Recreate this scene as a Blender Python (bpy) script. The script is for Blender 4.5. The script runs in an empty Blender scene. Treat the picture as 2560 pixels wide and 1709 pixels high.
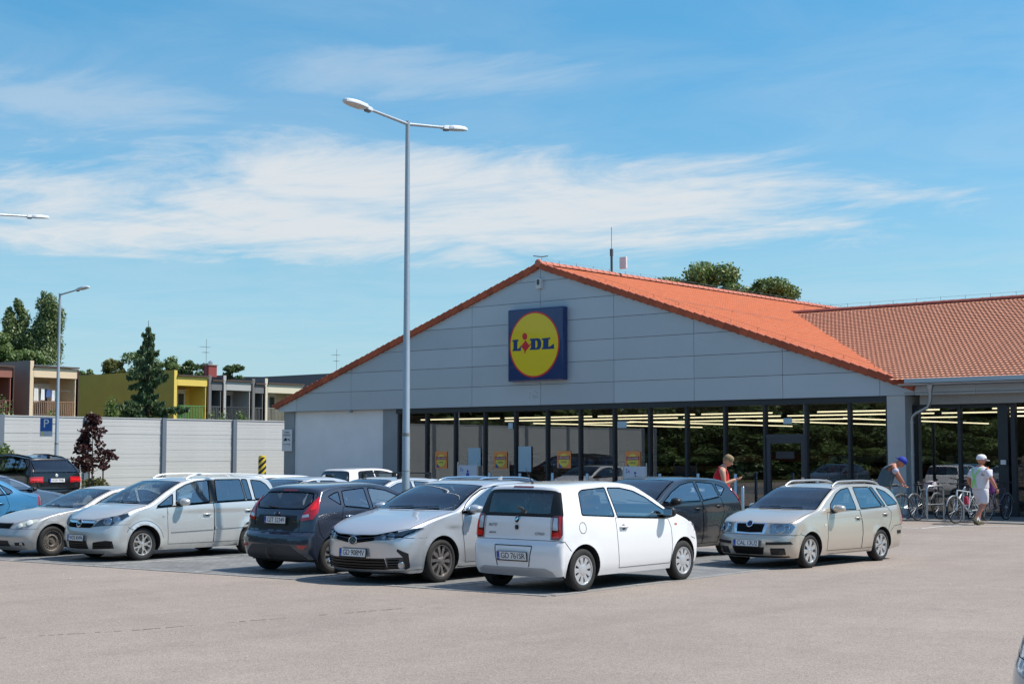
import bpy, bmesh, math, random
import numpy as np
from mathutils import Vector, Matrix
from mathutils.geometry import delaunay_2d_cdt
random.seed(7)
S = bpy.context.scene
COL = S.collection
R = math.radians

# ------------------------------------------------------------------ camera
cd = bpy.data.cameras.new('Camera'); cam = bpy.data.objects.new('Camera', cd); COL.objects.link(cam)
cd.sensor_width = 36.0; cd.lens = 52.03; cd.clip_end = 3000; cd.clip_start = 0.1
cam.location = (0, 0, 1.98)
cam.rotation_euler = (R(90 + 4.274), 0, R(40.35))
S.camera = cam
S.render.resolution_x = 1024; S.render.resolution_y = 683

# ------------------------------------------------------------------ sun, sky, exposure
SUN_EL, SUN_AZ = 55.0, 39.0          # azimuth counted from +X towards +Y
sd = Vector((math.cos(R(SUN_EL)) * math.cos(R(SUN_AZ)), math.cos(R(SUN_EL)) * math.sin(R(SUN_AZ)), math.sin(R(SUN_EL))))
sl = bpy.data.lights.new('Sun', 'SUN'); sl.energy = 4.8; sl.angle = R(0.53); sl.color = (1.0, 0.95, 0.87)
so = bpy.data.objects.new('Sun', sl); COL.objects.link(so)
so.rotation_euler = (-sd).to_track_quat('-Z', 'Y').to_euler()
so.location = (20, 20, 40)

W = bpy.data.worlds.new('World'); S.world = W; W.use_nodes = True
nt = W.node_tree; nt.nodes.clear()
def N(tree, typ, **kw):
    n = tree.nodes.new(typ)
    for k, v in kw.items():
        if k.startswith('i_'):
            key = k[2:]; key = int(key) if key.isdigit() else key
            n.inputs[key].default_value = v
        else: setattr(n, k, v)
    return n
def wm(op, a, b=None, c=None, tree=None, clamp=False):
    tree = tree or nt
    n = tree.nodes.new('ShaderNodeMath'); n.operation = op; n.use_clamp = clamp
    for i, v in enumerate((a, b, c)):
        if v is None: continue
        if isinstance(v, (int, float)): n.inputs[i].default_value = v
        else: tree.links.new(v, n.inputs[i])
    return n.outputs[0]
sky = N(nt, 'ShaderNodeTexSky'); sky.sky_type = 'NISHITA'; sky.sun_disc = False
sky.sun_elevation = R(SUN_EL); sky.sun_rotation = R(90 - SUN_AZ)
sky.altitude = 20; sky.air_density = 1.25; sky.dust_density = 0.25; sky.ozone_density = 2.6
tc = N(nt, 'ShaderNodeTexCoord')
sep = N(nt, 'ShaderNodeSeparateXYZ'); nt.links.new(tc.outputs['Generated'], sep.inputs[0])
dx, dy, dz = sep.outputs
zc = wm('MAXIMUM', wm('ADD', dz, 0.03), 0.02)
px = wm('DIVIDE', dx, zc); py = wm('DIVIDE', dy, zc)      # where the line of sight meets a flat cloud deck
cmb = N(nt, 'ShaderNodeCombineXYZ'); nt.links.new(px, cmb.inputs[0]); nt.links.new(py, cmb.inputs[1])
def ss(v, a, b):
    m = N(nt, 'ShaderNodeMapRange', interpolation_type='SMOOTHSTEP'); nt.links.new(v, m.inputs[0])
    m.inputs[1].default_value = a; m.inputs[2].default_value = b; return m.outputs[0]
def deck(scale, loc, rot=-40.35):
    m = N(nt, 'ShaderNodeMapping'); nt.links.new(cmb.outputs[0], m.inputs[0]); m.inputs['Rotation'].default_value = (0, 0, R(rot)); m.inputs['Scale'].default_value = (*scale, 1); m.inputs['Location'].default_value = (*loc, 0); return m.outputs[0]
s2 = N(nt, 'ShaderNodeSeparateXYZ'); nt.links.new(deck((1, 1), (0, 0)), s2.inputs[0]); da, db = s2.outputs[0], s2.outputs[1]
def fbm(vec, detail, rough, dist):
    n = N(nt, 'ShaderNodeTexNoise', i_Scale=1.0, i_Detail=detail, i_Roughness=rough, i_Distortion=dist); nt.links.new(vec, n.inputs['Vector']); return n.outputs[0]
n1 = fbm(deck((.42, .42), (3.1, 7.4)), 4.0, .55, .3); n2 = fbm(deck((1.25, 1.5), (1.0, 2.0), -36), 10.0, .62, .9); n3 = fbm(deck((2.6, 6.5), (5.0, 1.0), -48), 8.0, .62, 1.4)
def bank(a0, b0, wa, wb):                      # a drifting bank of cirrus: soft ellipse on the cloud deck
    return wm('SUBTRACT', 1.0, wm('ADD', wm('POWER', wm('ABSOLUTE', wm('DIVIDE', wm('SUBTRACT', da, a0), wa)), 2.0), wm('POWER', wm('ABSOLUTE', wm('DIVIDE', wm('SUBTRACT', db, b0), wb)), 2.0)))
fray = wm('ADD', wm('MULTIPLY', wm('SUBTRACT', n2, .5), 3.0), wm('MULTIPLY', wm('SUBTRACT', n3, .5), .85))
main = ss(wm('ADD', bank(-.42, 5.2, 2.05, 1.2), wm('MULTIPLY', fray, .95)), -.25, 1.15)
wisp = wm('MULTIPLY', ss(wm('ADD', wm('MAXIMUM', bank(-.24, 3.45, .55, .30), bank(-1.15, 3.7, .55, .45)), fray), -.1, 1.5), .42)
rest = wm('MULTIPLY', ss(wm('ADD', n1, wm('MULTIPLY', fray, .16)), .56, .80), .55)          # the same cirrus in the rest of the sky
cl = wm('MAXIMUM', wm('MAXIMUM', main, wisp), rest)
veil = wm('MULTIPLY', ss(wm('ADD', n2, wm('MULTIPLY', n1, .5)), .45, 1.1), .22)
cl = wm('MAXIMUM', cl, veil)
cl = wm('MULTIPLY', wm('MULTIPLY', cl, ss(dz, 0.0, 0.10)), .90, clamp=True)
gr = N(nt, 'ShaderNodeValToRGB'); nt.links.new(dz, gr.inputs[0]); ce = gr.color_ramp.elements     # sky grade by height: low sky cut, upper sky raised to add fill light
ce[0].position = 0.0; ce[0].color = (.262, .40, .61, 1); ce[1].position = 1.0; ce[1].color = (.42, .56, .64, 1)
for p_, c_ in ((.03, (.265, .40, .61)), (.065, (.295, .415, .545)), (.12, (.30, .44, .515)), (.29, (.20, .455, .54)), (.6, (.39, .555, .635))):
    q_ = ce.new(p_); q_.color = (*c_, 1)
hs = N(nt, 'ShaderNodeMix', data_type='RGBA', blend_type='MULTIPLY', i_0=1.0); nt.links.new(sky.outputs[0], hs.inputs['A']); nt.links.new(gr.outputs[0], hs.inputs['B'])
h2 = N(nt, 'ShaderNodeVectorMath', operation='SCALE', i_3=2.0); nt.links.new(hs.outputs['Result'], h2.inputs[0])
mix = N(nt, 'ShaderNodeMix', data_type='RGBA'); nt.links.new(cl, mix.inputs['Factor'])
nt.links.new(h2.outputs[0], mix.inputs['A']); mix.inputs['B'].default_value = (5.9, 6.1, 6.25, 1)
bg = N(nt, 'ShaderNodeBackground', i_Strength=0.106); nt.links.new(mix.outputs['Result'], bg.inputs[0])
wo = N(nt, 'ShaderNodeOutputWorld'); nt.links.new(bg.outputs[0], wo.inputs[0])

S.view_settings.view_transform = 'Standard'; S.view_settings.look = 'None'
S.view_settings.gamma = 1.0; S.view_settings.use_curve_mapping = False
S.view_settings.exposure = 0.30
S.render.engine = 'CYCLES'
S.cycles.use_denoising = True; S.cycles.denoising_prefilter = 'NONE'; S.cycles.max_bounces = 8; S.cycles.transparent_max_bounces = 16; S.cycles.glossy_bounces = 4

# ------------------------------------------------------------------ materials
MATS = {}
def mat(name, col, rough=0.6, metal=0.0, coat=0.0, spec=0.5, var=0.0, vscale=8.0, bump=0.0, bscale=60.0, emis=None, estr=0.0, col2=None, flake=False):
    if name in MATS: return MATS[name]
    m = bpy.data.materials.new(name); m.use_nodes = True; t = m.node_tree
    b = t.nodes['Principled BSDF']
    b.inputs['Base Color'].default_value = (*col, 1); b.inputs['Roughness'].default_value = rough
    b.inputs['Metallic'].default_value = metal; b.inputs['Specular IOR Level'].default_value = spec
    b.inputs['Coat Weight'].default_value = coat; b.inputs['Coat Roughness'].default_value = 0.03
    if var or col2:
        o = N(t, 'ShaderNodeTexCoord'); nz = N(t, 'ShaderNodeTexNoise', i_Scale=vscale, i_Detail=6.0, i_Roughness=0.6)
        t.links.new(o.outputs['Object'], nz.inputs['Vector'])
        mr = N(t, 'ShaderNodeMapRange', i_1=0.3, i_2=0.7); t.links.new(nz.outputs[0], mr.inputs[0])
        mx = N(t, 'ShaderNodeMix', data_type='RGBA'); t.links.new(mr.outputs[0], mx.inputs['Factor'])
        c2 = col2 or tuple(c * (1 - var) for c in col)
        mx.inputs['A'].default_value = (*col, 1); mx.inputs['B'].default_value = (*c2, 1)
        t.links.new(mx.outputs['Result'], b.inputs['Base Color'])
    if bump:
        o = N(t, 'ShaderNodeTexCoord'); nz = N(t, 'ShaderNodeTexNoise', i_Scale=bscale, i_Detail=4.0)
        t.links.new(o.outputs['Object'], nz.inputs['Vector'])
        bp = N(t, 'ShaderNodeBump', i_Strength=bump, i_Distance=0.02); t.links.new(nz.outputs[0], bp.inputs['Height'])
        t.links.new(bp.outputs[0], b.inputs['Normal'])
    if emis:
        b.inputs['Emission Color'].default_value = (*emis, 1); b.inputs['Emission Strength'].default_value = estr
    MATS[name] = m; return m
def glass(name, tint, refl=1.0, base=0.04, rough=0.0, trans=None):
    """thin pane: tinted see-through plus a Fresnel mirror"""
    if name in MATS: return MATS[name]
    m = bpy.data.materials.new(name); m.use_nodes = True; t = m.node_tree; t.nodes.clear()
    tr = N(t, 'ShaderNodeBsdfTransparent'); tr.inputs[0].default_value = (*tint, 1)
    gl = N(t, 'ShaderNodeBsdfGlossy', i_Roughness=rough); gl.inputs[0].default_value = (0.95, 0.97, 1, 1)
    fr = N(t, 'ShaderNodeFresnel', i_IOR=1.52)
    f = wm('ADD', wm('MULTIPLY', fr.outputs[0], refl, tree=t), base, tree=t, clamp=True)
    mx = N(t, 'ShaderNodeMixShader'); t.links.new(f, mx.inputs[0]); t.links.new(tr.outputs[0], mx.inputs[1]); t.links.new(gl.outputs[0], mx.inputs[2])
    o = N(t, 'ShaderNodeOutputMaterial'); t.links.new(mx.outputs[0], o.inputs[0])
    MATS[name] = m; return m

# ------------------------------------------------------------------ object helpers
def link(name, me, m=None, parent=None, loc=None, rot=None, scale=None):
    o = bpy.data.objects.new(name, me); COL.objects.link(o)
    if m is not None and me is not None:
        for q in (m if isinstance(m, (list, tuple)) else [m]): me.materials.append(q)
    if parent: o.parent = parent
    if loc is not None: o.location = loc
    if rot is not None: o.rotation_euler = rot
    if scale is not None: o.scale = (scale,) * 3 if isinstance(scale, (int, float)) else scale
    return o
def tag(o, label=None, cat=None, group=None, kind=None):
    if label: o['label'] = label
    if cat: o['category'] = cat
    if group: o['group'] = group
    if kind: o['kind'] = kind
    return o
def empty(name, loc=(0, 0, 0), rz=0.0, scale=1.0):
    o = bpy.data.objects.new(name, None); COL.objects.link(o)
    o.location = loc; o.rotation_euler = (0, 0, rz); o.scale = (scale,) * 3; o.empty_display_size = 0.3
    return o
def copy_tree(o, parent=None, loc=None, rz=None, label=None):
    c = o.copy(); COL.objects.link(c); c.parent = parent
    if loc is not None: c.location = loc
    if rz is not None: c.rotation_euler = (0, 0, rz)
    if label: c['label'] = label
    for ch in list(o.children): copy_tree(ch, c)
    return c
class MB:
    """collects faces; build() makes them one mesh object"""
    def __init__(s): s.v = []; s.f = []; s.mi = []; s.cur = 0
    def add(s, vs, fs):
        o = len(s.v); s.v += [tuple(p) for p in vs]
        for f in fs: s.f.append(tuple(i + o for i in f)); s.mi.append(s.cur)
        return s
    def box(s, x0, x1, y0, y1, z0, z1, M=None):
        v = [(x, y, z) for z in (z0, z1) for y in (y0, y1) for x in (x0, x1)]
        if M is not None: v = [M @ Vector(p) for p in v]
        return s.add(v, [(0, 2, 3, 1), (4, 5, 7, 6), (0, 1, 5, 4), (2, 6, 7, 3), (0, 4, 6, 2), (1, 3, 7, 5)])
    def cbox(s, c, size, bev=0.0, M=None):
        hx, hy, hz = (q / 2 for q in size)
        if not bev:
            v = [(c[0] + sx * hx, c[1] + sy * hy, c[2] + sz * hz) for sz in (-1, 1) for sy in (-1, 1) for sx in (-1, 1)]
            if M is not None: v = [M @ Vector(p) for p in v]
            return s.add(v, [(0, 2, 3, 1), (4, 5, 7, 6), (0, 1, 5, 4), (2, 6, 7, 3), (0, 4, 6, 2), (1, 3, 7, 5)])
        bm = bmesh.new(); bmesh.ops.create_cube(bm, size=1)
        for q in bm.verts: q.co = Vector((q.co.x * size[0], q.co.y * size[1], q.co.z * size[2]))
        bmesh.ops.bevel(bm, geom=bm.edges[:], offset=bev, segments=2, affect='EDGES', profile=0.6)
        bm.verts.index_update()
        v = [Vector(c) + q.co for q in bm.verts]
        if M is not None: v = [M @ p for p in v]
        f = [[q.index for q in fc.verts] for fc in bm.faces]; bm.free()
        return s.add(v, f)
    def tube(s, path, r, n=8, cap=True):
        """tube along a polyline; r is one radius or one for each point"""
        P = [Vector(p) for p in path]; k = len(P)
        rs = list(r) if isinstance(r, (list, tuple)) else [r] * k
        vs = []; up = None
        for i in range(k):
            t = (P[min(i + 1, k - 1)] - P[max(i - 1, 0)]).normalized()
            if up is None:
                a = Vector((0, 0, 1)) if abs(t.z) < 0.9 else Vector((1, 0, 0)); up = (a - t * a.dot(t)).normalized()
            else:
                up = (up - t * up.dot(t)).normalized()
            sd_ = t.cross(up)
            for j in range(n):
                an = 2 * math.pi * j / n; vs.append(P[i] + (up * math.cos(an) + sd_ * math.sin(an)) * rs[i])
        fs = [(i * n + j, i * n + (j + 1) % n, (i + 1) * n + (j + 1) % n, (i + 1) * n + j) for i in range(k - 1) for j in range(n)]
        if cap: fs += [tuple(range(n - 1, -1, -1)), tuple((k - 1) * n + j for j in range(n))]
        return s.add(vs, fs)
    def lathe(s, prof, n=32, M=None, closed=False):
        """profile of (radius, height) turned about local Z"""
        vs = [Vector((r * math.cos(2 * math.pi * j / n), r * math.sin(2 * math.pi * j / n), h)) for r, h in prof for j in range(n)]
        if M is not None: vs = [M @ v for v in vs]
        k = len(prof)
        fs = [(i * n + j, i * n + (j + 1) % n, (i + 1) * n + (j + 1) % n, (i + 1) * n + j) for i in range(k - 1) for j in range(n)]
        if prof[0][0] > 1e-6 and closed: fs.append(tuple(range(n - 1, -1, -1)))
        if prof[-1][0] > 1e-6 and closed: fs.append(tuple((k - 1) * n + j for j in range(n)))
        return s.add(vs, fs)
    def prism(s, poly, z0, z1, M=None):
        """polygon in local XY extruded between two heights"""
        a = sum(poly[i][0] * poly[(i + 1) % len(poly)][1] - poly[(i + 1) % len(poly)][0] * poly[i][1] for i in range(len(poly)))
        if a < 0: poly = poly[::-1]
        n = len(poly)
        vs = [Vector((x, y, z0)) for x, y in poly] + [Vector((x, y, z1)) for x, y in poly]
        if M is not None: vs = [M @ v for v in vs]
        fs = [(i, (i + 1) % n, n + (i + 1) % n, n + i) for i in range(n)] + [tuple(range(n - 1, -1, -1)), tuple(range(n, 2 * n))]
        return s.add(vs, fs)
    def build(s, name, m, parent=None, smooth=False, **kw):
        me = bpy.data.meshes.new(name); me.from_pydata(s.v, [], s.f)
        o = link(name, me, m, parent, **kw)
        if s.cur: me.polygons.foreach_set('material_index', s.mi)
        if smooth:
            me.polygons.foreach_set('use_smooth', [True] * len(me.polygons))
            if smooth is not True: me.set_sharp_from_angle(angle=R(smooth))
        return o
def text_mesh(s, size, ext=0.0, shear=0.0, align='CENTER', spacing=1.0):
    c = bpy.data.curves.new('lettering', 'FONT'); c.body = s; c.size = size; c.extrude = ext; c.shear = shear
    c.align_x = align; c.align_y = 'CENTER'; c.space_character = spacing; c.resolution_u = 3
    o = bpy.data.objects.new('lettering', c); COL.objects.link(o)
    dg = bpy.context.evaluated_depsgraph_get(); me = bpy.data.meshes.new_from_object(o.evaluated_get(dg))
    bpy.data.objects.remove(o); bpy.data.curves.remove(c)
    me.materials.clear()
    return me
def frame(loc, xax, yax):
    """matrix with given local X and Y directions"""
    x = Vector(xax).normalized(); y = Vector(yax).normalized(); z = x.cross(y).normalized(); y = z.cross(x)
    return Matrix(((x.x, y.x, z.x, loc[0]), (x.y, y.y, z.y, loc[1]), (x.z, y.z, z.z, loc[2]), (0, 0, 0, 1)))

# ================================================================== ground
def asphalt_mat():
    m = bpy.data.materials.new('asphalt'); m.use_nodes = True; t = m.node_tree; b = t.nodes['Principled BSDF']; MATS['asphalt'] = m
    o = N(t, 'ShaderNodeTexCoord'); L = t.links
    a = N(t, 'ShaderNodeTexVoronoi', i_Scale=78.0); L.new(o.outputs['Object'], a.inputs['Vector'])            # stones in the binder
    f = N(t, 'ShaderNodeTexNoise', i_Scale=130.0, i_Detail=2.0); L.new(o.outputs['Object'], f.inputs['Vector'])
    g = N(t, 'ShaderNodeTexNoise', i_Scale=.22, i_Detail=7.0, i_Roughness=.62); L.new(o.outputs['Object'], g.inputs['Vector'])
    k = N(t, 'ShaderNodeTexNoise', i_Scale=1.7, i_Detail=8.0, i_Roughness=.7); L.new(o.outputs['Object'], k.inputs['Vector'])
    cr = N(t, 'ShaderNodeValToRGB'); e = cr.color_ramp.elements; e[0].position = .0; e[0].color = (.185, .153, .130, 1); e[1].position = 1; e[1].color = (.352, .299, .258, 1)
    q = cr.color_ramp.elements.new(.45); q.color = (.262, .220, .189, 1)
    L.new(a.outputs['Color'], cr.inputs[0])
    mx = N(t, 'ShaderNodeMix', data_type='RGBA', blend_type='MULTIPLY', i_0=1.0); L.new(cr.outputs[0], mx.inputs['A'])
    s1 = wm('ADD', wm('MULTIPLY', g.outputs[0], .50, tree=t), wm('MULTIPLY', k.outputs[0], .36, tree=t), tree=t); s2 = wm('ADD', s1, wm('MULTIPLY', f.outputs[0], .35, tree=t), tree=t)
    mpp = N(t, 'ShaderNodeMapping'); L.new(o.outputs['Object'], mpp.inputs[0]); mpp.inputs['Scale'].default_value = (.9, .12, 1); mpp.inputs['Rotation'].default_value = (0, 0, R(20))
    w_ = N(t, 'ShaderNodeTexNoise', i_Scale=1.0, i_Detail=6.0, i_Roughness=.65, i_Distortion=.5); L.new(mpp.outputs[0], w_.inputs['Vector']); ws = N(t, 'ShaderNodeMapRange', i_1=.50, i_2=.72, i_3=0.0, i_4=-.10); L.new(w_.outputs[0], ws.inputs[0])   # worn wheel tracks
    st_ = N(t, 'ShaderNodeTexNoise', i_Scale=.8, i_Detail=5.0, i_Roughness=.55); L.new(o.outputs['Object'], st_.inputs['Vector']); sm = N(t, 'ShaderNodeMapRange', i_1=.66, i_2=.74, i_3=0.0, i_4=-.12); L.new(st_.outputs[0], sm.inputs[0])   # faint oil spots
    s3 = wm('ADD', wm('ADD', wm('ADD', s2, .40, tree=t), ws.outputs[0], tree=t), sm.outputs[0], tree=t); cb = N(t, 'ShaderNodeCombineColor'); 
    for i in range(3): L.new(s3, cb.inputs[i])
    L.new(cb.outputs[0], mx.inputs['B']); L.new(mx.outputs['Result'], b.inputs['Base Color'])
    b.inputs['Roughness'].default_value = .88; b.inputs['Specular IOR Level'].default_value = .25
    bp = N(t, 'ShaderNodeBump', i_Strength=.4, i_Distance=.008); L.new(a.outputs['Distance'], bp.inputs['Height']); L.new(bp.outputs[0], b.inputs['Normal'])
    return m
def paver_mat():
    m = bpy.data.materials.new('paver'); m.use_nodes = True; t = m.node_tree; b = t.nodes['Principled BSDF']; L = t.links
    o = N(t, 'ShaderNodeTexCoord'); br = N(t, 'ShaderNodeTexBrick', i_Scale=1.0); br.inputs['Brick Width'].default_value = .2; br.inputs['Row Height'].default_value = .1; br.inputs['Mortar Size'].default_value = .004
    br.inputs['Color1'].default_value = (.150, .152, .150, 1); br.inputs['Color2'].default_value = (.205, .205, .200, 1); br.inputs['Mortar'].default_value = (.06, .058, .052, 1)
    L.new(o.outputs['Object'], br.inputs['Vector'])
    k = N(t, 'ShaderNodeTexNoise', i_Scale=.9, i_Detail=8.0, i_Roughness=.7); L.new(o.outputs['Object'], k.inputs['Vector'])
    mr = N(t, 'ShaderNodeMapRange', i_1=.3, i_2=.75, i_3=.7, i_4=1.25); L.new(k.outputs[0], mr.inputs[0]); cb = N(t, 'ShaderNodeCombineColor')
    for i in range(3): L.new(mr.outputs[0], cb.inputs[i])
    mx = N(t, 'ShaderNodeMix', data_type='RGBA', blend_type='MULTIPLY', i_0=1.0); L.new(br.outputs[0], mx.inputs['A']); L.new(cb.outputs[0], mx.inputs['B']); L.new(mx.outputs['Result'], b.inputs['Base Color'])
    b.inputs['Roughness'].default_value = .8
    bp = N(t, 'ShaderNodeBump', i_Strength=.4, i_Distance=.006); L.new(br.outputs['Fac'], bp.inputs['Height']); bp.invert = True; L.new(bp.outputs[0], b.inputs['Normal'])
    return m
g = MB(); g.add([(-900, -900, 0), (900, -900, 0), (900, 900, 0), (-900, 900, 0)], [(0, 1, 2, 3)])
ground = tag(g.build('asphalt_ground', asphalt_mat()), kind='structure')
pv = [(-13.06, 16.14), (-13.30, 26.2), (-60, 26.2), (-60, 11.72), (-25.2, 14.96)]
g = MB(); g.add([(x, y, .006) for x, y in pv], [tuple(range(len(pv)))]); paving = tag(g.build('parking_paving', paver_mat()), kind='structure')
kerbm = mat('edging stone', (.27, .262, .25), .8, var=.3, vscale=3)
def edging(p, q, w=.12, n=1.0):
    p, q = Vector((*p, 0)), Vector((*q, 0)); L = (q - p).length; k = max(1, int(L / n)); d = (q - p) / L; s = Vector((-d.y, d.x, 0))
    for i in range(k):
        a = p + d * (L * i / k + .006); b = p + d * (L * (i + 1) / k - .006); z = .010 + random.uniform(-.001, .0015)
        MB().add([a - s * w / 2, b - s * w / 2, b + s * w / 2, a + s * w / 2] + [v + Vector((0, 0, z)) for v in (a - s * w / 2, b - s * w / 2, b + s * w / 2, a + s * w / 2)], [(4, 5, 6, 7), (0, 1, 5, 4), (1, 2, 6, 5), (2, 3, 7, 6), (3, 0, 4, 7)]).build('edging_stone', kerbm, paving)
edging((-13.0, 16.10), (-25.2, 14.92)); edging((-25.2, 14.92), (-34, 14.10)); edging((-13.0, 16.16), (-13.25, 26.2))
bay = mat('worn bay line', (.42, .42, .41), .8, var=.5, vscale=6)
for x in (-15.15, -17.65, -20.1, -22.55, -24.9, -27.3, -29.8):
    y0 = 16.2 - (-13 - x) * .1; g = MB(); g.add([(x - .05, y0, .010), (x + .05, y0, .010), (x + .05, 20.3, .010), (x - .05, 20.3, .010)], [(0, 1, 2, 3)]); g.build('bay_line', bay, paving)
# construction joint in the asphalt, opened here and there
jp = [(-14.58, 8.68), (-14.08, 10.01), (-13.74, 11.87), (-13.28, 14.42)]; jm = mat('tar joint', (.13, .115, .10), .85)
jl = [Vector((*jp[i], 0)).lerp(Vector((*jp[i + 1], 0)), k / 14) for i in range(3) for k in range(14)]
for i in range(len(jl) - 1):
    if random.random() < .32: continue
    a, b = jl[i], jl[i + 1]; d = (b - a).normalized(); s = Vector((-d.y, d.x, 0)) * random.uniform(.006, .014); z = Vector((0, 0, .004)); b = a.lerp(b, random.uniform(.5, .95))
    MB().add([a - s + z, b - s + z, b + s + z, a + s + z], [(0, 1, 2, 3)]).build('joint_crack', jm, ground)
# white strokes near the entrance
wl = mat('road paint', (.62, .62, .60), .7, var=.35, vscale=9)
for pts in ([(-18.1, 36.9), (-17.1, 36.65), (-17.15, 38.16), (-16.94, 39.9)], [(-17.05, 38.3), (-14.2, 40.6)]):
    for p, q in zip(pts[:-1], pts[1:]):
        p, q = Vector((*p, .005)), Vector((*q, .005)); d = (q - p).normalized(); s = Vector((-d.y, d.x, 0)) * .06
        MB().add([p - s, q - s, q + s, p + s], [(0, 1, 2, 3)]).build('white_line', wl, ground)
g = MB(); g.box(-21.5, 4, 40.55, 46.5, 0, .03); pave = tag(g.build('entrance_pavement', mat('grey slabs', (.20, .20, .195), .85, var=.25, vscale=2)), kind='structure')
g = MB(); g.box(-55.6, -51.6, -30, 70, 0, .05); tag(g.build('planting_strip', mat('dry soil and grass', (.13, .12, .06), .95, col2=(.07, .09, .03), vscale=5, bump=.6, bscale=14)), kind='structure')
g = MB(); g.add([(-400, -300, .03), (-56.2, -300, .03), (-56.2, 300, .03), (-400, 300, .03)], [(0, 1, 2, 3)]); tag(g.build('grass_ground', mat('lawn', (.05, .075, .025), .95, col2=(.09, .10, .04), vscale=.6)), kind='structure')

# ================================================================== the store
YF = 43.98
store = empty('supermarket_building', (-35.9, YF, 0)); tag(store, 'supermarket with grey panelled gable, orange tiled roof and long glazed front', 'building')
def SP(b, name, m, **k):
    o = b.build(name, m, None, **k); o.parent = store; o.matrix_parent_inverse = Matrix.Translation((35.9, -YF, 0)); return o
clad = mat('grey blue cladding', (.43, .49, .535), .42, .1, var=.08, vscale=.35)
def per_object(m, lo, hi):
    t = m.node_tree; b = t.nodes['Principled BSDF']; oi = N(t, 'ShaderNodeObjectInfo'); mr = N(t, 'ShaderNodeMapRange', i_3=lo, i_4=hi); t.links.new(oi.outputs['Random'], mr.inputs[0]); src = b.inputs['Base Color'].links[0].from_socket
    cb = N(t, 'ShaderNodeCombineColor'); [t.links.new(mr.outputs[0], cb.inputs[i]) for i in range(3)]; mx = N(t, 'ShaderNodeMix', data_type='RGBA', blend_type='MULTIPLY', i_0=1.0); t.links.new(src, mx.inputs['A']); t.links.new(cb.outputs[0], mx.inputs['B']); t.links.new(mx.outputs['Result'], b.inputs['Base Color'])
per_object(clad, .93, 1.05)
dk = mat('dark frame', (.016, .022, .030), .45); joint = mat('cladding joint', (.03, .03, .032), .8)
SL = .334; XA = -35.95; ZA = 9.13
def ztop(x): return ZA - SL * abs(x - XA)
def clip(poly, f):
    out = []
    for i in range(len(poly)):
        a, b = poly[i - 1], poly[i]; fa, fb = f(a), f(b)
        if (fa >= 0) != (fb >= 0): t = fa / (fa - fb); out.append((a[0] + (b[0] - a[0]) * t, a[1] + (b[1] - a[1]) * t))
        if fb >= 0: out.append(b)
    return out
MF = frame((0, YF, 0), (1, 0, 0), (0, 0, 1))           # local x, y -> world X, Z; local z towards the viewer
xs = [-51.15, -49.92, -46.44, -42.95, -39.46, -35.93, -32.43, -28.92, -25.37, -21.82, -20.64]; zs = [3.797, 4.591, 5.392, 6.18, 6.985, 7.78, 8.58, 9.4]
for i in range(len(xs) - 1):
    for j in range(len(zs) - 1):
        q = .008; P = [(xs[i] + q, zs[j] + q), (xs[i + 1] - q, zs[j] + q), (xs[i + 1] - q, zs[j + 1] - q), (xs[i] + q, zs[j + 1] - q)]
        P = clip(clip(P, lambda p: ZA - .02 - SL * (p[0] - XA) - p[1]), lambda p: ZA - .02 + SL * (p[0] - XA) - p[1])
        if len(P) < 3: continue
        P = [p for k, p in enumerate(P) if (Vector(p) - Vector(P[k - 1])).length > .01]
        if len(P) >= 3: SP(MB().prism(P, -.03, 0, MF), 'cladding_panel', clad)
SP(MB().prism([(-51.13, 3.81), (-20.66, 3.81), (-20.66, ztop(-20.66) - .03), (XA, ZA - .03), (-51.13, ztop(-51.13) - .03)], -.30, -.034, MF), 'gable_backing', joint)
render = mat('white render', (.80, .81, .82), .85, var=.08, vscale=1.2, bump=.15, bscale=40); grey = mat('grey render', (.29, .315, .335), .8, var=.12, vscale=1.5)
SP(MB().box(-50.29, -44.65, YF + .25, YF + .5, 0, 3.80), 'wall', render)
SP(MB().box(-50.95, -50.29, YF + .18, YF + .5, 0, 3.80), 'corner_pier', grey); SP(MB().box(-44.65, -43.78, YF + .16, YF + .5, 0, 3.80), 'pier', grey)
SP(MB().box(-21.60, -20.98, YF + .03, YF + 1.2, 0, 3.797), 'pier', mat('light grey render', (.46, .48, .49), .8, var=.1, vscale=1.5))
SP(MB().box(-50.9, -50.6, YF + .5, 98, 0, 4.0), 'side_wall', render); SP(MB().box(-50.6, -6, 92, 92.4, 0, 4.0), 'rear_wall', render)
SP(MB().box(-43.78, -21.60, YF + .06, YF + .45, 3.60, 3.797), 'glazing_head', dk); SP(MB().box(-43.78, -21.60, YF + .14, YF + .34, 0, .16), 'glazing_sill', dk)
gl = glass('shop glass', (.78, .82, .80), 1.7, .09)
mx = [-43.68 + 1.5913 * k for k in range(14)] + [-21.66]; mx = mx[:14] + [-21.64]
for k, x in enumerate(mx): SP(MB().box(x - .045, x + .045, YF + .10, YF + .32, .16, 3.60), 'mullion', dk)
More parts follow.
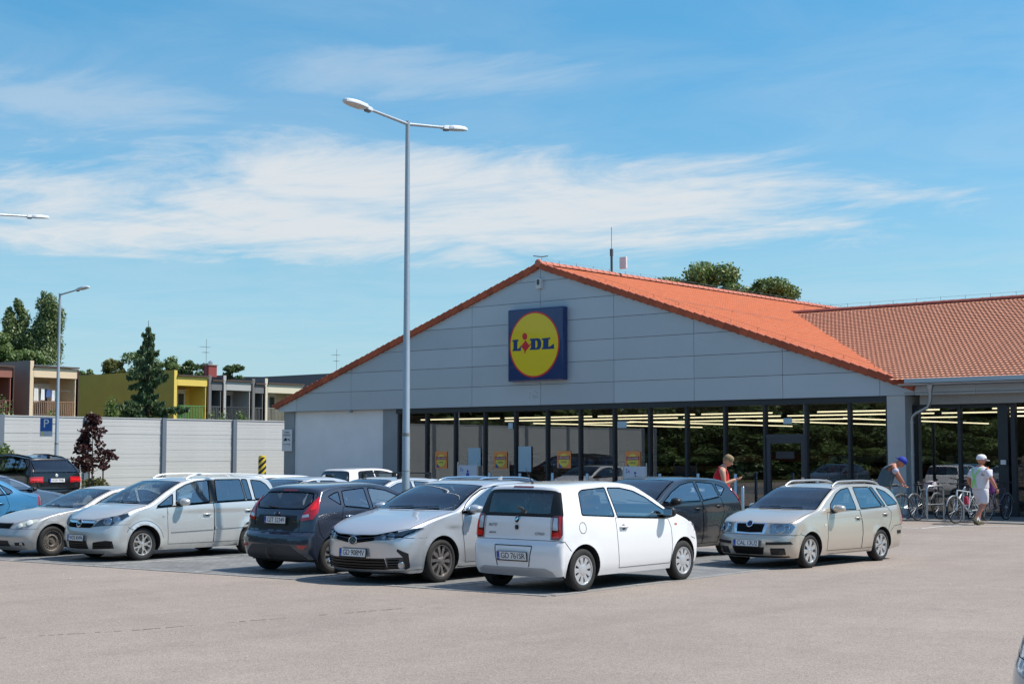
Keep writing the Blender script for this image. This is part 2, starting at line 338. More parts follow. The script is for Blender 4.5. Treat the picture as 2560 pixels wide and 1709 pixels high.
for k in range(len(mx) - 1):
    a, b = mx[k] + .045, mx[k + 1] - .045
    if -26.3 < (a + b) / 2 < -24.6:                  # glazed escape door with a transom light
        SP(MB().add([(a, YF + .2, 2.60), (b, YF + .2, 2.60), (b, YF + .2, 3.60), (a, YF + .2, 3.60)], [(0, 1, 2, 3)]), 'window_pane', gl)
        d = SP(MB().box(a, b, YF + .12, YF + .26, 2.48, 2.60).box(a, a + .16, YF + .14, YF + .24, .16, 2.48).box(b - .16, b, YF + .14, YF + .24, .16, 2.48).box(a + .16, b - .16, YF + .14, YF + .24, 2.30, 2.48).box(a + .16, b - .16, YF + .14, YF + .24, .16, .34), 'door', mat('door frame', (.030, .042, .055), .45))
        p_ = MB().add([(a + .16, YF + .19, .34), (b - .16, YF + .19, .34), (b - .16, YF + .19, 2.30), (a + .16, YF + .19, 2.30)], [(0, 1, 2, 3)]).build('door_pane', gl); p_.parent = d
        h_ = MB().box(b - .14, b - .02, YF + .09, YF + .13, 1.0, 1.16).build('door_handle', mat('steel', (.55, .56, .57), .3, .9)); h_.parent = d
        continue
    tl = random.uniform(-.004, .004)
    SP(MB().add([(a, YF + .2 + tl, .16), (b, YF + .2 - tl, .16), (b, YF + .2 - tl, 3.60), (a, YF + .2 + tl, 3.60)], [(0, 1, 2, 3)]), 'window_pane', gl)
# right wing with the entrance
SP(MB().box(-20.6, 2, YF + .30, YF + .55, 3.50, 3.84), 'lintel', mat('beige lintel', (.34, .335, .32), .8, var=.1)); SP(MB().box(-20.98, 2, YF - .02, YF + 6, 3.84, 3.88), 'soffit', grey)
for a, b in ((-20.63, -18.64), (-18.63, -15.0), (-14.99, -11.4), (-11.39, -7), (-6.99, -2)): SP(MB().box(a + .004, b - .004, YF - .005, YF + .03, 3.797, 4.13), 'cladding_panel', clad)
YG = YF + .62
for x, w in ((-20.93, .06), (-19.42, .05), (-18.02, .16), (-17.70, .07)): SP(MB().box(x - w, x + w, YG - .08, YG + .12, 0, 3.50), 'mullion', dk)
SP(MB().box(-20.9, -17.7, YG - .06, YG + .12, 3.38, 3.50), 'glazing_head', dk); SP(MB().box(-20.9, -17.7, YG - .06, YG + .12, 0, .14), 'glazing_sill', dk)
for a, b in ((-20.87, -19.47), (-19.37, -18.18)): SP(MB().add([(a, YG, .14), (b, YG, .14), (b, YG, 3.38), (a, YG, 3.38)], [(0, 1, 2, 3)]), 'window_pane', gl)
SP(MB().add([(-17.66, YG, .03), (-16.9, YG + 2.2, .03), (-16.9, YG + 2.2, 2.45), (-17.66, YG, 2.45)], [(0, 1, 2, 3)]), 'sliding_door_pane', gl)
SP(MB().box(-17.0, -16.8, YG + 2.2, YG + 2.4, 0, 3.5).box(-17.6, 2, YG + 2.25, YG + 2.35, 2.45, 2.75), 'lobby_frame', dk)
SP(MB().box(-16.8, 2, YG + 2.3, YG + 2.34, .03, 2.45), 'lobby_pane', gl); SP(MB().box(-17.6, 2, YG + 2.26, YG + 2.4, 2.75, 3.84), 'lobby_fascia', grey)
SP(MB().box(-17.2, -16.2, YG + 3.4, YG + 3.5, 1.55, 2.45), 'lobby_board', mat('yellow board', (.62, .47, .03), .6))
SP(MB().box(-18.06, -17.90, YG - .20, YG - .165, 1.62, 1.76), 'call_plate', mat('white plastic', (.7, .7, .7), .5))
# interior
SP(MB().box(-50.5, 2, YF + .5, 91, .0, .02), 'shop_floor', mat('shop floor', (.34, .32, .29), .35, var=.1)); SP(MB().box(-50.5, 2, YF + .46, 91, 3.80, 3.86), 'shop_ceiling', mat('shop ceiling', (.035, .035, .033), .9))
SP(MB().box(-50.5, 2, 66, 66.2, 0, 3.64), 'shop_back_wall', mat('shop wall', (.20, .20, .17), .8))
# ---- tiled roofs: real waves and courses
tile_m = mat('clay tile', (.53, .160, .078), .75, spec=.2, vscale=2.6, col2=(.45, .125, .058)); tile_m2 = mat('red clay tile', (.70, .32, .20), .75, spec=.2, col2=(.60, .255, .155), vscale=2.8); verge_m = mat('verge tile', (.42, .088, .032), .7, var=.25, vscale=3)
def tiles(name, o, along, up, nrm, L, H, m, per=.172, course=.335, sub=5, amp=.028, step=.035, keep=None):
    o, along, up, nrm = (np.array(q, float) for q in (o, along, up, nrm))
    nx = int(L / per) * sub + 1; X = np.linspace(0, int(L / per) * per, nx); ph = (X / per) % 1.0
    w = np.where(ph < .62, np.sin(math.pi * ph / .62), -.35 * np.sin(math.pi * (ph - .62) / .38)) * amp
    rows = []; nc = int(H / course)
    for c_ in range(nc):
        for f, h in ((0.0, step), (.35, step * .6), (1.0, 0.0)):
            rows.append(((c_ + f) * course - (.012 if f == 0 else 0), h + (.0 if f else 0)))
    V = np.concatenate([o + along * X[:, None] + up * v + nrm * (w[:, None] + h) for v, h in rows]); k = len(rows)
    i, j = np.meshgrid(np.arange(k - 1), np.arange(nx - 1), indexing='ij'); a = (i * nx + j).ravel(); F = np.stack([a, a + 1, a + nx + 1, a + nx], -1)
    if keep is not None: F = F[keep(V[F].mean(1))]
    me = bpy.data.meshes.new(name); me.vertices.add(len(V)); me.vertices.foreach_set('co', V.ravel()); me.loops.add(F.size); me.loops.foreach_set('vertex_index', F.ravel())
    me.polygons.add(len(F)); me.polygons.foreach_set('loop_start', np.arange(0, F.size, 4)); me.polygons.foreach_set('loop_total', np.full(len(F), 4)); me.update(calc_edges=True); me.validate()
    ob = link(name, me, m); ob['kind'] = 'stuff'; return ob
an = math.atan(SL); ca, sa = math.cos(an), math.sin(an); EX = 15.55; ZR = ZA + .10
def par(o): o.parent = store; o.matrix_parent_inverse = Matrix.Translation((35.9, -YF, 0)); return o
par(tiles('roof_tiles', (XA + EX, YF - .02, ZR - SL * EX), (0, 1, 0), (-ca, 0, sa), (sa, 0, ca), 50, EX / ca - .02, tile_m))
SP(MB().prism([(XA - EX, YF - .10), (XA, YF - .10), (XA, 95), (XA - EX, 95)], 0, .06, Matrix.Translation((XA, 0, ZR)) @ Matrix.Shear('XY', 4, (0, 0)) @ Matrix(((1, 0, 0, -XA), (0, 1, 0, 0), (SL, 0, 1, -SL * XA), (0, 0, 0, 1))) @ Matrix.Identity(4)), 'roof_slope', tile_m)
SP(MB().prism([(XA, YF + .1), (XA + EX - .1, YF + .1), (XA + EX - .1, 95), (XA, 95)], -.12, -.04, Matrix(((1, 0, 0, 0), (0, 1, 0, 0), (-SL, 0, 1, ZR + SL * XA), (0, 0, 0, 1)))), 'roof_deck', joint)
YR, ZRR, S2 = 57.4, 8.08, .2765; a2 = math.atan(S2); c2, s2_ = math.cos(a2), math.sin(a2); HR = (YR - 43.55) / c2
par(tiles('roof_tiles', (-33.0, 43.55, ZRR - S2 * (YR - 43.55)), (1, 0, 0), (0, c2, s2_), (0, -s2_, c2), 31, HR, tile_m2, amp=.016, step=.042, keep=lambda c_: c_[:, 0] > XA + (ZR + .06 - c_[:, 2]) / SL - .25))
SP(MB().prism([(-20.3, 43.6), (0, 43.6), (0, YR), (-32, YR)], -.14, -.05, Matrix(((1, 0, 0, 0), (0, 1, 0, 0), (0, S2, 1, ZRR - S2 * YR), (0, 0, 0, 1)))), 'roof_deck', joint)
SP(MB().prism([(-32, YR), (0, YR), (0, 70), (-32, 70)], -.1, 0, Matrix(((1, 0, 0, 0), (0, 1, 0, 0), (0, -S2, 1, ZRR + S2 * YR), (0, 0, 0, 1)))), 'roof_slope', tile_m2)
per_object(verge_m, .8, 1.15)
# verge tiles up both slopes of the gable
vt = MB(); vt.box(0, .345, -.13, .10, -.17, .035).box(0, .345, -.13, .16, .035, .06); vm = vt.build('verge_tile', verge_m); vme = vm.data; bpy.data.objects.remove(vm)
nv = int(EX / ca / .335)
for sg in (1, -1):
    for k in range(nv):
        d = .12 + k * .335; o = link('verge_tile', vme); a_ = math.atan(SL) * sg
        o.parent = store; x = XA + sg * (d + (0 if sg > 0 else 0)) * ca; z = ZR + .02 - d * sa
        o.matrix_parent_inverse = Matrix.Translation((35.9, -YF, 0))
        M = Matrix.Translation((x, YF, z + random.uniform(-.004, .004))) @ Matrix.Rotation(a_ + (.10 if sg > 0 else -.10) + random.uniform(-.015, .015), 4, 'Y') @ (Matrix.Identity(4) if sg > 0 else Matrix.Translation((-.345, 0, 0)))
        o.matrix_basis = M
# ridge tiles
rt = MB(); n_ = 9
pr = [(.155, 0), (.15, .36), (.165, .36), (.165, .42)]
vv = [(r * math.cos(math.pi * j / (n_ - 1)), y, r * math.sin(math.pi * j / (n_ - 1)) * .9) for r, y in pr for j in range(n_)]
rt.add(vv, [(i * n_ + j, i * n_ + j + 1, (i + 1) * n_ + j + 1, (i + 1) * n_ + j) for i in range(3) for j in range(n_ - 1)] + [tuple(range(n_)), tuple(3 * n_ + j for j in range(n_))]); rm = rt.build('ridge_tile', mat('ridge tile', (.50, .15, .085), .55, var=.15, vscale=3), smooth=50); rme = rm.data; bpy.data.objects.remove(rm)
rt2 = rme.copy(); rt2.materials.clear(); rt2.materials.append(mat('red ridge tile', (.33, .085, .05), .5, var=.15, vscale=3))
for k in range(120):
    o = link('ridge_tile', rme); o.parent = store; o.matrix_parent_inverse = Matrix.Translation((35.9, -YF, 0)); o.location = (XA, YF - .12 + k * .41, ZR + .0 + random.uniform(-.005, .005))
for k in range(66):
    o = link('ridge_tile', rt2); o.parent = store; o.matrix_parent_inverse = Matrix.Translation((35.9, -YF, 0)); o.rotation_euler = (0, 0, R(90)); o.location = (-5.5 - k * .41, YR, ZRR - .02 + random.uniform(-.005, .005))
SP(MB().lathe([(.001, .05), (.13, .03), (.17, -.02), (.17, -.06)], 18, frame((XA, YF - .13, ZR + .03), (1, 0, 0), (0, 0, 1))), 'ridge_end_cap', mat('ridge tile', (.5, .15, .085)), smooth=50)
# lightning conductors on pegs
wire = mat('wire', (.12, .12, .13), .5, .6)
b = MB(); b.tube([(XA, YF + .1 + 1.1 * k, ZR + .23) for k in range(48)], .005, 3)
for k in range(0, 48): b.tube([(XA, YF + .1 + 1.1 * k, ZR + .12), (XA, YF + .1 + 1.1 * k, ZR + .25)], .008, 3)
b.tube([(XA - .25, YF - .1, ZR + .34), (XA, YF + .1, ZR + .30), (XA + .2, YF + .25, ZR + .33)], .02, 4); SP(b, 'lightning_conductor', wire)
b = MB(); b.tube([(-32.0 + 1.05 * k, YR, ZRR + .25) for k in range(26)], .005, 3)
for k in range(26): b.tube([(-32.0 + 1.05 * k, YR, ZRR + .1), (-32.0 + 1.05 * k, YR, ZRR + .27)], .008, 3)
SP(b, 'lightning_conductor', wire)
b = MB(); b.tube([(XA + 5.0 + .45 * q, YF + 1.2 + q * 2.1, ZR - SL * (5.0 + .45 * q) + .10) for q in range(4)], .006, 4)
for q in range(12):
    d_ = 2.5 + q * 1.1; b.tube([(XA + d_, YF + .9, ZR - SL * d_ + .02), (XA + d_, YF + .9, ZR - SL * d_ + .15)], .008, 3)
b.tube([(XA + 1.5 + 1.0 * q, YF + .9, ZR - SL * (1.5 + q) + .14) for q in range(14)], .004, 3); SP(b, 'roof_wire', wire)
# mast and panel antenna on the ridge
b = MB(); b.tube([(XA - .05, 48.7, ZR), (XA - .05, 48.7, ZR + 1.1)], .05, 8).tube([(XA - .05, 48.7, ZR + 1.1), (XA - .05, 48.7, ZR + 2.0)], .012, 6).box(XA - .10, XA, 48.65, 48.75, ZR + .8, ZR + 1.1); ma = SP(b, 'antenna_mast', mat('antenna grey', (.06, .065, .075), .5))
b = MB(); b.cbox((XA + .18, 49.2, ZR + .55), (.34, .10, .5), .03); SP(b, 'panel_antenna', mat('white plastic', (.7, .7, .7), .5))
# gutter and downpipe
zinc = mat('zinc', (.34, .37, .40), .38, .75)
b = MB(); yg, zg = 43.42, 4.13
prof = [(yg + .075 * math.cos(t), zg + .075 * math.sin(t)) for t in np.linspace(math.pi, 2 * math.pi, 9)]
b.add([(x, y, z) for x in (-20.9, 2) for y, z in prof] + [(x, y, z + .006) for x in (-20.9, 2) for y, z in prof], [(j, j + 1, 10 + j, 9 + j) for j in range(8)] + [tuple(range(9))]); SP(b, 'gutter', zinc, smooth=60)
SP(MB().box(-20.75, 2, 43.50, 43.54, 4.16, 4.30), 'eaves_flashing', mat('pale zinc', (.42, .47, .52), .35, .6))
b = MB(); b.lathe([(.12, 0), (.10, -.10), (.058, -.26)], 14, Matrix.Translation((-19.85, 43.42, 4.08))); b.tube([(-19.85, 43.42, 3.85), (-19.85, 43.42, 3.58), (-19.95, 43.5, 3.40), (-20.45, 43.72, 3.22), (-20.62, 43.80, 3.12), (-20.66, 43.82, 2.95), (-20.66, 43.82, .55), (-20.66, 43.82, .03)], .055, 14); 
for z in (2.9, 1.9, .75): b.tube([(-20.66, 43.82, z), (-20.66, 43.82, z + .05)], .066, 14)
SP(b, 'downpipe', zinc, smooth=50)
# floodlight and camera under the ridge, sensors, a patched mark
SP(MB().box(-36.05, -35.80, YF - .14, YF, 8.28, 8.66), 'wall_lamp', mat('lamp case', (.55, .57, .58), .5)); SP(MB().box(-35.98, -35.87, YF - .165, YF - .14, 8.42, 8.62), 'lamp_lens', mat('lens dark', (.05, .05, .06), .2))
SP(MB().box(-46.55, -46.42, YF - .02, YF + .1, 3.70, 3.797), 'sensor', grey)
b = MB()
for k in range(14):
    a, r = random.uniform(0, 6.28), random.uniform(0, .24); b.lathe([(random.uniform(.02, .06), .0), (.001, .003)], 7, frame((-36.25 + r * math.cos(a), YF - .001, 4.12 + r * math.sin(a)), (1, 0, 0), (0, 0, 1)))
SP(b, 'filler_mark', mat('filler', (.36, .39, .42), .8))
# notice at the corner
b = MB(); b.box(-51.0, -50.35, YF + .10, YF + .14, 2.05, 3.02); nb = tag(b.build('notice_board', mat('notice white', (.62, .65, .68), .5)), 'small grey notice with a tow truck picture on the left corner of the store', 'sign')
for s_, z, sz in (('STREFA', 2.88, .10), ('STRZEŻONA', 2.76, .085), ('ZAKAZ POSTOJU', 2.35, .06)):
    t_ = link('lettering', text_mesh(s_, sz, .001), mat('plate black', (.01, .01, .012)), nb); t_.matrix_basis = frame((-50.67, YF + .094, z), (1, 0, 0), (0, 0, 1))
b = MB(); b.prism([(-.2, -.05), (.02, -.05), (.02, .03), (-.05, .08), (-.12, .08), (-.14, .03), (-.2, .02)], 0, .004, frame((-50.68, YF + .097, 2.56), (1, 0, 0), (0, 0, 1))).prism([(.06, 0), (.2, -.04), (.22, .0), (.08, .05)], 0, .004, frame((-50.68, YF + .097, 2.56), (1, 0, 0), (0, 0, 1))); o = b.build('pictogram', mat('plate black', (.01, .01, .012)), nb)

# ---- the square logo box
def su(x, y):
    t = (x - 85) / 980; top = 180 - 72 * t; bot = 1455 - 40 * t; return (-37.32 + 2.74 * t, 4.72 + 2.79 * (bot - y) / (bot - top))
sg_ = empty('store_sign', (-35.95, YF, 4.72)); tag(sg_, 'square blue sign with a yellow disc and red ring lettered LIDL on the gable', 'sign')
blue = mat('sign blue', (.004, .022, .115), .25, coat=.4); yel = mat('sign yellow', (.68, .52, .0), .35, coat=.3); red = mat('sign red', (.52, .006, .02), .35, coat=.3); sb = mat('sign letter blue', (.004, .03, .14), .35)
def sgp(b, n, m, **k):
    o = b.build(n, m, sg_, **k); o.matrix_parent_inverse = Matrix.Translation((35.95, -YF, -4.72)); return o
b = MB(); b.cbox((-35.95, YF - .16, 6.115), (2.74, .30, 2.79), .05); sgp(b, 'box', blue)
MS = frame((0, YF - .312, 0), (1, 0, 0), (0, 0, 1))
ring = [(-35.985 + 1.245 * math.cos(t), 6.11 + 1.27 * math.sin(t)) for t in np.linspace(0, 2 * math.pi, 65)[:-1]]
sgp(MB().prism(ring, -.01, .004, MS), 'ring', red); sgp(MB().prism([(-35.985 + (x + 35.985) * .948, 6.11 + (z - 6.11) * .948) for x, z in ring], -.01, .008, MS), 'disc', yel)
for nm, m_, pts in (('letter_l', sb, [(178, 710), (283, 703), (283, 735), (265, 737), (262, 870), (290, 868), (328, 808), (328, 902), (178, 910), (178, 880), (195, 878), (195, 742), (178, 743)]),
                    ('letter_l', sb, [(703, 685), (848, 668), (848, 700), (818, 703), (815, 832), (842, 830), (912, 775), (915, 868), (703, 880), (703, 848), (725, 846), (727, 715), (703, 717)]),
                    ('letter_d', sb, [(492, 690), (640, 680), (672, 700), (692, 750), (690, 820), (672, 865), (640, 883), (492, 890), (492, 858), (510, 856), (512, 722), (492, 722)]),
                    ('letter_i_body', red, [(410, 718), (478, 806), (512, 766), (505, 795), (412, 915), (407, 950), (390, 945), (398, 912), (356, 852), (332, 838), (350, 800)])):
    sgp(MB().prism([su(*p) for p in pts], 0, .014 if 'i' not in nm else .018, MS), nm, m_)
sgp(MB().prism([su(590, 720), su(612, 722), su(625, 750), su(625, 815), su(610, 850), su(590, 852)], .012, .0165, MS), 'letter_counter', yel)
sgp(MB().prism([su(398 + 43 * math.cos(t), 648 + 61 * math.sin(t)) for t in np.linspace(0, 2 * math.pi, 25)[:-1]], 0, .018, MS), 'letter_i_dot', red)

# ---- strip lights under the shop ceiling
tube_m = mat('strip light', (.9, .85, .7), .5, emis=(1.0, .86, .56), estr=1.4); nl = 0
def strip_light(p, q, lab):
    o = MB().tube([p, q], .024, 6).build('strip_light', tube_m); tag(o, lab, 'lamp', 'strip lights under the shop ceiling'); return o
ordn = ('first', 'second', 'third', 'fourth', 'fifth', 'sixth', 'seventh', 'eighth', 'ninth', 'tenth', 'eleventh')
for w_, y in (('nearest the glass', 46.4), ('second from the glass', 50.6), ('farthest from the glass', 56.5)):
    x = -46.0 + (y % 3); k = 0
    while x < -12:
        l = random.choice((3.0, 4.5, 6.0)); strip_light((x, y, 3.40), (x + l, y, 3.40), 'pale strip light in the ceiling row %s, %s from the left' % (w_, ordn[k])); x += l + random.choice((.3, .3, 1.8)); k += 1
for k, x in enumerate((-40, -35, -30, -25.5)): strip_light((x, 48.5, 3.22), (x, 61.5, 3.22), 'pale strip light running away from the glass, %s from the left' % ordn[k])
# shelving and tills inside
shm = [mat('goods ' + str(k), c_, .7, var=.6, vscale=9) for k, c_ in enumerate(((.30, .22, .14), (.14, .22, .15), (.36, .13, .10), (.22, .24, .28)))]
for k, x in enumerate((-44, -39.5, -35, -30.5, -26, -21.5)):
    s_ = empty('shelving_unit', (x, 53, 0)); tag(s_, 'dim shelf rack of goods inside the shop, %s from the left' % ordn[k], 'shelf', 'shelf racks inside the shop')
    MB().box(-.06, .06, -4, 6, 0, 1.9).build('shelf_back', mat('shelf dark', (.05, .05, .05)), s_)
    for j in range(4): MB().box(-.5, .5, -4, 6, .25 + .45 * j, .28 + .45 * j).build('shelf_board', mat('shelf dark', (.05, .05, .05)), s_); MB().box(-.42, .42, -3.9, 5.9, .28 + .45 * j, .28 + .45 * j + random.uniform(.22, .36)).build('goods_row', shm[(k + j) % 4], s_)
# posters and notices behind the panes
YP = YF + .175
orange = mat('poster orange', (.80, .28, .08), .6); yell = mat('poster yellow', (.72, .60, .10), .6); dred = mat('poster red', (.30, .02, .03), .6); dgn = mat('poster text', (.03, .06, .03), .6)
for nm, (x0, x1, z0, z1) in zip(('leftmost', 'second from the left', 'third from the left', 'rightmost'), ((-41.62, -40.96, 1.34, 2.03), (-38.44, -37.77, 1.36, 2.03), (-35.26, -34.60, 1.40, 2.04), (-32.06, -31.39, 1.38, 2.03))):
    p_ = empty('poster', ((x0 + x1) / 2, YP, z0)); tag(p_, 'orange price poster behind the shop glass, the %s of four' % nm, 'poster', 'orange posters in the shop window')
    w, h = x1 - x0, z1 - z0
    MB().box(-w / 2, w / 2, 0, .01, 0, h).build('sheet', orange, p_)
    M = frame((0, -.003, h * .5), (1, 0, 0), (0, 0, 1))
    MB().prism([(.24 * math.cos(t) * w / .66, -.02 + .25 * math.sin(t)) for t in np.linspace(0, 6.28, 20)[:-1]], 0, .003, M).build('yellow_disc', yell, p_)
    MB().prism([(-.29, .0), (.29, .01), (.29, .14), (-.29, .13)], .003, .005, M).build('red_band', dred, p_)
    t_ = link('lettering', text_mesh('LIDLOWE', .115, .0005), mat('plate white', (.7, .7, .7)), p_); t_.matrix_basis = M @ Matrix.Translation((0, .065, .007)) @ Matrix.Diagonal((1.05, 1, 1, 1))
    t_ = link('lettering', text_mesh('ceny', .15, .0005), dgn, p_); t_.matrix_basis = M @ Matrix.Translation((0, -.08, .007))
    MB().prism([(-.26, -.30), (-.06, -.30), (-.24, -.12)], .003, .006, M).build('blue_corner', mat('poster blue', (.03, .12, .3), .6), p_)
pb = mat('notice pale blue', (.36, .50, .58), .7)
for lab, (x0, x1, z0, z1) in (('tall pale blue notice beside the second orange poster', (-37.16, -36.52, 1.25, 2.22)), ('pale blue notice above the family parking sign', (-39.79, -39.13, 1.45, 2.17)), ('small pale notice high on the fourth pane', (-37.68, -37.45, 2.91, 3.15)), ('small pale blue notice high on the glass left of the rightmost poster', (-32.39, -31.98, 2.89, 3.13)), ('small pale notice in the transom over the escape door', (-25.45, -25.12, 2.95, 3.14)), ('dark notice on the escape door glass', (-25.75, -25.05, 1.78, 2.02))):
    tag(MB().box(x0, x1, YP - .03, YP - .02, z0, z1).build('window_notice', mat('dark frame', (.016, .022, .03)) if 'dark' in lab else pb), lab, 'notice')

# chips and leaf scraps lying on the asphalt
rng = np.random.default_rng(12); b = MB()
for k in range(90):
    x, y = rng.uniform(-22, -4), rng.uniform(5, 22); q = rng.uniform(.006, .018); a = rng.uniform(0, 6.28)
    b.add([(x + q * math.cos(a + t) * rng.uniform(.6, 1.2), y + q * math.sin(a + t), .012) for t in (0, 1.6, 3.1, 4.7)] + [(x, y, .018)], [(0, 1, 4), (1, 2, 4), (2, 3, 4), (3, 0, 4)])
tag(b.build('stone_chips', mat('stone chips', (.55, .53, .50), .8, col2=(.22, .18, .12), vscale=.5)), 'small stone chips and leaf scraps scattered on the asphalt', 'litter', kind='stuff')

# ================================================================== noise barrier along the side of the site
alu = mat('barrier aluminium', (.56, .56, .55), .5, .1, var=.08, vscale=.4); post_m = mat('barrier post', (.13, .16, .20), .6)
bar = empty('noise_barrier', (-56, 30, 0)); tag(bar, 'pale grey ribbed noise barrier with dark posts along the left boundary', 'wall')
pk = MB(); pk.add([(-.05, -2.02, .003), (.043, -2.02, .003), (.05, -2.02, .010), (.05, -2.02, .165), (.043, -2.02, .172), (-.05, -2.02, .172)] + [(-.05, 2.02, .003), (.043, 2.02, .003), (.05, 2.02, .010), (.05, 2.02, .165), (.043, 2.02, .172), (-.05, 2.02, .172)],
    [(i, (i + 1) % 6, 6 + (i + 1) % 6, 6 + i) for i in range(6)] + [(5, 4, 3, 2, 1, 0), (6, 7, 8, 9, 10, 11)]); pkm = pk.build('plank', alu); pme = pkm.data; bpy.data.objects.remove(pkm)
for k in range(-9, 5):
    y = 45.36 + 4.08 * k
    MB().box(-.10, .14, y - .11 - 30, y + .11 - 30, 0, 3.56).build('post', post_m, bar)
    if k == 4: break
    far = k < -5
    for j in range(20):
        o = link('plank', pme, None, bar); o.location = (random.uniform(-.006, .006), y + 2.04 - 30, .175 * j)
    MB().box(-.07, .08, y + .12 - 30, y + 3.96 - 30, 3.5, 3.54).build('capping', alu, bar)

# ================================================================== foliage
def leaf_mat(name, c1, c2, trans=.3):
    m = bpy.data.materials.new(name); m.use_nodes = True; t = m.node_tree; t.nodes.clear(); L = t.links
    g = N(t, 'ShaderNodeNewGeometry'); mx = N(t, 'ShaderNodeMix', data_type='RGBA'); L.new(g.outputs['Random Per Island'], mx.inputs['Factor']); mx.inputs['A'].default_value = (*c1, 1); mx.inputs['B'].default_value = (*c2, 1)
    d = N(t, 'ShaderNodeBsdfDiffuse'); tr = N(t, 'ShaderNodeBsdfTranslucent'); gs = N(t, 'ShaderNodeBsdfGlossy', i_Roughness=.45); gs.inputs[0].default_value = (.6, .65, .6, 1)
    L.new(mx.outputs['Result'], d.inputs[0]); L.new(mx.outputs['Result'], tr.inputs[0])
    a = N(t, 'ShaderNodeMixShader', i_0=trans); L.new(d.outputs[0], a.inputs[1]); L.new(tr.outputs[0], a.inputs[2]); b = N(t, 'ShaderNodeMixShader', i_0=.05); L.new(a.outputs[0], b.inputs[1]); L.new(gs.outputs[0], b.inputs[2])
    o = N(t, 'ShaderNodeOutputMaterial'); L.new(b.outputs[0], o.inputs[0]); MATS[name] = m; return m
def leaves(name, pts, size, rng, parent, m, elong=1.6, nrm=None, droop=0.0):
    """one small folded leaf face pair at each point"""
    n = len(pts); d = rng.normal(size=(n, 3)); d /= np.linalg.norm(d, axis=1, keepdims=True)
    if nrm is not None: d = d * .8 + nrm; d /= np.linalg.norm(d, axis=1, keepdims=True)
    a = np.cross(d, rng.normal(size=(n, 3))); a /= np.linalg.norm(a, axis=1, keepdims=True); a[:, 2] -= droop; b = np.cross(d, a); s = size * rng.uniform(.6, 1.3, (n, 1))
    V = np.stack([pts - a * s * elong / 2, pts + b * s / 2 + d * s * .15, pts + a * s * elong / 2, pts - b * s / 2 + d * s * .15], 1).reshape(-1, 3); i = np.arange(n) * 4
    F = np.stack([i, i + 1, i + 2, i, i + 2, i + 3], -1).reshape(-1, 3)
    me = bpy.data.meshes.new(name); me.vertices.add(len(V)); me.vertices.foreach_set('co', V.ravel()); me.loops.add(F.size); me.loops.foreach_set('vertex_index', F.ravel()); me.polygons.add(len(F)); me.polygons.foreach_set('loop_start', np.arange(0, F.size, 3)); me.polygons.foreach_set('loop_total', np.full(len(F), 3)); me.update(calc_edges=True)
    return link(name, me, m, parent)
bark = mat('bark', (.10, .075, .055), .9, var=.4, vscale=6)
def blob_points(rng, blobs, n):
    P = []; Nn = []; vol = np.array([b[3] * b[4] * b[5] for b in blobs]) ** .72; k = rng.choice(len(blobs), n, p=vol / vol.sum())
    B = np.array(blobs)[k]; d = rng.normal(size=(n, 3)); d /= np.linalg.norm(d, axis=1, keepdims=True); r = rng.uniform(.35, 1.0, (n, 1)) ** .6 * rng.choice((1.0, 1.0, 1.15, 1.35), (n, 1))
    return B[:, :3] + d * r * B[:, 3:6], d
def tree_parts(root, h, spread, kind, seed, n, leaf, m, trunk_h=.3, columnar=False):
    rng = np.random.default_rng(seed); tr = MB(); r0 = .018 * h + .05; z0 = h * trunk_h
    lean = rng.normal(0, .03 * h, 2); tr.tube([(0, 0, 0), (lean[0] * .3, lean[1] * .3, z0), (lean[0], lean[1], h * .75)], [r0, r0 * .75, r0 * .2], 8)
    blobs = []; nb = 60 if not columnar else 60
    for k in range(nb):
        if columnar:
            t = (k + .5) / nb; z = z0 * .6 + (h * .99 - z0 * .6) * t; rad = spread * (.72 + .28 * math.sin(math.pi * min(1, .1 + t * .8))) * (1.0 if t < .78 else math.sqrt(max(.04, 1 - ((t - .78) / .23) ** 2)))
            a = rng.uniform(0, 6.28); rr_ = rad * rng.uniform(.2, .72); sz = rad * rng.uniform(.28, .46); blobs.append((rr_ * math.cos(a), rr_ * math.sin(a), z, sz, sz, sz * rng.uniform(1.3, 2.0)))
        else:
            t = rng.uniform(0, 1); z = z0 + (h - z0) * (.12 + .80 * t); rad = spread * math.sqrt(max(.05, 1 - (2 * (t * .86 + .06) - .92) ** 2)); a = rng.uniform(0, 6.28); rr_ = rad * rng.uniform(.35, .85); sz = spread * rng.uniform(.12, .26)
            blobs.append((rr_ * math.cos(a), rr_ * math.sin(a), z, sz * rng.uniform(.9, 1.3), sz * rng.uniform(.9, 1.3), sz * rng.uniform(.6, .95)))
            if k < 12: tr.tube([(lean[0] * .4, lean[1] * .4, z0 + (z - z0) * .3), (rr_ * .5 * math.cos(a), rr_ * .5 * math.sin(a), z0 + (z - z0) * .65), (rr_ * math.cos(a), rr_ * math.sin(a), z)], [r0 * .45, r0 * .3, r0 * .1], 6)
    tr.build('trunk', bark, root, smooth=60)
    P, d = blob_points(rng, blobs, n); leaves('crown', P, leaf, rng, root, m, nrm=d * .9)
green = leaf_mat('leaf green', (.075, .13, .038), (.19, .255, .075)); dgreen = leaf_mat('leaf dark green', (.050, .092, .030), (.12, .175, .055)); poplar_m = leaf_mat('leaf poplar', (.10, .155, .058), (.24, .285, .11)); ygreen = leaf_mat('leaf yellow green', (.10, .12, .03), (.20, .20, .06)); purple = leaf_mat('leaf purple', (.030, .008, .010), (.075, .022, .022), .2); needle = leaf_mat('needles', (.055, .105, .048), (.14, .195, .08), .2)
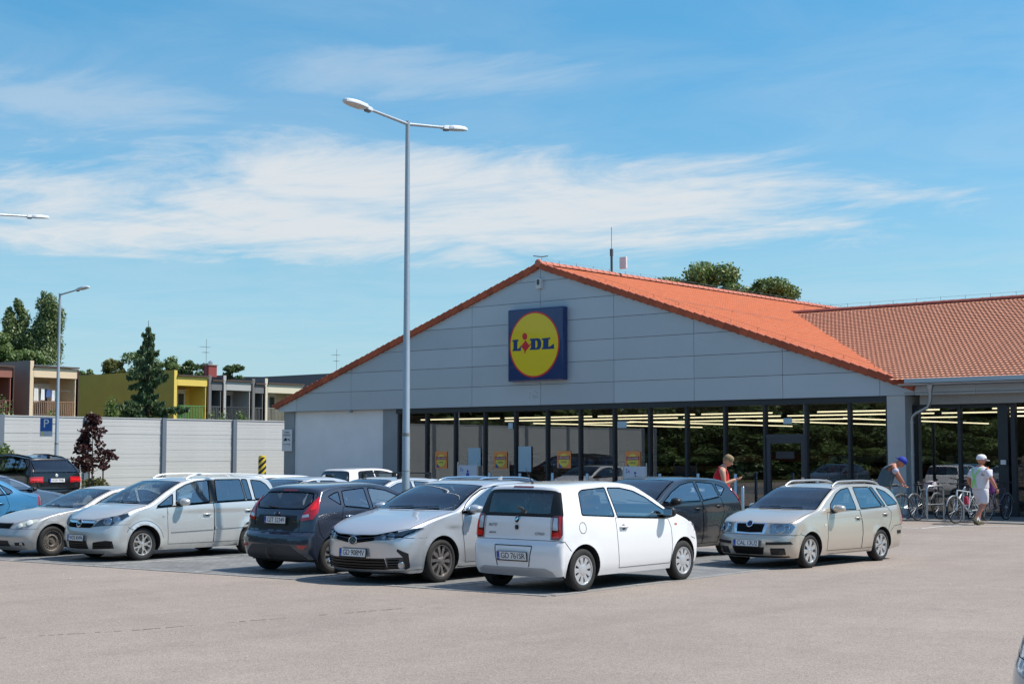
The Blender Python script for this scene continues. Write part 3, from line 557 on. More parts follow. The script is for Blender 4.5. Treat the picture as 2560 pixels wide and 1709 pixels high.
def tree(name, loc, h, spread, kind, seed, n, leaf, m, label, group, columnar=False, trunk_h=.25, cat='tree', sc=1.0):
    r = empty(name, loc); tree_parts(r, h, spread, kind, seed, n, leaf, m, trunk_h, columnar); tag(r, label, cat, group); return r
# beyond the terrace
pg = 'trees beyond the barrier'
tree('poplar_tree', (-135.6, 81.6, 0), 17.6, 1.75, 'p', 1, 42000, .17, poplar_m, 'narrow poplar beyond the terrace, the left of the tall pair', pg, True, .12)
tree('poplar_tree', (-133.5, 83.7, 0), 18.2, 2.35, 'p', 2, 52000, .17, poplar_m, 'broader poplar beyond the terrace, the right of the tall pair', pg, True, .12)
tree('broadleaf_tree', (-134.5, 78.6, 0), 14.2, 2.9, 'b', 3, 26000, .19, green, 'bushy tree cut by the left edge beside the poplars', pg)
tree('broadleaf_tree', (-125, 76.6, 0), 12.0, 2.8, 'b', 4, 20000, .18, green, 'lower bushy tree in front of the poplars', pg)
for k, (x, y, h, s, c_, lab) in enumerate(((-104.0, 69.0, 9.0, 1.1, green, 'small round tree top behind the olive wall, the leftmost'), (-102.4, 70.4, 9.8, 1.5, ygreen, 'yellowish tree top behind the olive wall left of the spruce'), (-101.0, 72.1, 10.4, 2.2, green, 'wide tree top behind the spruce'), (-99.0, 73.4, 10.0, 1.6, green, 'tree top behind the spruce on its right'), (-97.4, 74.7, 9.9, 1.5, dgreen, 'dark tree top between the yellow house and the chimney'), (-94.9, 76.9, 9.4, 1.35, dgreen, 'dark conical shrub top right of the red chimney'), (-92, 88.5, 8.8, 1.2, green, 'low green top above the far dark roof'))):
    tree('broadleaf_tree', (x, y, 0), h, s, 'b', 20 + k, 9000, .13, c_, lab, pg, trunk_h=.45)
for x_, y_, h_, sp_, sd_, lb_ in ((-53.4, 79.4, 13.6, 3.4, 41, 'left shoulder of the leafy clump behind the store roof'), (-51.4, 81.0, 14.8, 3.8, 43, 'tallest leafy tree of the clump behind the store roof'), (-49.0, 83.2, 13.4, 3.2, 42, 'right end of the leafy clump behind the store roof')): tree('broadleaf_tree', (x_, y_, 0), h_, sp_, 'b', sd_, 34000, .15, green, lb_, 'trees behind the store')
# the spruce
def spruce(loc, h, w, seed):
    r = empty('spruce_tree', loc); rng = np.random.default_rng(seed); t = MB(); t.tube([(0, 0, 0), (.03, .02, h * .5), (0, 0, h)], [.16, .10, .012], 8); P = []; Nn = []
    z = .9
    while z < h - .25:
        f = (h - z) / h; L = w * (f ** .85) * rng.uniform(.6, 1.25)
        if z > h * .62 and z < h * .70: L *= 1.2
        if h * .52 < z < h * .60: L *= .55
        for k in range(int(6 + 6 * f)):
            a = rng.uniform(0, 6.283); l = L * rng.uniform(.6, 1.1); dr = -.25 * l * rng.uniform(.4, 1.2); up = .16 * l
            p0 = np.array((0, 0, z)); p1 = np.array((l * .6 * math.cos(a), l * .6 * math.sin(a), z + dr * .7)); p2 = np.array((l * math.cos(a), l * math.sin(a), z + dr + up))
            t.tube([p0, p1, p2], [.025, .015, .005], 4, False); m = int(120 * l + 14); s = rng.uniform(.12, 1, (m, 1)) ** .75
            q = (1 - s) ** 2 * p0 + 2 * s * (1 - s) * p1 + s * s * p2; side = np.array((-math.sin(a), math.cos(a), 0)); q = q + side * rng.normal(0, .12, (m, 1)) * l * (1.05 - s) + np.array((0, 0, 1)) * (-np.abs(rng.normal(0, .09, (m, 1)))); P.append(q)
        z += rng.uniform(.20, .32)
    t.build('trunk', bark, r, smooth=60); P = np.concatenate(P); leaves('crown', P, .075, rng, r, needle, elong=2.6, droop=.6)
    tag(r, 'dark green spruce with a thin leading shoot in front of the olive house', 'tree'); return r
spruce((-68.5, 49.4, 0), 9.3, 3.2, 5)
# purple maple with two stakes
r = empty('purple_maple', (-53.5, 35.9, 0)); rng = np.random.default_rng(9); t = MB(); t.tube([(0, 0, 0), (.02, 0, 1.0), (-.03, .02, 2.0), (0, 0, 3.1)], [.035, .03, .022, .008], 6)
bl = []
for z, rad in ((1.35, .8), (1.55, .95), (1.8, .85), (2.05, .8), (2.3, .72), (2.6, .58), (2.9, .42), (3.2, .26), (3.4, .12)):
    for k in range(5): a = rng.uniform(0, 6.28); q = rad * rng.uniform(.4, .95); bl.append((q * math.cos(a), q * math.sin(a), z + rng.normal(0, .06), .22, .22, .13)); t.tube([(0, 0, z - .2), (q * math.cos(a), q * math.sin(a), z)], [.012, .004], 4, False)
t.build('trunk', bark, r); P, d = blob_points(rng, bl, 1900); leaves('crown', P, .135, rng, r, purple, elong=1.1)
tag(r, 'young purple-leaved maple standing before the grey barrier', 'tree')
for k, (dx_, dy_) in enumerate(((.35, .3), (-.05, -.1))):
    tag(MB().tube([(-53.5 + dx_, 35.9 + dy_, 0), (-53.5 + dx_, 35.9 + dy_, 1.5)], .03, 6).build('tree_stake', mat('stake wood', (.09, .05, .03), .9)), ('wooden stake right of the purple maple', 'wooden stake at the trunk of the purple maple')[k], 'stake')
rng = np.random.default_rng(3)
def shrub(loc, w, h, n, leaf, m, lab, grp, seed):
    r = empty('shrub', loc); rg = np.random.default_rng(seed); bl = [(rg.uniform(-w, w) * .6, rg.uniform(-w, w) * .6, h * rg.uniform(.35, .8), w * .45, w * .45, h * .28) for _ in range(9)]
    t = MB(); [t.tube([(0, 0, 0), (b_[0], b_[1], b_[2])], [.02, .006], 4, False) for b_ in bl]; t.build('stem', bark, r); P, d = blob_points(rg, bl, n); leaves('crown', P, leaf, rg, r, m); tag(r, lab, 'shrub', grp)
gs = 'shrubs in front of the terrace'
for k, (x, y, w, h, m, lab) in enumerate(((-80, 46.9, 1.5, 4.9, green, 'green shrub at the left edge under the brick house'), (-80, 50.5, 1.0, 4.4, green, 'low green shrub right of the grey party wall'), (-80, 55.0, .6, 5.0, green, 'slim green shrub against the olive wall'), (-78, 61.8, .9, 4.4, green, 'low green hedge right of the spruce'), (-78, 64.0, .7, 4.4, green, 'small green bush under the yellow balcony'), (-78, 69.5, .8, 4.6, ygreen, 'small yellowish bush under the grey balcony'), (-74, 66.3, 1.1, 5.6, ygreen, 'yellow green bush beside the store corner'))):
    shrub((x, y, 0), w, h, 2600, .11, m, lab, gs, 40 + k)
for k, y in enumerate((34.6, 36.6)): shrub((-54.2, y, 0), .5, .9, 500, .1, ygreen, ('low dry shrub at the foot of the barrier left of the maple', 'low dry shrub at the foot of the barrier by the maple stake')[k], 'low shrubs by the barrier', 60 + k)
# tree belt that the shop glass looks out on, and trees to the right of the car park
proto = {}
def belt(loc, h, s, seed, lab, grp):
    key = seed % 3
    if key not in proto:
        proto[key] = tree('broadleaf_tree', loc, 10, 4.3, 'b', 70 + key, 40000, .23, (dgreen, green, dgreen)[key], lab, grp, trunk_h=.02); proto[key].scale = (s, s, h / 10)
    else:
        o = copy_tree(proto[key], None, loc, random.uniform(0, 6.28), lab); o.scale = (s, s, h / 10); o['group'] = grp
for k in range(16):
    y = 30 - k * 5.0; x = -61.5 - random.uniform(0, 3) + max(0, k - 5) * 1.6
    belt((x, y, 0), random.uniform(9, 13), random.uniform(.95, 1.3), k, 'dense tree in the belt behind the barrier, mirrored in the shop glass', 'tree belt behind the barrier')
    belt((x + 2.2, y + 2.4, -.6), random.uniform(4, 5.5), random.uniform(.8, 1.0), k + 1, 'low bushy tree in the belt behind the barrier', 'tree belt behind the barrier')
for k in range(10):
    x = -40 + k * 6.8; belt((x, -50 - random.uniform(0, 6), 0), random.uniform(10, 14), random.uniform(1.0, 1.4), k + 1, 'dense tree in the belt behind the photographer', 'tree belt behind the photographer')
    belt((x + 3, -46, -.6), random.uniform(4, 6), random.uniform(.9, 1.1), k, 'low bushy tree in the belt behind the photographer', 'tree belt behind the photographer')
for k, (x, y) in enumerate(((17, 14), (21, 22), (19, 31), (24, 39), (15, 47))): belt((x, y, 0), random.uniform(7, 9.5), random.uniform(.9, 1.2), k, 'broadleaf tree beyond the right of the car park', 'trees right of the car park')
# ================================================================== terraced houses beyond the barrier
brown = mat('brown fascia', (.09, .055, .04), .7); frame_w = mat('window frame white', (.62, .62, .60), .6); pane_d = mat('window pane', (.05, .06, .07), .1, spec=.8); rail_c = {}
def house(y0, y1, wallc, innerc, railc, ztop_, lab, xs0=-90.0, xf=-88.0, win=True, inner2=None, clutter=None, back=-100, wall0=True, parapet=.0, tone2=None):
    r = empty('terraced_house', (xf, y0, 0)); tag(r, lab, 'house', 'terraced houses beyond the barrier')
    wm_ = mat('render %s' % lab[:18], wallc, .9, var=.14, vscale=.7); im = mat('balcony %s' % lab[:18], innerc, .9, var=.08, vscale=1); w = y1 - y0
    def B(n, m, *a): return MB().box(a[0] - xf, a[1] - xf, a[2] - y0, a[3] - y0, a[4], a[5]).build(n, m, r)
    B('rear_block', im, back, xs0, y0 + .3, y1, 0, ztop_ - .45)
    if wall0: B('party_wall', wm_, back, xf, y0, y0 + .30, 0, ztop_)
    B('wall_end', im, xf, xf + .02, y0 + .02, y0 + .28, 0, ztop_ - .02)
    # roof slab with fascia and gutter
    MB().prism([(back - xf, .3), (xf + .15 - xf, .3), (xf + .15 - xf, w), (back - xf, w)], 0, .10, Matrix(((1, 0, 0, 0), (0, 1, 0, 0), (-.035, 0, 1, ztop_ - .42), (0, 0, 0, 1)))).build('roof', brown, r)
    B('roof_beam', im, xf - .12, xf + .02, y0 + .3, y1, ztop_ - 1.10, ztop_ - .45)
    B('balcony_slab', im, xs0, xf, y0 + .3, y1, 4.15, 4.40); B('end_post', im, xf - .25, xf - .02, y1 - .22, y1, 0, ztop_ - .45)
    MB().tube([(.06, w - .02, 0), (.06, w - .02, ztop_ - .5)], .045, 6).build('drainpipe', brown, r)
    B('end_wall', im, xs0, xf - .02, y1 - .16, y1 - .02, 0, ztop_ - .45)
    rm_ = mat('rail %s' % lab[:18], railc, .6); b = MB()
    b.box(-.06, 0, .32, w - .24, 5.36, 5.42); k = int((w - .6) / .14)
    for i in range(k): b.box(-.05, -.02, .36 + i * .14, .41 + i * .14, 4.45, 5.36)
    ro = b.build('balcony_railing', rm_, r); ro['kind'] = 'stuff'
    if win:
        wy = y0 + .3 + (w - .3) * .30
        f = B('window_frame', frame_w, xs0, xs0 + .06, wy, wy + 1.35, 4.45, 6.45)
        for j in range(2): MB().box(xs0 + .062 - xf, xs0 + .07 - xf, wy + .10 + j * .62 - y0, wy + .62 + j * .62 - y0, 4.6, 6.35).build('window_pane', pane_d, f)
        B('roller_box', frame_w, xs0, xs0 + .14, wy - .05, wy + 1.4, 6.45, 6.68)
    return r
house(47.6, 52.9, (.34, .29, .22), (.30, .12, .09), (.16, .05, .05), 8.0, 'brick fronted terraced house at the left edge')
h2 = house(52.9 + 1.2, 57.8, (.26, .24, .21), (.74, .58, .40), (.30, .17, .10), 8.1, 'tan terraced house with solar panels and washing on the balcony')
for j in range(4):
    M = Matrix.Translation((-.9 - 1.05 * j, 1.9, 7.78 + .035 * (.9 + 1.05 * j))) @ Matrix.Rotation(R(8), 4, 'Y')
    tag(MB().box(-.5, .5, -1.5, 1.5, 0, .05, Matrix.Translation((-88, 54.1, 0)) @ M).build('solar_panel', mat('solar glass', (.10, .17, .30), .12, .3, .6)), 'blue solar panel on the tan house roof, %s from the eaves' % ('first', 'second', 'third', 'last')[j], 'solar panel', 'solar panels on the tan house')
for j, (y, c_, h_, w_, lab) in enumerate(((54.75, (.66, .64, .60), .95, .38, 'white sheet hanging leftmost on the washing line'), (55.25, (.72, .72, .72), .75, .30, 'white towel beside the sheet on the washing line'), (55.68, (.06, .12, .30), .5, .36, 'navy shirt on the washing line'), (56.05, (.70, .70, .70), .7, .24, 'white shirt right of the navy one on the washing line'), (56.36, (.05, .36, .30), .5, .30, 'teal towel at the right end of the washing line'))):
    b = MB(); n = 6; zz = 6.28 - .04 * j
    vs = [(-88.22 + .03 * math.sin(i * 2.1 + j) * (1 - f), y + w_ * (i / n - .5) * (.85 + .15 * f), zz - h_ * f - .03 * math.sin(i * 3)) for f in (0, .5, 1) for i in range(n + 1)]; vs += [(x - .02, y_, z_) for x, y_, z_ in vs]
    q = 3 * (n + 1); fs = [(a, a + 1, a + n + 2, a + n + 1) for a in [r_ * (n + 1) + i for r_ in range(2) for i in range(n)]]; b.add(vs, fs + [tuple(q + i for i in f)[::-1] for f in fs]); tag(b.build('laundry', mat('cloth %d' % j, c_, .9), smooth=True), lab, 'laundry', 'washing on the tan balcony')
tag(MB().tube([(-88.21, 54.4, 6.36), (-88.21, 55.8, 6.22), (-88.21, 57.5, 6.12)], .012, 4).build('washing_line', mat('wire', (.12, .12, .13))), 'washing line across the tan balcony', 'line')
house(65.76, 68.85, (.34, .27, .055), (.74, .55, .12), (.10, .26, .08), 7.95, 'olive and yellow terraced house with a green balcony rail', back=-101)
h4 = house(70.24, 73.0, (.18, .185, .19), (.42, .42, .41), (.05, .05, .05), 7.75, 'grey terraced house with a dark balcony', win=True)
house(68.87, 70.24, (.14, .145, .15), (.16, .165, .17), (.1, .1, .1), 7.7, 'grey party wing between the yellow and the grey house', win=False, xs0=-89.7)
house(74.26, 78.2, (.2, .2, .2), (.66, .60, .46), (.30, .27, .2), 7.68, 'pale terraced house half hidden by the store roof'); house(73.0, 74.26, (.15, .155, .16), (.17, .175, .18), (.1, .1, .1), 7.6, 'grey party wing between the grey and the pale house', win=False, xs0=-89.6)
house(82, 92, (.10, .115, .14), (.10, .115, .14), (.1, .1, .1), 8.4, 'long dark roofed house farthest along the terrace', win=False, xs0=-89, back=-110)
house(92, 99, (.10, .115, .14), (.10, .115, .14), (.1, .1, .1), 8.35, 'dark house end beyond the terrace, hidden by the gable', win=False, xs0=-89, back=-110)
b = empty('chimney', (-88.6, 69.5, 7.6)); MB().box(-.3, .3, -.38, .38, 0, .85).build('stack', mat('red chimney', (.26, .05, .045), .8), b); MB().box(-.36, .36, -.44, .44, .85, .92).build('cap', mat('chimney cap', (.30, .22, .2), .8), b); MB().lathe([(.18, 0), (.18, .2), (.001, .32)], 12, Matrix.Translation((0, 0, .92))).build('cowl', mat('steel', (.55, .56, .57), .3, .9), b, smooth=40); tag(b, 'red brick chimney with a round steel cowl', 'chimney')
def aerial(loc, h, ys, lab):
    r = empty('tv_aerial', loc); MB().tube([(0, 0, 0), (0, 0, h)], .014, 5).build('mast', mat('aerial metal', (.16, .17, .18), .5, .5), r)
    for z, w in ys: MB().tube([(0, -w, z), (0, w * .6, z)], .009, 4).build('boom', mat('aerial metal', (.16, .17, .18)), r); b = MB(); [b.tube([(-.25, -w + 1.6 * w * k / 7, z), (.25, -w + 1.6 * w * k / 7, z)], .005, 3) for k in range(8)]; b.build('elements', mat('aerial metal', (.16, .17, .18)), r)
    tag(r, lab, 'antenna')
aerial((-88.4, 68.95, 7.5), 2.9, ((2.3, .55), (1.9, .3), (1.0, .55)), 'tall thin television aerial beside the red chimney'); aerial((-89.5, 57.3, 7.7), .6, ((.42, .6),), 'small television aerial on the tan house roof'); aerial((-91, 84.5, 8.0), 2.6, ((2.1, .5), (1.6, .3)), 'thin television aerial above the store verge')

# ================================================================== car builder
def pchip(xs, ys):
    xs = np.asarray(xs, float); ys = np.asarray(ys, float); h = np.diff(xs); d = np.diff(ys) / h
    m = np.zeros_like(ys); m[0] = d[0]; m[-1] = d[-1]
    for i in range(1, len(xs) - 1):
        if d[i - 1] * d[i] > 0:
            w1 = 2 * h[i] + h[i - 1]; w2 = h[i] + 2 * h[i - 1]; m[i] = (w1 + w2) / (w1 / d[i - 1] + w2 / d[i])
    def f(x):
        x = np.clip(np.asarray(x, float), xs[0], xs[-1]); i = np.clip(np.searchsorted(xs, x, 'right') - 1, 0, len(xs) - 2)
        t = (x - xs[i]) / h[i]
        return ((1 + 2 * t) * (1 - t) ** 2 * ys[i] + t * (1 - t) ** 2 * h[i] * m[i] + t * t * (3 - 2 * t) * ys[i + 1] + t * t * (t - 1) * h[i] * m[i + 1])
    return f
def in_poly(x, y, poly):
    x = np.asarray(x); y = np.asarray(y); r = np.zeros(x.shape, bool); n = len(poly)
    for i in range(n):
        x0, y0 = poly[i]; x1, y1 = poly[(i + 1) % n]
        if y0 == y1: continue
        c = ((y0 > y) != (y1 > y)) & (x < (x1 - x0) * (y - y0) / (y1 - y0) + x0)
        r ^= c
    return r
def densify(poly, step, closed=True):
    out = []; n = len(poly)
    for i in range(n if closed else n - 1):
        a = poly[i]; b = poly[(i + 1) % n]; k = max(1, int(math.ceil(math.hypot(b[0] - a[0], b[1] - a[1]) / step)))
        out += [(a[0] + (b[0] - a[0]) * j / k, a[1] + (b[1] - a[1]) * j / k) for j in range(k)]
    if not closed: out.append(tuple(poly[-1]))
    return out
def rounded(poly, r):
    out = []; n = len(poly)
    for i in range(n):
        p = Vector(poly[i][:2]); a = Vector(poly[i - 1][:2]) - p; b = Vector(poly[(i + 1) % n][:2]) - p
        q = poly[i][2] if len(poly[i]) > 2 else r
        if q <= 0 or a.length < 1e-6 or b.length < 1e-6: out.append(tuple(p)); continue
        ra = min(q, a.length * 0.45); rb = min(q, b.length * 0.45)
        A = p + a.normalized() * ra; B = p + b.normalized() * rb
        for t in (0, .25, .5, .75, 1): out.append(tuple(A * (1 - t) ** 2 + p * 2 * t * (1 - t) + B * t * t))
    return out
class Car:
    def __init__(s, sp):
        s.sp = sp; st = np.array(sp['st'], float); s.st = st
        ch = np.maximum(np.hypot(np.diff(st[:, 0]), np.diff(st[:, 1])), np.hypot(np.diff(st[:, 2]), np.diff(st[:, 3])))
        s.u = np.concatenate([[0], np.cumsum(np.maximum(ch, 0.02))]); s.U = s.u[-1]
        s.fc = [pchip(s.u, st[:, k]) for k in range(5)]
        s.plan = pchip(*zip(*sp['plan'])); s.zo = pchip(*zip(*sp['zo'])); s.Wd = sp['W']
        s.l0 = sp['fo'] + sp['wb'] / 2; s.VW = s.Wd * 1.2
        s.wheels = [(sp['fo'], sp['wr']), (sp['fo'] + sp['wb'], sp['wr'])]
        s.ar = sp.get('ar', sp['wr'] * 1.17)
    def Y(s, l, z):
        y = s.Wd * s.plan(l) + s.zo(z)
        for wl, wr in s.wheels:
            r = np.hypot(l - wl, z - wr) - s.ar
            y = y + s.sp.get('flare', 0.014) * np.clip(1 - np.abs(r) / 0.13, 0, 1) ** 2 * (np.asarray(z) > wr - .1)
        for la, za, lb, zb, dep, wd in s.sp.get('crease', ()):
            zl = za + (zb - za) * np.clip((l - la) / (lb - la), -.2, 1.2)
            t = np.clip((np.asarray(z) - zl) / wd + .5, 0, 1); fade = np.clip(np.minimum(l - la, lb - l) / .25 + .5, 0, 1)
            y = y - dep * (1 - t * t * (3 - 2 * t)) * fade
        return y
    def side(s, l, z):
        l = np.asarray(l, float); z = np.asarray(z, float)
        return np.stack([s.Y(l, z), l - s.l0, z], -1)
    def side_n(s, l, z):
        e = 4e-3; l = np.asarray(l, float); z = np.asarray(z, float)
        a = s.side(l + e, z) - s.side(l - e, z); b = s.side(l, z + e) - s.side(l, z - e)
        n = np.cross(a, b); return n / np.linalg.norm(n, axis=-1, keepdims=True)
    def strip(s, u, v):
        u = np.asarray(u, float); th = np.clip(np.asarray(v, float) / s.VW, 0, 1) * math.pi / 2
        xc, zc, xs, zs, n = (f(u) for f in s.fc); e = 2 / n
        yf = np.sin(th) ** e; D = 1 - np.clip(np.cos(th), 0, 1) ** e
        z = zc + (zs - zc) * D; l = xc + (xs - xc) * D
        return np.stack([s.Y(xs, zs) * yf, l - s.l0, z], -1)
    def strip_n(s, u, v):
        e = 3e-3; u = np.asarray(u, float); v = np.asarray(v, float)
        u0 = np.clip(u - e, 0, s.U); u1 = np.clip(u + e, 0, s.U); v0 = np.clip(v - e, 1e-4, s.VW - 1e-4); v1 = np.clip(v + e, 2e-4 + e, s.VW - 1e-4)
        v0 = np.minimum(v0, v1 - 1e-3)
        a = s.strip(u1, v) - s.strip(u0, v); b = s.strip(u, v1) - s.strip(u, v0)
        n = np.cross(b, a); n = n / np.maximum(np.linalg.norm(n, axis=-1, keepdims=True), 1e-9)
        c = (np.asarray(v) < 2e-3); n[..., 0] = np.where(c, 0, n[..., 0]); return n / np.linalg.norm(n, axis=-1, keepdims=True)
    def iu(s, i): return np.interp(i, np.arange(len(s.u)), s.u)
    def dom(s, poly, step=0.05, closed=True):
        """(station index, lateral fraction) -> strip domain"""
        out = []
        for i, yf in densify([(a, b) for a, b in poly], 0.12, closed):
            u = float(s.iu(i)); n = float(s.fc[4](u)); out.append((u, s.VW * 2 / math.pi * math.asin(min(1, max(0, yf)) ** (n / 2))))
        return out
    def at(s, i, yf=0.0):
        d = s.dom([(i, yf)], closed=False)[0]; u, v = d
        return Vector(s.strip(u, v)), Vector(s.strip_n(u, max(v, 1e-3)))
def cdt(loops, pts):
    vs = []; es = []
    for lp, closed in loops:
        o = len(vs); vs += [Vector(p) for p in lp]; n = len(lp)
        es += [(o + i, o + (i + 1) % n) for i in range(n if closed else n - 1)]
    vs += [Vector(p) for p in pts]
    r = delaunay_2d_cdt(vs, es, [], 0, 1e-4)
    V = np.array([(p.x, p.y) for p in r[0]]); F = np.array([f for f in r[2] if len(f) == 3], int)
    return V, F
def np_mesh(name, V, F, nrm=None, smooth=True):
    me = bpy.data.meshes.new(name); me.from_pydata([tuple(map(float, p)) for p in V], [], [tuple(map(int, f)) for f in F])
    if smooth: me.polygons.foreach_set('use_smooth', [True] * len(me.polygons))
    if nrm is not None: me.normals_split_custom_set_from_vertices([tuple(map(float, q)) for q in nrm])
    return me
def wheel_mesh(parent, sp, style, side, l, mats):
    """wheel at the parent's local origin, axle along X, outer face towards +X when side = 1"""
    wr, tw = sp['wr'], sp.get('tw', .2); rr = sp.get('rr', wr * .66); sg = side
    M = Matrix.Rotation(math.pi / 2, 4, 'Y') if sg > 0 else Matrix.Rotation(-math.pi / 2, 4, 'Y')
    hub = MB(); hub.lathe([(0.001, tw * .05), (rr * .95, tw * .05), (rr * .97, -tw * .45)], 24, M)
    h = hub.build('wheel', mats['dark'], parent); h.location = (sg * (sp['track'] - tw / 2), l - sp['fo'] - sp['wb'] / 2, wr)
    t = MB(); w = tw / 2
    t.lathe([(rr, w * .80), (rr + .012, w * .93), (rr + (wr - rr) * .45, w * 1.0), (wr - .022, w * .90), (wr - .004, w * .74), (wr, w * .5), (wr, w * .44), (wr - .008, w * .43), (wr - .008, w * .37), (wr, w * .36),
             (wr, w * .04), (wr - .008, w * .03), (wr - .008, -w * .03), (wr, -w * .04), (wr, -w * .5), (wr - .004, -w * .74), (wr - .022, -w * .9), (rr, -w * .8)], 48, M)
    t.build('tyre', mats['tyre'], h, smooth=40)
    r = MB(); o = w * .82                           # outer face height
    r.lathe([(rr + .004, o - .002), (rr + .004, o + .008), (rr - .008, o + .006), (rr - .016, o - .02), (rr - .03, -w * .6)], 40, M)
    if style == 'steel':
        r.lathe([(rr - .016, o - .025), (rr * .86, o - .035), (rr * .80, o - .028)], 40, M)
        for k in range(18):
            a0, a1 = (k + .28) * math.pi / 9, (k + 1.0 - .02) * math.pi / 9
            r.prism([(rr * .80 * math.cos(a0), rr * .80 * math.sin(a0)), (rr * .80 * math.cos(a1), rr * .80 * math.sin(a1)), (rr * .66 * math.cos(a1), rr * .66 * math.sin(a1)), (rr * .66 * math.cos(a0), rr * .66 * math.sin(a0))], o - .04, o - .028, M)
        r.lathe([(rr * .67, o - .03), (rr * .52, o - .02), (rr * .42, o - .045), (rr * .22, o - .045), (rr * .20, o - .015), (.001, o - .012)], 40, M)
    else:
        n, kind, wi, wo, ri = {'cap': (9, 's', .135, .225, .40), 'five_y': (5, 'y', .13, .12, .17), 'turbine': (10, 't', .085, .15, .22), 'six': (7, 's', .15, .25, .30), 'multi': (10, 's', .08, .13, .26), 'fivefat': (5, 's', .2, .3, .28)}[style]
        r.lathe([(rr * ri * 1.25, o - .016), (rr * ri, o - .004), (rr * ri * .5, o), (.001, o + .002)], 24, M)
        for k in range(n):
            a = 2 * math.pi * (k + .25) / n
            def P(rad, off, da=0):
                ca, sa = math.cos(a + da), math.sin(a + da); return (rad * ca - off * sa, rad * sa + off * ca)
            r0, r1 = rr * ri * .9, rr * .97
            if kind == 's':
                r.prism([P(r0, -rr * wi), P(rr * .6, -rr * wi * 1.05), P(r1, -rr * wo), P(r1, rr * wo), P(rr * .6, rr * wi * 1.05), P(r0, rr * wi)], o - .03, o - .004, M)
            elif kind == 't':
                r.prism([P(r0, -rr * wi), P(rr * .6, -rr * wi + rr * .05), P(r1, rr * .10 - rr * wo), P(r1, rr * .10 + rr * wo * .8), P(rr * .6, rr * .06 + rr * wi), P(r0, rr * wi)], o - .03, o - .004 if k % 2 else o - .012, M)
            else:
                r.prism([P(r0, -rr * wi), P(rr * .58, -rr * wi), P(rr * .58, rr * wi), P(r0, rr * wi)], o - .03, o - .006, M)
                for q in (-1, 1):
                    r.prism([P(rr * .52, q * rr * .02), P(rr * .52, q * rr * .14), P(rr * .75, q * rr * .27), P(r1, q * rr * .36), P(r1, q * rr * .17), P(rr * .72, q * rr * .12)], o - .03, o - .005, M)
        if style == 'cap': r.lathe([(r1 * 1.0, o - .004), (rr * .85, o - .006)], 40, M)
    r.build('rim', mats['rim'], h, smooth=35)
    if style != 'steel':
        b = MB(); b.lathe([(rr * .78, 0.0), (rr * .78, .012), (rr * .3, .012)], 28, M); b.build('brake_disc', mats['brake'], h, smooth=35)
    return h
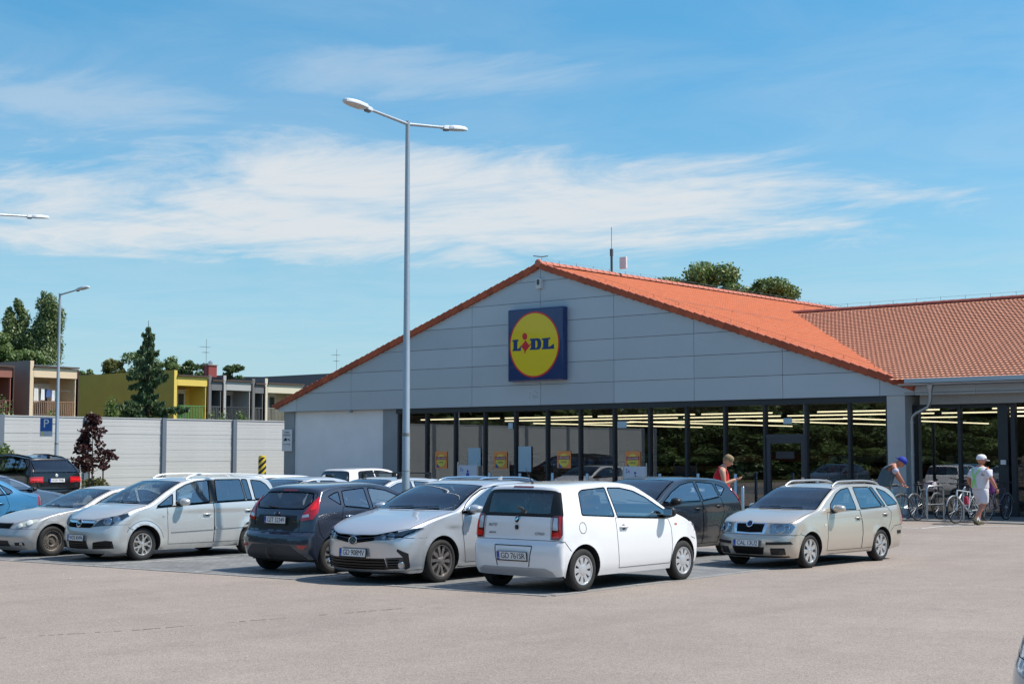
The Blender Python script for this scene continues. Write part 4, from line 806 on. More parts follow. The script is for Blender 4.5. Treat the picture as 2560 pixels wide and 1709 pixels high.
def make_car(sp, loc, rz, scale, paint, label, group='cars parked in the store car park', detail=1.0, wheel='multi', rimmat=None, extra=None, glassmat=None):
    c = Car(sp); root = empty('parked_car', loc, rz, scale); tag(root, label, 'car', group)
    L, Wd, fo, wb, wr = sp['L'], sp['W'], sp['fo'], sp['wb'], sp['wr']
    black = mat('black trim', (.012, .013, .014), .45, spec=.4); dark = mat('dark underbody', (.009, .009, .01), .85)
    gm = glassmat or glass('car glass', (.80, .93, .94), 1.5, .19); gm2 = glass('car end glass', (.84, .95, .95), 1.3, .06)
    inn = mat('car interior', (.10, .10, .103), .8); seam = mat('panel gap', (.010, .010, .011), .8)
    mats = dict(dark=dark, tyre=mat('tyre rubber', (.022, .021, .020), .82, var=.35, vscale=14), rim=rimmat or mat('alloy', (.62, .62, .63), .3, .85), brake=mat('brake disc', (.25, .23, .21), .45, .7))
    step = .075 / detail
    # ---- strip (bumper, bonnet, windscreen, roof, tail): half, then mirrored
    us = []
    for i in range(len(c.u) - 1):
        k = max(2, int(math.ceil((c.u[i + 1] - c.u[i]) / (step * .8)))); us += [c.u[i] + (c.u[i + 1] - c.u[i]) * j / k for j in range(k)]
    us = np.array(us + [c.U]); nv = int(15 * detail + 3)
    vs = np.concatenate([[0, .004], (np.linspace(.12, 1, nv) ** 1.05)]) * c.VW
    loops = [([(u, 0.0) for u in us] + [(c.U, v) for v in vs[1:]] + [(u, c.VW) for u in us[::-1][1:]] + [(0.0, v) for v in vs[::-1][1:-1]], True)]
    polys = []
    for nm, pl in sp['strip']:
        pd = c.dom(rounded([(a / 6, b) for a, b in pl], sp.get('sr', .035)) if 0 else pl); polys.append((nm, pd)); loops.append((pd, True))
    pts = [(u, v) for u in us[1:-1] for v in vs[1:-1]]
    V, F = cdt(loops, pts); V[:, 0] = np.clip(V[:, 0], 0, c.U); V[:, 1] = np.clip(V[:, 1], 0, c.VW)
    cen = V[F].mean(1); cls = np.full(len(F), 'body', object)
    for nm, pd in polys[::-1]: cls[in_poly(cen[:, 0], cen[:, 1], pd)] = nm
    P3 = c.strip(V[:, 0], V[:, 1]); N3 = c.strip_n(V[:, 0], np.maximum(V[:, 1], 1e-3))
    buckets = {}
    def put(key, Fi, P, Nn, mir):
        if not len(Fi): return
        idx, inv = np.unique(Fi, return_inverse=True); f = inv.reshape(Fi.shape); p = P[idx].copy(); n = Nn[idx].copy()
        if mir: p[:, 0] *= -1; n[:, 0] *= -1
        # orient by normals
        fn = np.cross(p[f[:, 1]] - p[f[:, 0]], p[f[:, 2]] - p[f[:, 0]]); bad = (fn * n[f[:, 0]]).sum(1) < 0; f = f.copy(); f[bad] = f[bad][:, ::-1]
        b = buckets.setdefault(key, [[], [], [], 0]); b[0].append(p); b[1].append(n); b[2].append(f + b[3]); b[3] += len(p)
    for nm in set(cls):
        for mir in (0, 1): put((nm, 0), F[cls == nm], P3, N3, mir)
    # ---- sides
    Sx = c.fc[2](us); Sz = c.fc[3](us)
    zb = sp.get('sill', .2); bot = []
    def arch(w):
        a0 = math.asin(max(-1, min(1, (zb - wr) / c.ar))); return [(w + c.ar * math.cos(t), wr + c.ar * math.sin(t)) for t in np.linspace(a0, math.pi - a0, 22)]
    rear_l = Sx[-1]; bot = [(l_, z_) for l_, z_ in densify([(float(Sx[-1]), float(Sz[-1])), arch(fo + wb)[0]], .08, False)[1:]] if rear_l > arch(fo + wb)[0][0] + .01 else []
    bot = bot + arch(fo + wb)[0 if not bot else 1:] + densify([arch(fo + wb)[-1], arch(fo)[0]], .08, False)[1:-1] + arch(fo)
    if Sx[0] < arch(fo)[-1][0] - .01: bot += densify([arch(fo)[-1], (float(Sx[0]), float(Sz[0]))], .08, False)[1:-1]
    outline = [(float(a), float(b)) for a, b in zip(Sx, Sz)] + bot
    sl_ = [(outline, True)]; sp_polys = []
    for nm, pl in sp['side']:
        pd = densify(rounded(pl, .03 if 'window' in nm else .012), .06); sp_polys.append((nm, pd)); sl_.append((pd, True))
    gl, gz = np.meshgrid(np.arange(Sx.min() + .03, Sx.max(), step), np.arange(.1, 1.9, step * .85)); gl = gl.ravel(); gz = gz.ravel()
    ins = in_poly(gl, gz, outline); V2, F2 = cdt(sl_, list(zip(gl[ins], gz[ins])))
    cen = V2[F2].mean(1); ok = in_poly(cen[:, 0], cen[:, 1], outline); F2 = F2[ok]; cen = cen[ok]
    cls2 = np.full(len(F2), 'body', object)
    for nm, pd in sp_polys[::-1]: cls2[in_poly(cen[:, 0], cen[:, 1], pd)] = nm
    Q3 = c.side(V2[:, 0], V2[:, 1]); NQ = c.side_n(V2[:, 0], V2[:, 1])
    whole = ('body', 'front_bumper', 'rear_bumper', 'bonnet', 'tailgate', 'roof')
    for nm in set(cls2):
        for mir in (0, 1): put((nm, 0 if nm in whole else (1 if mir else 2)), F2[cls2 == nm], Q3, NQ, mir)
    objs = {}
    for (nm, sd_), (p, n, f, _) in buckets.items():
        p = np.concatenate(p); n = np.concatenate(n); f = np.concatenate(f)
        isg = nm in ('windscreen', 'rear_window') or nm.startswith('side_window')
        pn = 'side_window' if nm.startswith('side_window') else nm
        o = link(pn, np_mesh(pn, p, f, n), (gm2 if nm in ('windscreen', 'rear_window') else gm) if isg else (black if nm.startswith('black') else paint), root)
        if nm.startswith('black'): o.name = 'pillar_trim'
        objs[(nm, sd_)] = o
        if not isg and nm in ('body', 'roof', 'front_door', 'rear_door'):
            li = link('inner_lining', np_mesh('inner_lining', p - n * .03, f[:, ::-1], -n), inn, root if nm == 'body' else o)
    # ---- ribbons (panel gaps, window rubbers, bright strips)
    def ribbon(name, dom, poly, width, m, closed=True, off=.002, sides=(1, -1), parent=None):
        pl = c.dom(poly, closed=closed) if dom == 'strip' else densify(poly, .05, closed)
        A = np.array(pl)
        if dom == 'strip':
            g = A[:, 1] > 1e-3
        P = (c.strip if dom == 'strip' else c.side)(A[:, 0], A[:, 1]); n = (c.strip_n(A[:, 0], np.maximum(A[:, 1], 1e-3)) if dom == 'strip' else c.side_n(A[:, 0], A[:, 1]))
        k = len(P); t = np.roll(P, -1, 0) - np.roll(P, 1, 0)
        if not closed: t[0] = P[1] - P[0]; t[-1] = P[-1] - P[-2]
        t /= np.maximum(np.linalg.norm(t, axis=1, keepdims=True), 1e-9); b = np.cross(n, t)
        a0 = P + b * width / 2 + n * off; a1 = P - b * width / 2 + n * off
        rng = [i for i in range(k if closed else k - 1)]
        if dom == 'strip': rng = [i for i in rng if (g[i] or g[(i + 1) % k]) and not (A[i, 1] > c.VW - 2e-3 and A[(i + 1) % k, 1] > c.VW - 2e-3) and not (A[i, 0] < 1e-3 and A[(i + 1) % k, 0] < 1e-3) and not (A[i, 0] > c.U - 1e-3 and A[(i + 1) % k, 0] > c.U - 1e-3)]
        for sg in sides:
            Vv = np.concatenate([a0, a1]) * (sg, 1, 1); nn = np.concatenate([n, n]) * (sg, 1, 1)
            ff = [(i, (i + 1) % k, k + (i + 1) % k, k + i) for i in rng]
            if sg < 0: ff = [q[::-1] for q in ff]
            link(name, np_mesh(name, Vv, ff, nn), m, parent or root)
    if detail > .5:
        mseam = MB()
    for nm, pl in sp['strip']:
        if nm.startswith('black'): continue
        if nm in ('windscreen', 'rear_window'): ribbon('window_rubber', 'strip', pl, .022, black, parent=objs.get((nm, 0)))
        elif detail > .5: ribbon('panel_gap', 'strip', pl, .006, seam, parent=objs.get((nm, 0)))
    for pl in sp.get('seams', ()):
        if detail > .5: ribbon('panel_gap', 'side', pl, .007, seam, False)
    for nm, pl in sp['side']:
        if nm.startswith('side_window'): ribbon('window_rubber', 'side', rounded(pl, .03), sp.get('rub', .017), black)
        elif 'door' in nm and detail > .5: ribbon('panel_gap', 'side', rounded(pl, .012), .007, seam)
    # ---- raised patches: lamps, grilles, mouldings
    def patch(name, dom, poly, m, off=.006, sides=(1, -1), center=False, parent=None, skirt=.014, rnd=0.0, thick=True):
        pl = rounded(poly, rnd) if rnd else poly
        pd = c.dom(pl) if dom == 'strip' else densify(pl, .05)
        A = np.array(pd); lo = A.min(0); hi = A.max(0); g = .035 / detail
        gx, gy = np.meshgrid(np.arange(lo[0] + g / 2, hi[0], g), np.arange(lo[1] + g / 2, hi[1], g)); k = in_poly(gx.ravel(), gy.ravel(), pd)
        V_, F_ = cdt([(pd, True)], list(zip(gx.ravel()[k], gy.ravel()[k]))); ce = V_[F_].mean(1); F_ = F_[in_poly(ce[:, 0], ce[:, 1], pd)]
        if not len(F_): return []
        fs, fn = (c.strip, c.strip_n) if dom == 'strip' else (c.side, c.side_n)
        P = fs(V_[:, 0], V_[:, 1]); n = fn(V_[:, 0], np.maximum(V_[:, 1], 1e-3) if dom == 'strip' else V_[:, 1])
        top = P + n * off; nb = len(P)
        # boundary edges for the skirt
        ed = {}
        for f in F_:
            for a, b in ((f[0], f[1]), (f[1], f[2]), (f[2], f[0])):
                ed[(min(a, b), max(a, b))] = ed.get((min(a, b), max(a, b)), []) + [(a, b)]
        bd = [v[0] for v in ed.values() if len(v) == 1]
        out = []
        for sg in sides:
            Vv = np.concatenate([top, P - n * skirt]) * (sg, 1, 1); tri = F_.copy()
            nn = n * (sg, 1, 1); t0 = Vv[tri]; fl = ((np.cross(t0[:, 1] - t0[:, 0], t0[:, 2] - t0[:, 0])) * nn[tri[:, 0]]).sum(1) < 0
            tri[fl] = tri[fl][:, ::-1]
            ff = [tuple(q) for q in tri] + [(a, b, b + nb, a + nb) for a, b in bd if not (dom == 'strip' and V_[a, 1] < 1e-3 and V_[b, 1] < 1e-3)]
            out.append((Vv, ff, np.concatenate([nn, nn])))
        res = []
        if center:
            Vv = np.concatenate([o_[0] for o_ in out]); ff = out[0][1] + [tuple(i + len(out[0][0]) for i in f) for f in out[1][1]]; nn = np.concatenate([o_[2] for o_ in out])
            res.append(link(name, np_mesh(name, Vv, ff, nn), m, parent or root))
        else:
            for Vv, ff, nn in out: res.append(link(name, np_mesh(name, Vv, ff, nn), m, parent or root))
        return res
    c.ribbon, c.patch, c.root, c.objs, c.mats = ribbon, patch, root, objs, mats
    # ---- wheels and arches
    styles = wheel if isinstance(wheel, (list, tuple)) else (wheel, wheel)
    for (wl, _), stl in zip(c.wheels, styles):
        for sg in (1, -1): wheel_mesh(root, sp, stl, sg, wl, mats)
    for wl, _ in c.wheels:
        for sg in (1, -1):
            li = MB(); yo = float(c.Y(np.array(wl), np.array(wr + c.ar))) - .004; yi = yo - .34; k = 18; ar = c.ar + .003
            a0_ = math.asin(max(-1, min(1, (zb - wr) / ar))); an = np.linspace(a0_, math.pi - a0_, k); vv = []
            ys_ = [float(c.Y(np.array(wl + ar * math.cos(t)), np.array(wr + ar * math.sin(t)))) - .006 for t in an]
            for q_ in (0, 1): vv += [(sg * (yi if q_ else y), wl - c.l0 + ar * math.cos(t), wr + ar * math.sin(t)) for t, y in zip(an, ys_)]
            li.add(vv, [(i, i + 1, k + i + 1, k + i) for i in range(k - 1)] + [tuple(range(k, 2 * k))]); li.build('wheel_arch_liner', dark, root)
    fl = MB(); fw = Wd * .80
    l0, l1 = fo + c.ar + .02, fo + wb - c.ar - .02
    fl.box(-Wd * .93, Wd * .93, l0 - c.l0, l1 - c.l0, zb + .015, zb + .14)
    fl.box(-Wd * .52, Wd * .52, .24 - c.l0, L - .24 - c.l0, zb - .005, zb + .2)
    fl.build('floor_pan', dark, root)
    # ---- cabin
    ck, wt = sp['cab']                                  # cowl l, rear of cabin l
    bz = sp['belt']; sw = Wd * .30; fs_ = sp.get('seat', ck + 1.05)
    dsh = MB(); dsh.cbox((0, ck + .16 - c.l0, bz - .10), (Wd * 1.62, .5, .16), .05); dsh.build('dashboard', inn, root, smooth=60)
    st = MB(); Mw = Matrix.Translation((Wd * .42, ck + .52 - c.l0, bz - .06)) @ Matrix.Rotation(R(65), 4, 'X')
    st.tube([Mw @ Vector((.185 * math.cos(t), .185 * math.sin(t), 0)) for t in np.linspace(0, 2 * math.pi, 21)], .016, 6); st.cbox((0, 0, 0), (.3, .09, .03), 0, Mw)
    st.build('steering_wheel', inn, root, smooth=60)
    for sg in (1, -1):
        s_ = MB(); y0 = fs_ - c.l0
        s_.cbox((sg * Wd * .42, y0 - .1, .46), (.48, .52, .18), .06)
        Mb = Matrix.Translation((sg * Wd * .42, y0 + .18, .50)) @ Matrix.Rotation(R(-16), 4, 'X')
        s_.cbox((0, 0, .30), (.47, .14, .62), .06, Mb); s_.cbox((0, .02, .73), (.25, .09, .17), .04, Mb)
        s_.build('seat', inn, root, smooth=60)
    s_ = MB(); y0 = fs_ + .86 - c.l0
    s_.cbox((0, y0 - .12, .46), (Wd * 1.45, .48, .18), .06)
    Mb = Matrix.Translation((0, y0 + .15, .50)) @ Matrix.Rotation(R(-18), 4, 'X')
    s_.cbox((0, 0, .28), (Wd * 1.42, .14, .56), .05, Mb)
    for q in (-1, 1): s_.cbox((q * Wd * .42, .02, .64), (.24, .08, .14), .03, Mb)
    s_.build('rear_seat', inn, root, smooth=60)
    mi = MB(); wp, wn = c.at(sp['wsi'][1] - .18, 0.0); mi.cbox(wp - wn * .07 + Vector((0, 0, -.02)), (.22, .03, .07), .012); mi.tube([wp - wn * .01, wp - wn * .07], .01, 6); mi.build('rear_view_mirror', black, root)
    # ---- wing mirrors
    ml, mz = sp['mir']; msz = sp.get('msz', (.20, .10, .13)); mpaint = {'body': paint, 'black': black}[sp.get('mcol', 'body')]
    for sg in (1, -1):
        yb = float(c.Y(np.array(ml), np.array(mz)))
        e = MB(); bm = bmesh.new(); bmesh.ops.create_icosphere(bm, subdivisions=3, radius=1)
        vv = []
        for q in bm.verts:
            x, y, z = q.co; fx = lambda t, p: math.copysign(abs(t) ** p, t)
            x, y, z = fx(x, .75), fx(y, .8), fx(z, .8); y = y if y < 0 else y * .45
            vv.append((sg * (yb + .13 + x * msz[0] / 2), ml + .04 - c.l0 + y * msz[1], mz + .035 + z * msz[2] / 2 * (1.0 - .12 * (x > 0))))
        bm.verts.index_update(); ff = [[q.index for q in f.verts] for f in bm.faces]; bm.free()
        e.add(vv, [f if sg > 0 else f[::-1] for f in ff]); mo = e.build('wing_mirror', mpaint, root, smooth=True)
        g = MB(); yy = ml + .04 - c.l0 + msz[1] * .455
        g.box(sg * (yb + .055) if sg > 0 else sg * (yb + .205), sg * (yb + .205) if sg > 0 else sg * (yb + .055), yy, yy + .004, mz - .01, mz + .08); g.build('mirror_glass', mat('mirror', (.8, .82, .85), .03, 1.0), mo)
        b = MB(); b.tube([(sg * (yb - .03), ml - .02 - c.l0, mz - .025), (sg * (yb + .05), ml + .01 - c.l0, mz - .02), (sg * (yb + .10), ml + .03 - c.l0, mz - .01)], [.04, .032, .03], 8); b.build('mirror_base', black, mo, smooth=50)
    # ---- door handles
    hm = {'body': paint, 'chrome': mat('chrome', (.85, .86, .88), .1, 1.0), 'black': black}[sp.get('hcol', 'body')]
    for (hl, hz) in sp.get('handles', ()):
        for sg in (1, -1):
            y = float(c.Y(np.array(hl), np.array(hz))); h = MB(); q = sg * (y + .022)
            h.tube([(sg * y, hl - .09 - c.l0, hz), (q, hl - .07 - c.l0, hz + .003), (q, hl - c.l0, hz + .005), (q, hl + .07 - c.l0, hz + .003), (sg * y, hl + .09 - c.l0, hz)], [.014, .017, .018, .017, .012], 8)
            ho = h.build('door_handle', hm, root, smooth=60)
            r_ = MB(); th = np.linspace(0, 2 * math.pi, 17)[:-1]; pp = [(hl + .05 * math.cos(t), hz + .038 * math.sin(t)) for t in th]
            vv = [(sg * (float(c.Y(np.array(a), np.array(b))) + .0025), a - c.l0, b) for a, b in pp]
            r_.add(vv, [tuple(range(16)) if sg < 0 else tuple(range(15, -1, -1))]); r_.build('handle_shade', dark if sp.get('hcol') != 'body' else mat('recess ' + paint.name, tuple(x * .55 for x in paint.node_tree.nodes['Principled BSDF'].inputs['Base Color'].default_value[:3]), .5), ho)  # flat darker disc painted in for the shade behind the handle
    # ---- wipers
    if detail > .7:
        for x0, x1 in ((.05, .55), (-.52, 0.0)):
            w = MB(); i0 = sp['wsi'][0]
            pp = [Vector(c.strip(*c.dom([(i0 + .06 + .10 * k / 6, abs(x0 + (x1 - x0) * k / 6))], closed=False)[0])) + Vector((0, -.012, .012)) for k in range(7)]
            for k, p in enumerate(pp): p.x = (x0 + (x1 - x0) * k / 6) * Wd
            w.tube(pp, .008, 5); w.build('wiper', black, root)
    # ---- number plates
    def plate(i, txt, rear, yoff=0.0, fr=True, dz=0.0, tilt=None, pop=.02):
        p, n = c.at(i, 0.0); d = 1 if rear else -1
        nn = Vector((0, d, tilt if tilt is not None else 0.08)).normalized(); xax = Vector((d * -1.0, 0, 0)) if not rear else Vector((-1.0, 0, 0)) * -1
        xax = Vector((1, 0, 0)) if not rear else Vector((-1, 0, 0))
        yax = nn.cross(xax); M = frame(p + Vector((yoff, d * pop, dz)), xax, yax)
        b = MB()
        if fr: b.cbox((0, -.004, 0), (.535, .130, .012), 0, M)
        else: b.cbox((0, 0, 0), (.522, .116, .012), 0, M)
        po = b.build('number_plate', black, root)
        w = MB(); w.cbox((0, .002, .008), (.516, .108, .006), 0, M); w.build('plate_face', mat('plate white', (.72, .74, .75), .4), po)
        q = MB(); q.cbox((-.236, .002, .010), (.042, .104, .005), 0, M); q.build('country_band', mat('plate blue', (.01, .06, .35), .4), po)
        me = text_mesh(txt, .098, .0008, spacing=.93); t = link('plate_lettering', me, mat('plate black', (.01, .01, .012), .5), po)
        wd = max(v.co.x for v in me.vertices) - min(v.co.x for v in me.vertices); sx = .425 / wd
        t.matrix_local = M @ Matrix.Translation((.022, 0, .0122)) @ Matrix.Diagonal((sx, 1.12, 1, 1))
        me2 = text_mesh('PL', .026, .0005); t2 = link('plate_lettering', me2, mat('plate white', (.7, .7, .7)), po); t2.matrix_local = M @ Matrix.Translation((-.236, -.03, .0135))
    c.plate = plate
    def disc(name, i, yf, sg, r, m, off=.012, ring=None, parent=None, squash=1.0, nrm=None):
        p, n = c.at(i, yf); p = p.copy(); n = n.copy(); p.x *= sg; n.x *= sg
        if nrm is not None: n = Vector(nrm).normalized()
        z = Vector((0, 0, 1)); x = z.cross(n).normalized(); y = n.cross(x); M = Matrix(((x.x, y.x, n.x, p.x + n.x * off), (x.y, y.y, n.y, p.y + n.y * off), (x.z, y.z, n.z, p.z + n.z * off), (0, 0, 0, 1))) @ Matrix.Diagonal((1, squash, 1, 1))
        b = MB()
        if ring: b.lathe([(r - ring, -.012), (r - ring, .004), (r - ring / 2, .008), (r, .004), (r, -.012)], 24, M)
        else: b.lathe([(r, -.012), (r, .002), (r * .85, .007), (.001, .009)], 24, M)
        o = b.build(name, m, parent or root, smooth=50); return o, M
    c.disc = disc
    if extra: extra(c)
    return root

# ------------------------------------------------------------------ car materials
def paint(name, col, metal=0.0, rough=.28, coat=1.0, dirt=None):
    m = mat(name, col, rough, metal, coat)
    t = m.node_tree; b = t.nodes['Principled BSDF']
    if dirt:                                          # road film along the sills
        o = N(t, 'ShaderNodeTexCoord'); sp_ = N(t, 'ShaderNodeSeparateXYZ'); t.links.new(o.outputs['Object'], sp_.inputs[0])
        nz = N(t, 'ShaderNodeTexNoise', i_Scale=5.0, i_Detail=8.0, i_Roughness=.65); t.links.new(o.outputs['Object'], nz.inputs['Vector'])
        h = wm('SUBTRACT', wm('ADD', wm('MULTIPLY', nz.outputs[0], .5, tree=t), dirt[0] - .25, tree=t), sp_.outputs[2], tree=t)
        mr = N(t, 'ShaderNodeMapRange', i_1=-.05, i_2=.25, i_3=0.0, i_4=dirt[1]); t.links.new(h, mr.inputs[0])
        mx = N(t, 'ShaderNodeMix', data_type='RGBA'); t.links.new(mr.outputs[0], mx.inputs['Factor']); mx.inputs['A'].default_value = (*col, 1); mx.inputs['B'].default_value = (.20, .17, .13, 1)
        t.links.new(mx.outputs['Result'], b.inputs['Base Color'])
        iv = wm('SUBTRACT', 1.0, mr.outputs[0], tree=t); t.links.new(wm('MULTIPLY', iv, coat, tree=t), b.inputs['Coat Weight']); t.links.new(wm('MULTIPLY', iv, metal, tree=t), b.inputs['Metallic'])
    return m
def chrome(): return mat('chrome', (.85, .86, .88), .1, 1.0)
def red_lens(): return mat('red lens', (.42, .006, .012), .08, 0, 1.0, emis=(.5, .01, .01), estr=0.0)
def clear_lens(): return glass('lamp cover', (.86, .90, .92), .8, .05)
def lamp_silver(): return mat('lamp reflector', (.55, .58, .60), .18, 1.0, var=.5, vscale=30)
def lamp_dark(): return mat('lamp housing', (.05, .055, .06), .25, .3)
def white_lens(): return mat('white lens', (.55, .58, .62), .12, .2, 1.0)
def black_trim(): return mat('black trim', (.012, .013, .014), .45, spec=.4)
def grille_black(): return mat('grille black', (.006, .006, .007), .5)
def ZO(belt, roof, tumble, extra=0.0): return [(.08, -.10), (.2, -.055), (.34, -.014), (.52, 0), (.72, -.006), (belt - .06, -.03), (belt + .02, -.05), ((belt + roof) / 2, -.05 - tumble * .46), (roof, -.05 - tumble)]
def PL(L, f=.90, r=.92): return [(0, f - .05), (.3, f + .02), (.7, f + .07), (1.15, .995), (1.7, 1), (L * .62, 1), (L * .8, .985), (L - .3, r + .02), (L, r - .06)]
def slats(c, i0, i1, n, y0, y1, m, w=.012, off=.012, name='grille_bar'):
    for k in range(n):
        i = i0 + (i1 - i0) * (k + .5) / n; c.ribbon(name, 'strip', [(i, y0), (i, y1)], w, m, False, off)
def headlamp(c, poly, lamps, rnd=0.0, base=None):
    hs = c.patch('headlight', 'strip', poly, base or lamp_dark(), .002, rnd=rnd)
    for sg, h in zip((1, -1), hs):
        for (i, yf, r) in lamps:
            c.disc('reflector', i, yf, sg, r, lamp_silver(), .006, parent=h); c.disc('reflector_ring', i, yf, sg, r * 1.12, chrome(), .006, ring=r * .12, parent=h)
    cs = c.patch('lens', 'strip', poly, clear_lens(), .017, rnd=rnd, skirt=0.0)
    for h, l in zip(hs, cs): l.parent = h
    return hs

# ------------------------------------------------------------------ white three-door city car
CITY = dict(L=3.563, W=.822, fo=.585, wb=2.42, wr=.292, tw=.17, track=.80, rr=.195, ar=.352, belt=1.0, cab=(.80, 3.2), wsi=(7.1, 9), seat=1.82,
  st=[(.10, .19, .26, .21, 2.6), (.02, .32, .225, .33, 2.6), (0, .50, .215, .50, 2.6), (.03, .66, .235, .64, 2.6), (.11, .78, .30, .74, 2.8), (.30, .885, .46, .84, 3.2), (.58, .98, .72, .935, 3.4), (.78, 1.035, .93, .99, 3.4),
      (1.22, 1.285, 1.36, 1.225, 3.2), (1.58, 1.435, 1.74, 1.375, 3.2), (2.1, 1.478, 2.2, 1.41, 3.2), (2.8, 1.462, 2.8, 1.395, 3.2), (3.30, 1.425, 3.17, 1.345, 3.4), (3.335, 1.375, 3.22, 1.30, 3.8),
      (3.43, 1.04, 3.33, 1.02, 4.2), (3.455, .92, 3.36, .90, 4.2), (3.48, .70, 3.39, .69, 4.0), (3.545, .62, 3.40, .60, 3.2), (3.563, .48, 3.40, .47, 3.2), (3.55, .33, 3.40, .34, 3.2), (3.48, .21, 3.38, .23, 3.2)],
  plan=[(0, .88), (.25, .925), (.6, .985), (1.0, 1), (2.6, 1), (3.0, .99), (3.4, .955), (3.56, .9)], zo=ZO(1.0, 1.40, .15),
  strip=[('windscreen', [(7.1, 0), (7.1, .92), (8.9, .91), (8.95, 0)]), ('bonnet', [(4.1, 0), (4.1, .5), (4.5, .86), (7, .94), (7, 0)]), ('rear_window', [(13.04, 0), (13.04, .97), (13.5, .985), (14.1, .985), (14.16, .80), (14.16, 0)]),
         ('tailgate', [(14.16, 0), (14.16, .79), (14.4, .76), (16.02, .76), (16.02, 0)]), ('rear_bumper', [(16.03, 0), (16.03, 1), (20, 1), (20, 0)]), ('front_bumper', [(0, 0), (0, 1), (3.7, 1), (3.9, .5), (4.05, 0)])],
  side=[('side_window_a', [(2.26, 1.385), (1.96, 1.38), (1.66, 1.33), (1.41, 1.235), (1.19, 1.115), (.88, .965), (.95, .935), (2.22, .985)]),
        ('side_window_b', [(2.31, 1.39), (2.84, 1.365), (2.93, 1.33), (3.0, 1.03), (2.28, .99)]),
        ('rear_bumper', [(3.0, .665), (3.2, .655), (3.5, .69), (3.5, .1), (3.1, .1)]), ('front_bumper', [(.1, .60), (.40, .64), (.40, .1), (.1, .1)]),
        ('front_door', [(.99, .92), (.93, .79), (.91, .56), (.95, .28), (2.20, .28), (2.24, .51), (2.26, .73), (2.27, .975)])],
  mir=(1.08, .985), msz=(.19, .10, .17), mcol='black', handles=[(2.10, .84)], flare=.006, crease=[], sill=.20, seams=[[(3.28, .56), (3.40, .69)], [(.22, .60), (.36, .635)]])
def city_extra(c):
    gb = black_trim()
    c.patch('rear_glass_border', 'strip', [(13.05, .84), (13.05, .968), (13.5, .984), (14.1, .984), (14.15, .80), (14.15, .72)], gb, .003, skirt=0)
    c.patch('rear_glass_border', 'strip', [(13.04, 0), (13.04, .9), (13.16, .86), (13.16, 0)], gb, .0035, center=True, skirt=0)
    c.patch('rear_glass_border', 'strip', [(13.95, 0), (13.95, .76), (14.15, .80), (14.15, 0)], gb, .0035, center=True, skirt=0)
    for l in c.patch('tail_light', 'strip', [(14.0, .88), (14.2, .80), (15.95, .775), (15.95, .93), (15.6, .985), (14.0, .985)], mat('dark red lens', (.16, .004, .008), .08, 0, 1.0), .010, rnd=.03): pass
    c.patch('tail_light_strip', 'strip', [(14.15, .925), (14.15, .965), (15.8, .965), (15.8, .80), (15.55, .80), (15.45, .925)], mat('bright red lens', (.75, .012, .012), .1, 0, 1.0), .014)
    c.patch('reversing_light', 'strip', [(14.3, .83), (14.3, .905), (15.35, .905), (15.35, .80)], white_lens(), .014)
    c.patch('brake_light', 'strip', [(12.25, 0), (12.25, .28), (12.62, .28), (12.62, 0)], mat('dark red lens', (.16, .004, .008)), .004, center=True)
    c.patch('plate_recess', 'strip', [(17.0, 0), (17.0, .40), (18.9, .34), (18.9, 0)], c.paint, -.004, center=True, skirt=0)
    c.ribbon('recess_edge_shade', 'strip', [(17.0, 0), (17.0, .42), (18.9, .36)], .012, mat('recess ' + c.paint.name, (.5, .5, .52), .5), False, .004)  # greyed paint line stands in for shade along the inset plate edge
    c.plate(18.0, 'GD 761SR', True, pop=.012, tilt=-.12)
    c.patch('rear_valance', 'strip', [(19.0, 0), (19.0, .7), (19.4, .84), (20, .90), (20, 0)], mat('grey valance', (.42, .42, .43), .5), .004, center=True)
    ch = chrome()
    o, M = c.disc('emblem', 14.6, 0, 1, .046, mat('emblem dark', (.01, .015, .02), .3), .01); c.disc('emblem_ring', 14.6, 0, 1, .05, ch, .012, ring=.009, parent=o)
    w = MB(); w.prism([(-.025, -.02), (.0, -.012), (.028, .012), (.012, .03), (-.006, .012), (-.024, .006)], .006, .013, M); w.build('emblem_wing', ch, o)
    h = MB(); p, n = c.at(15.25, 0); h.cbox(p + Vector((0, .012, 0)), (.055, .02, .06), .012); h.build('tailgate_latch', gb, c.root)
    for txt, i, x, sz in (('AUTO', 15.15, .44, .055), ('electric', 15.6, .44, .042), ('CITIGO', 15.6, -.40, .05)):
        me = text_mesh(txt, sz, .001, .15); p, n = c.at(i, abs(x) / c.Wd); p.x = x
        t = link('badge_lettering', me, mat('badge grey', (.10, .10, .11), .3, .6), c.root); t.matrix_local = frame(p + n * .004, (-1, 0, 0), (0, -.1, 1))
    w = MB(); pp = [Vector((.02 + .30 * k / 5, 0, 0)) for k in range(6)]
    for k, q in enumerate(pp): p, n = c.at(14.02 - .05 * k / 5, .03 + .35 * k / 5); pp[k] = Vector((-p.x, p.y, p.z)) + n * .018
    w.tube(pp, .008, 5); w.build('wiper', gb, c.root)
    # fuel flap, side repeater, aerial, front lamps and grille
    th = np.linspace(0, 2 * math.pi, 25)[:-1]
    c.ribbon('fuel_flap', 'side', [(3.02 + .072 * math.cos(t), .86 + .075 * math.sin(t)) for t in th], .007, mat('fine gap', (.30, .30, .31), .6), sides=(-1,))
    for rp in c.patch('side_repeater', 'side', [(.83, .825), (.83, .85), (.77, .85), (.77, .825)], mat('orange lens', (.6, .12, .03), .2, 0, 1), .006): pass
    a = MB(); p, n = c.at(11.6, 0); a.tube([p, p + Vector((0, .03, .03)), p + Vector((0, .16, .22))], [.018, .008, .003], 6); a.build('aerial', gb, c.root)
    headlamp(c, [(3.55, .52), (3.9, .48), (4.45, .80), (4.75, .93), (4.3, .965), (3.6, .90)], [(4.0, .75, .075)])
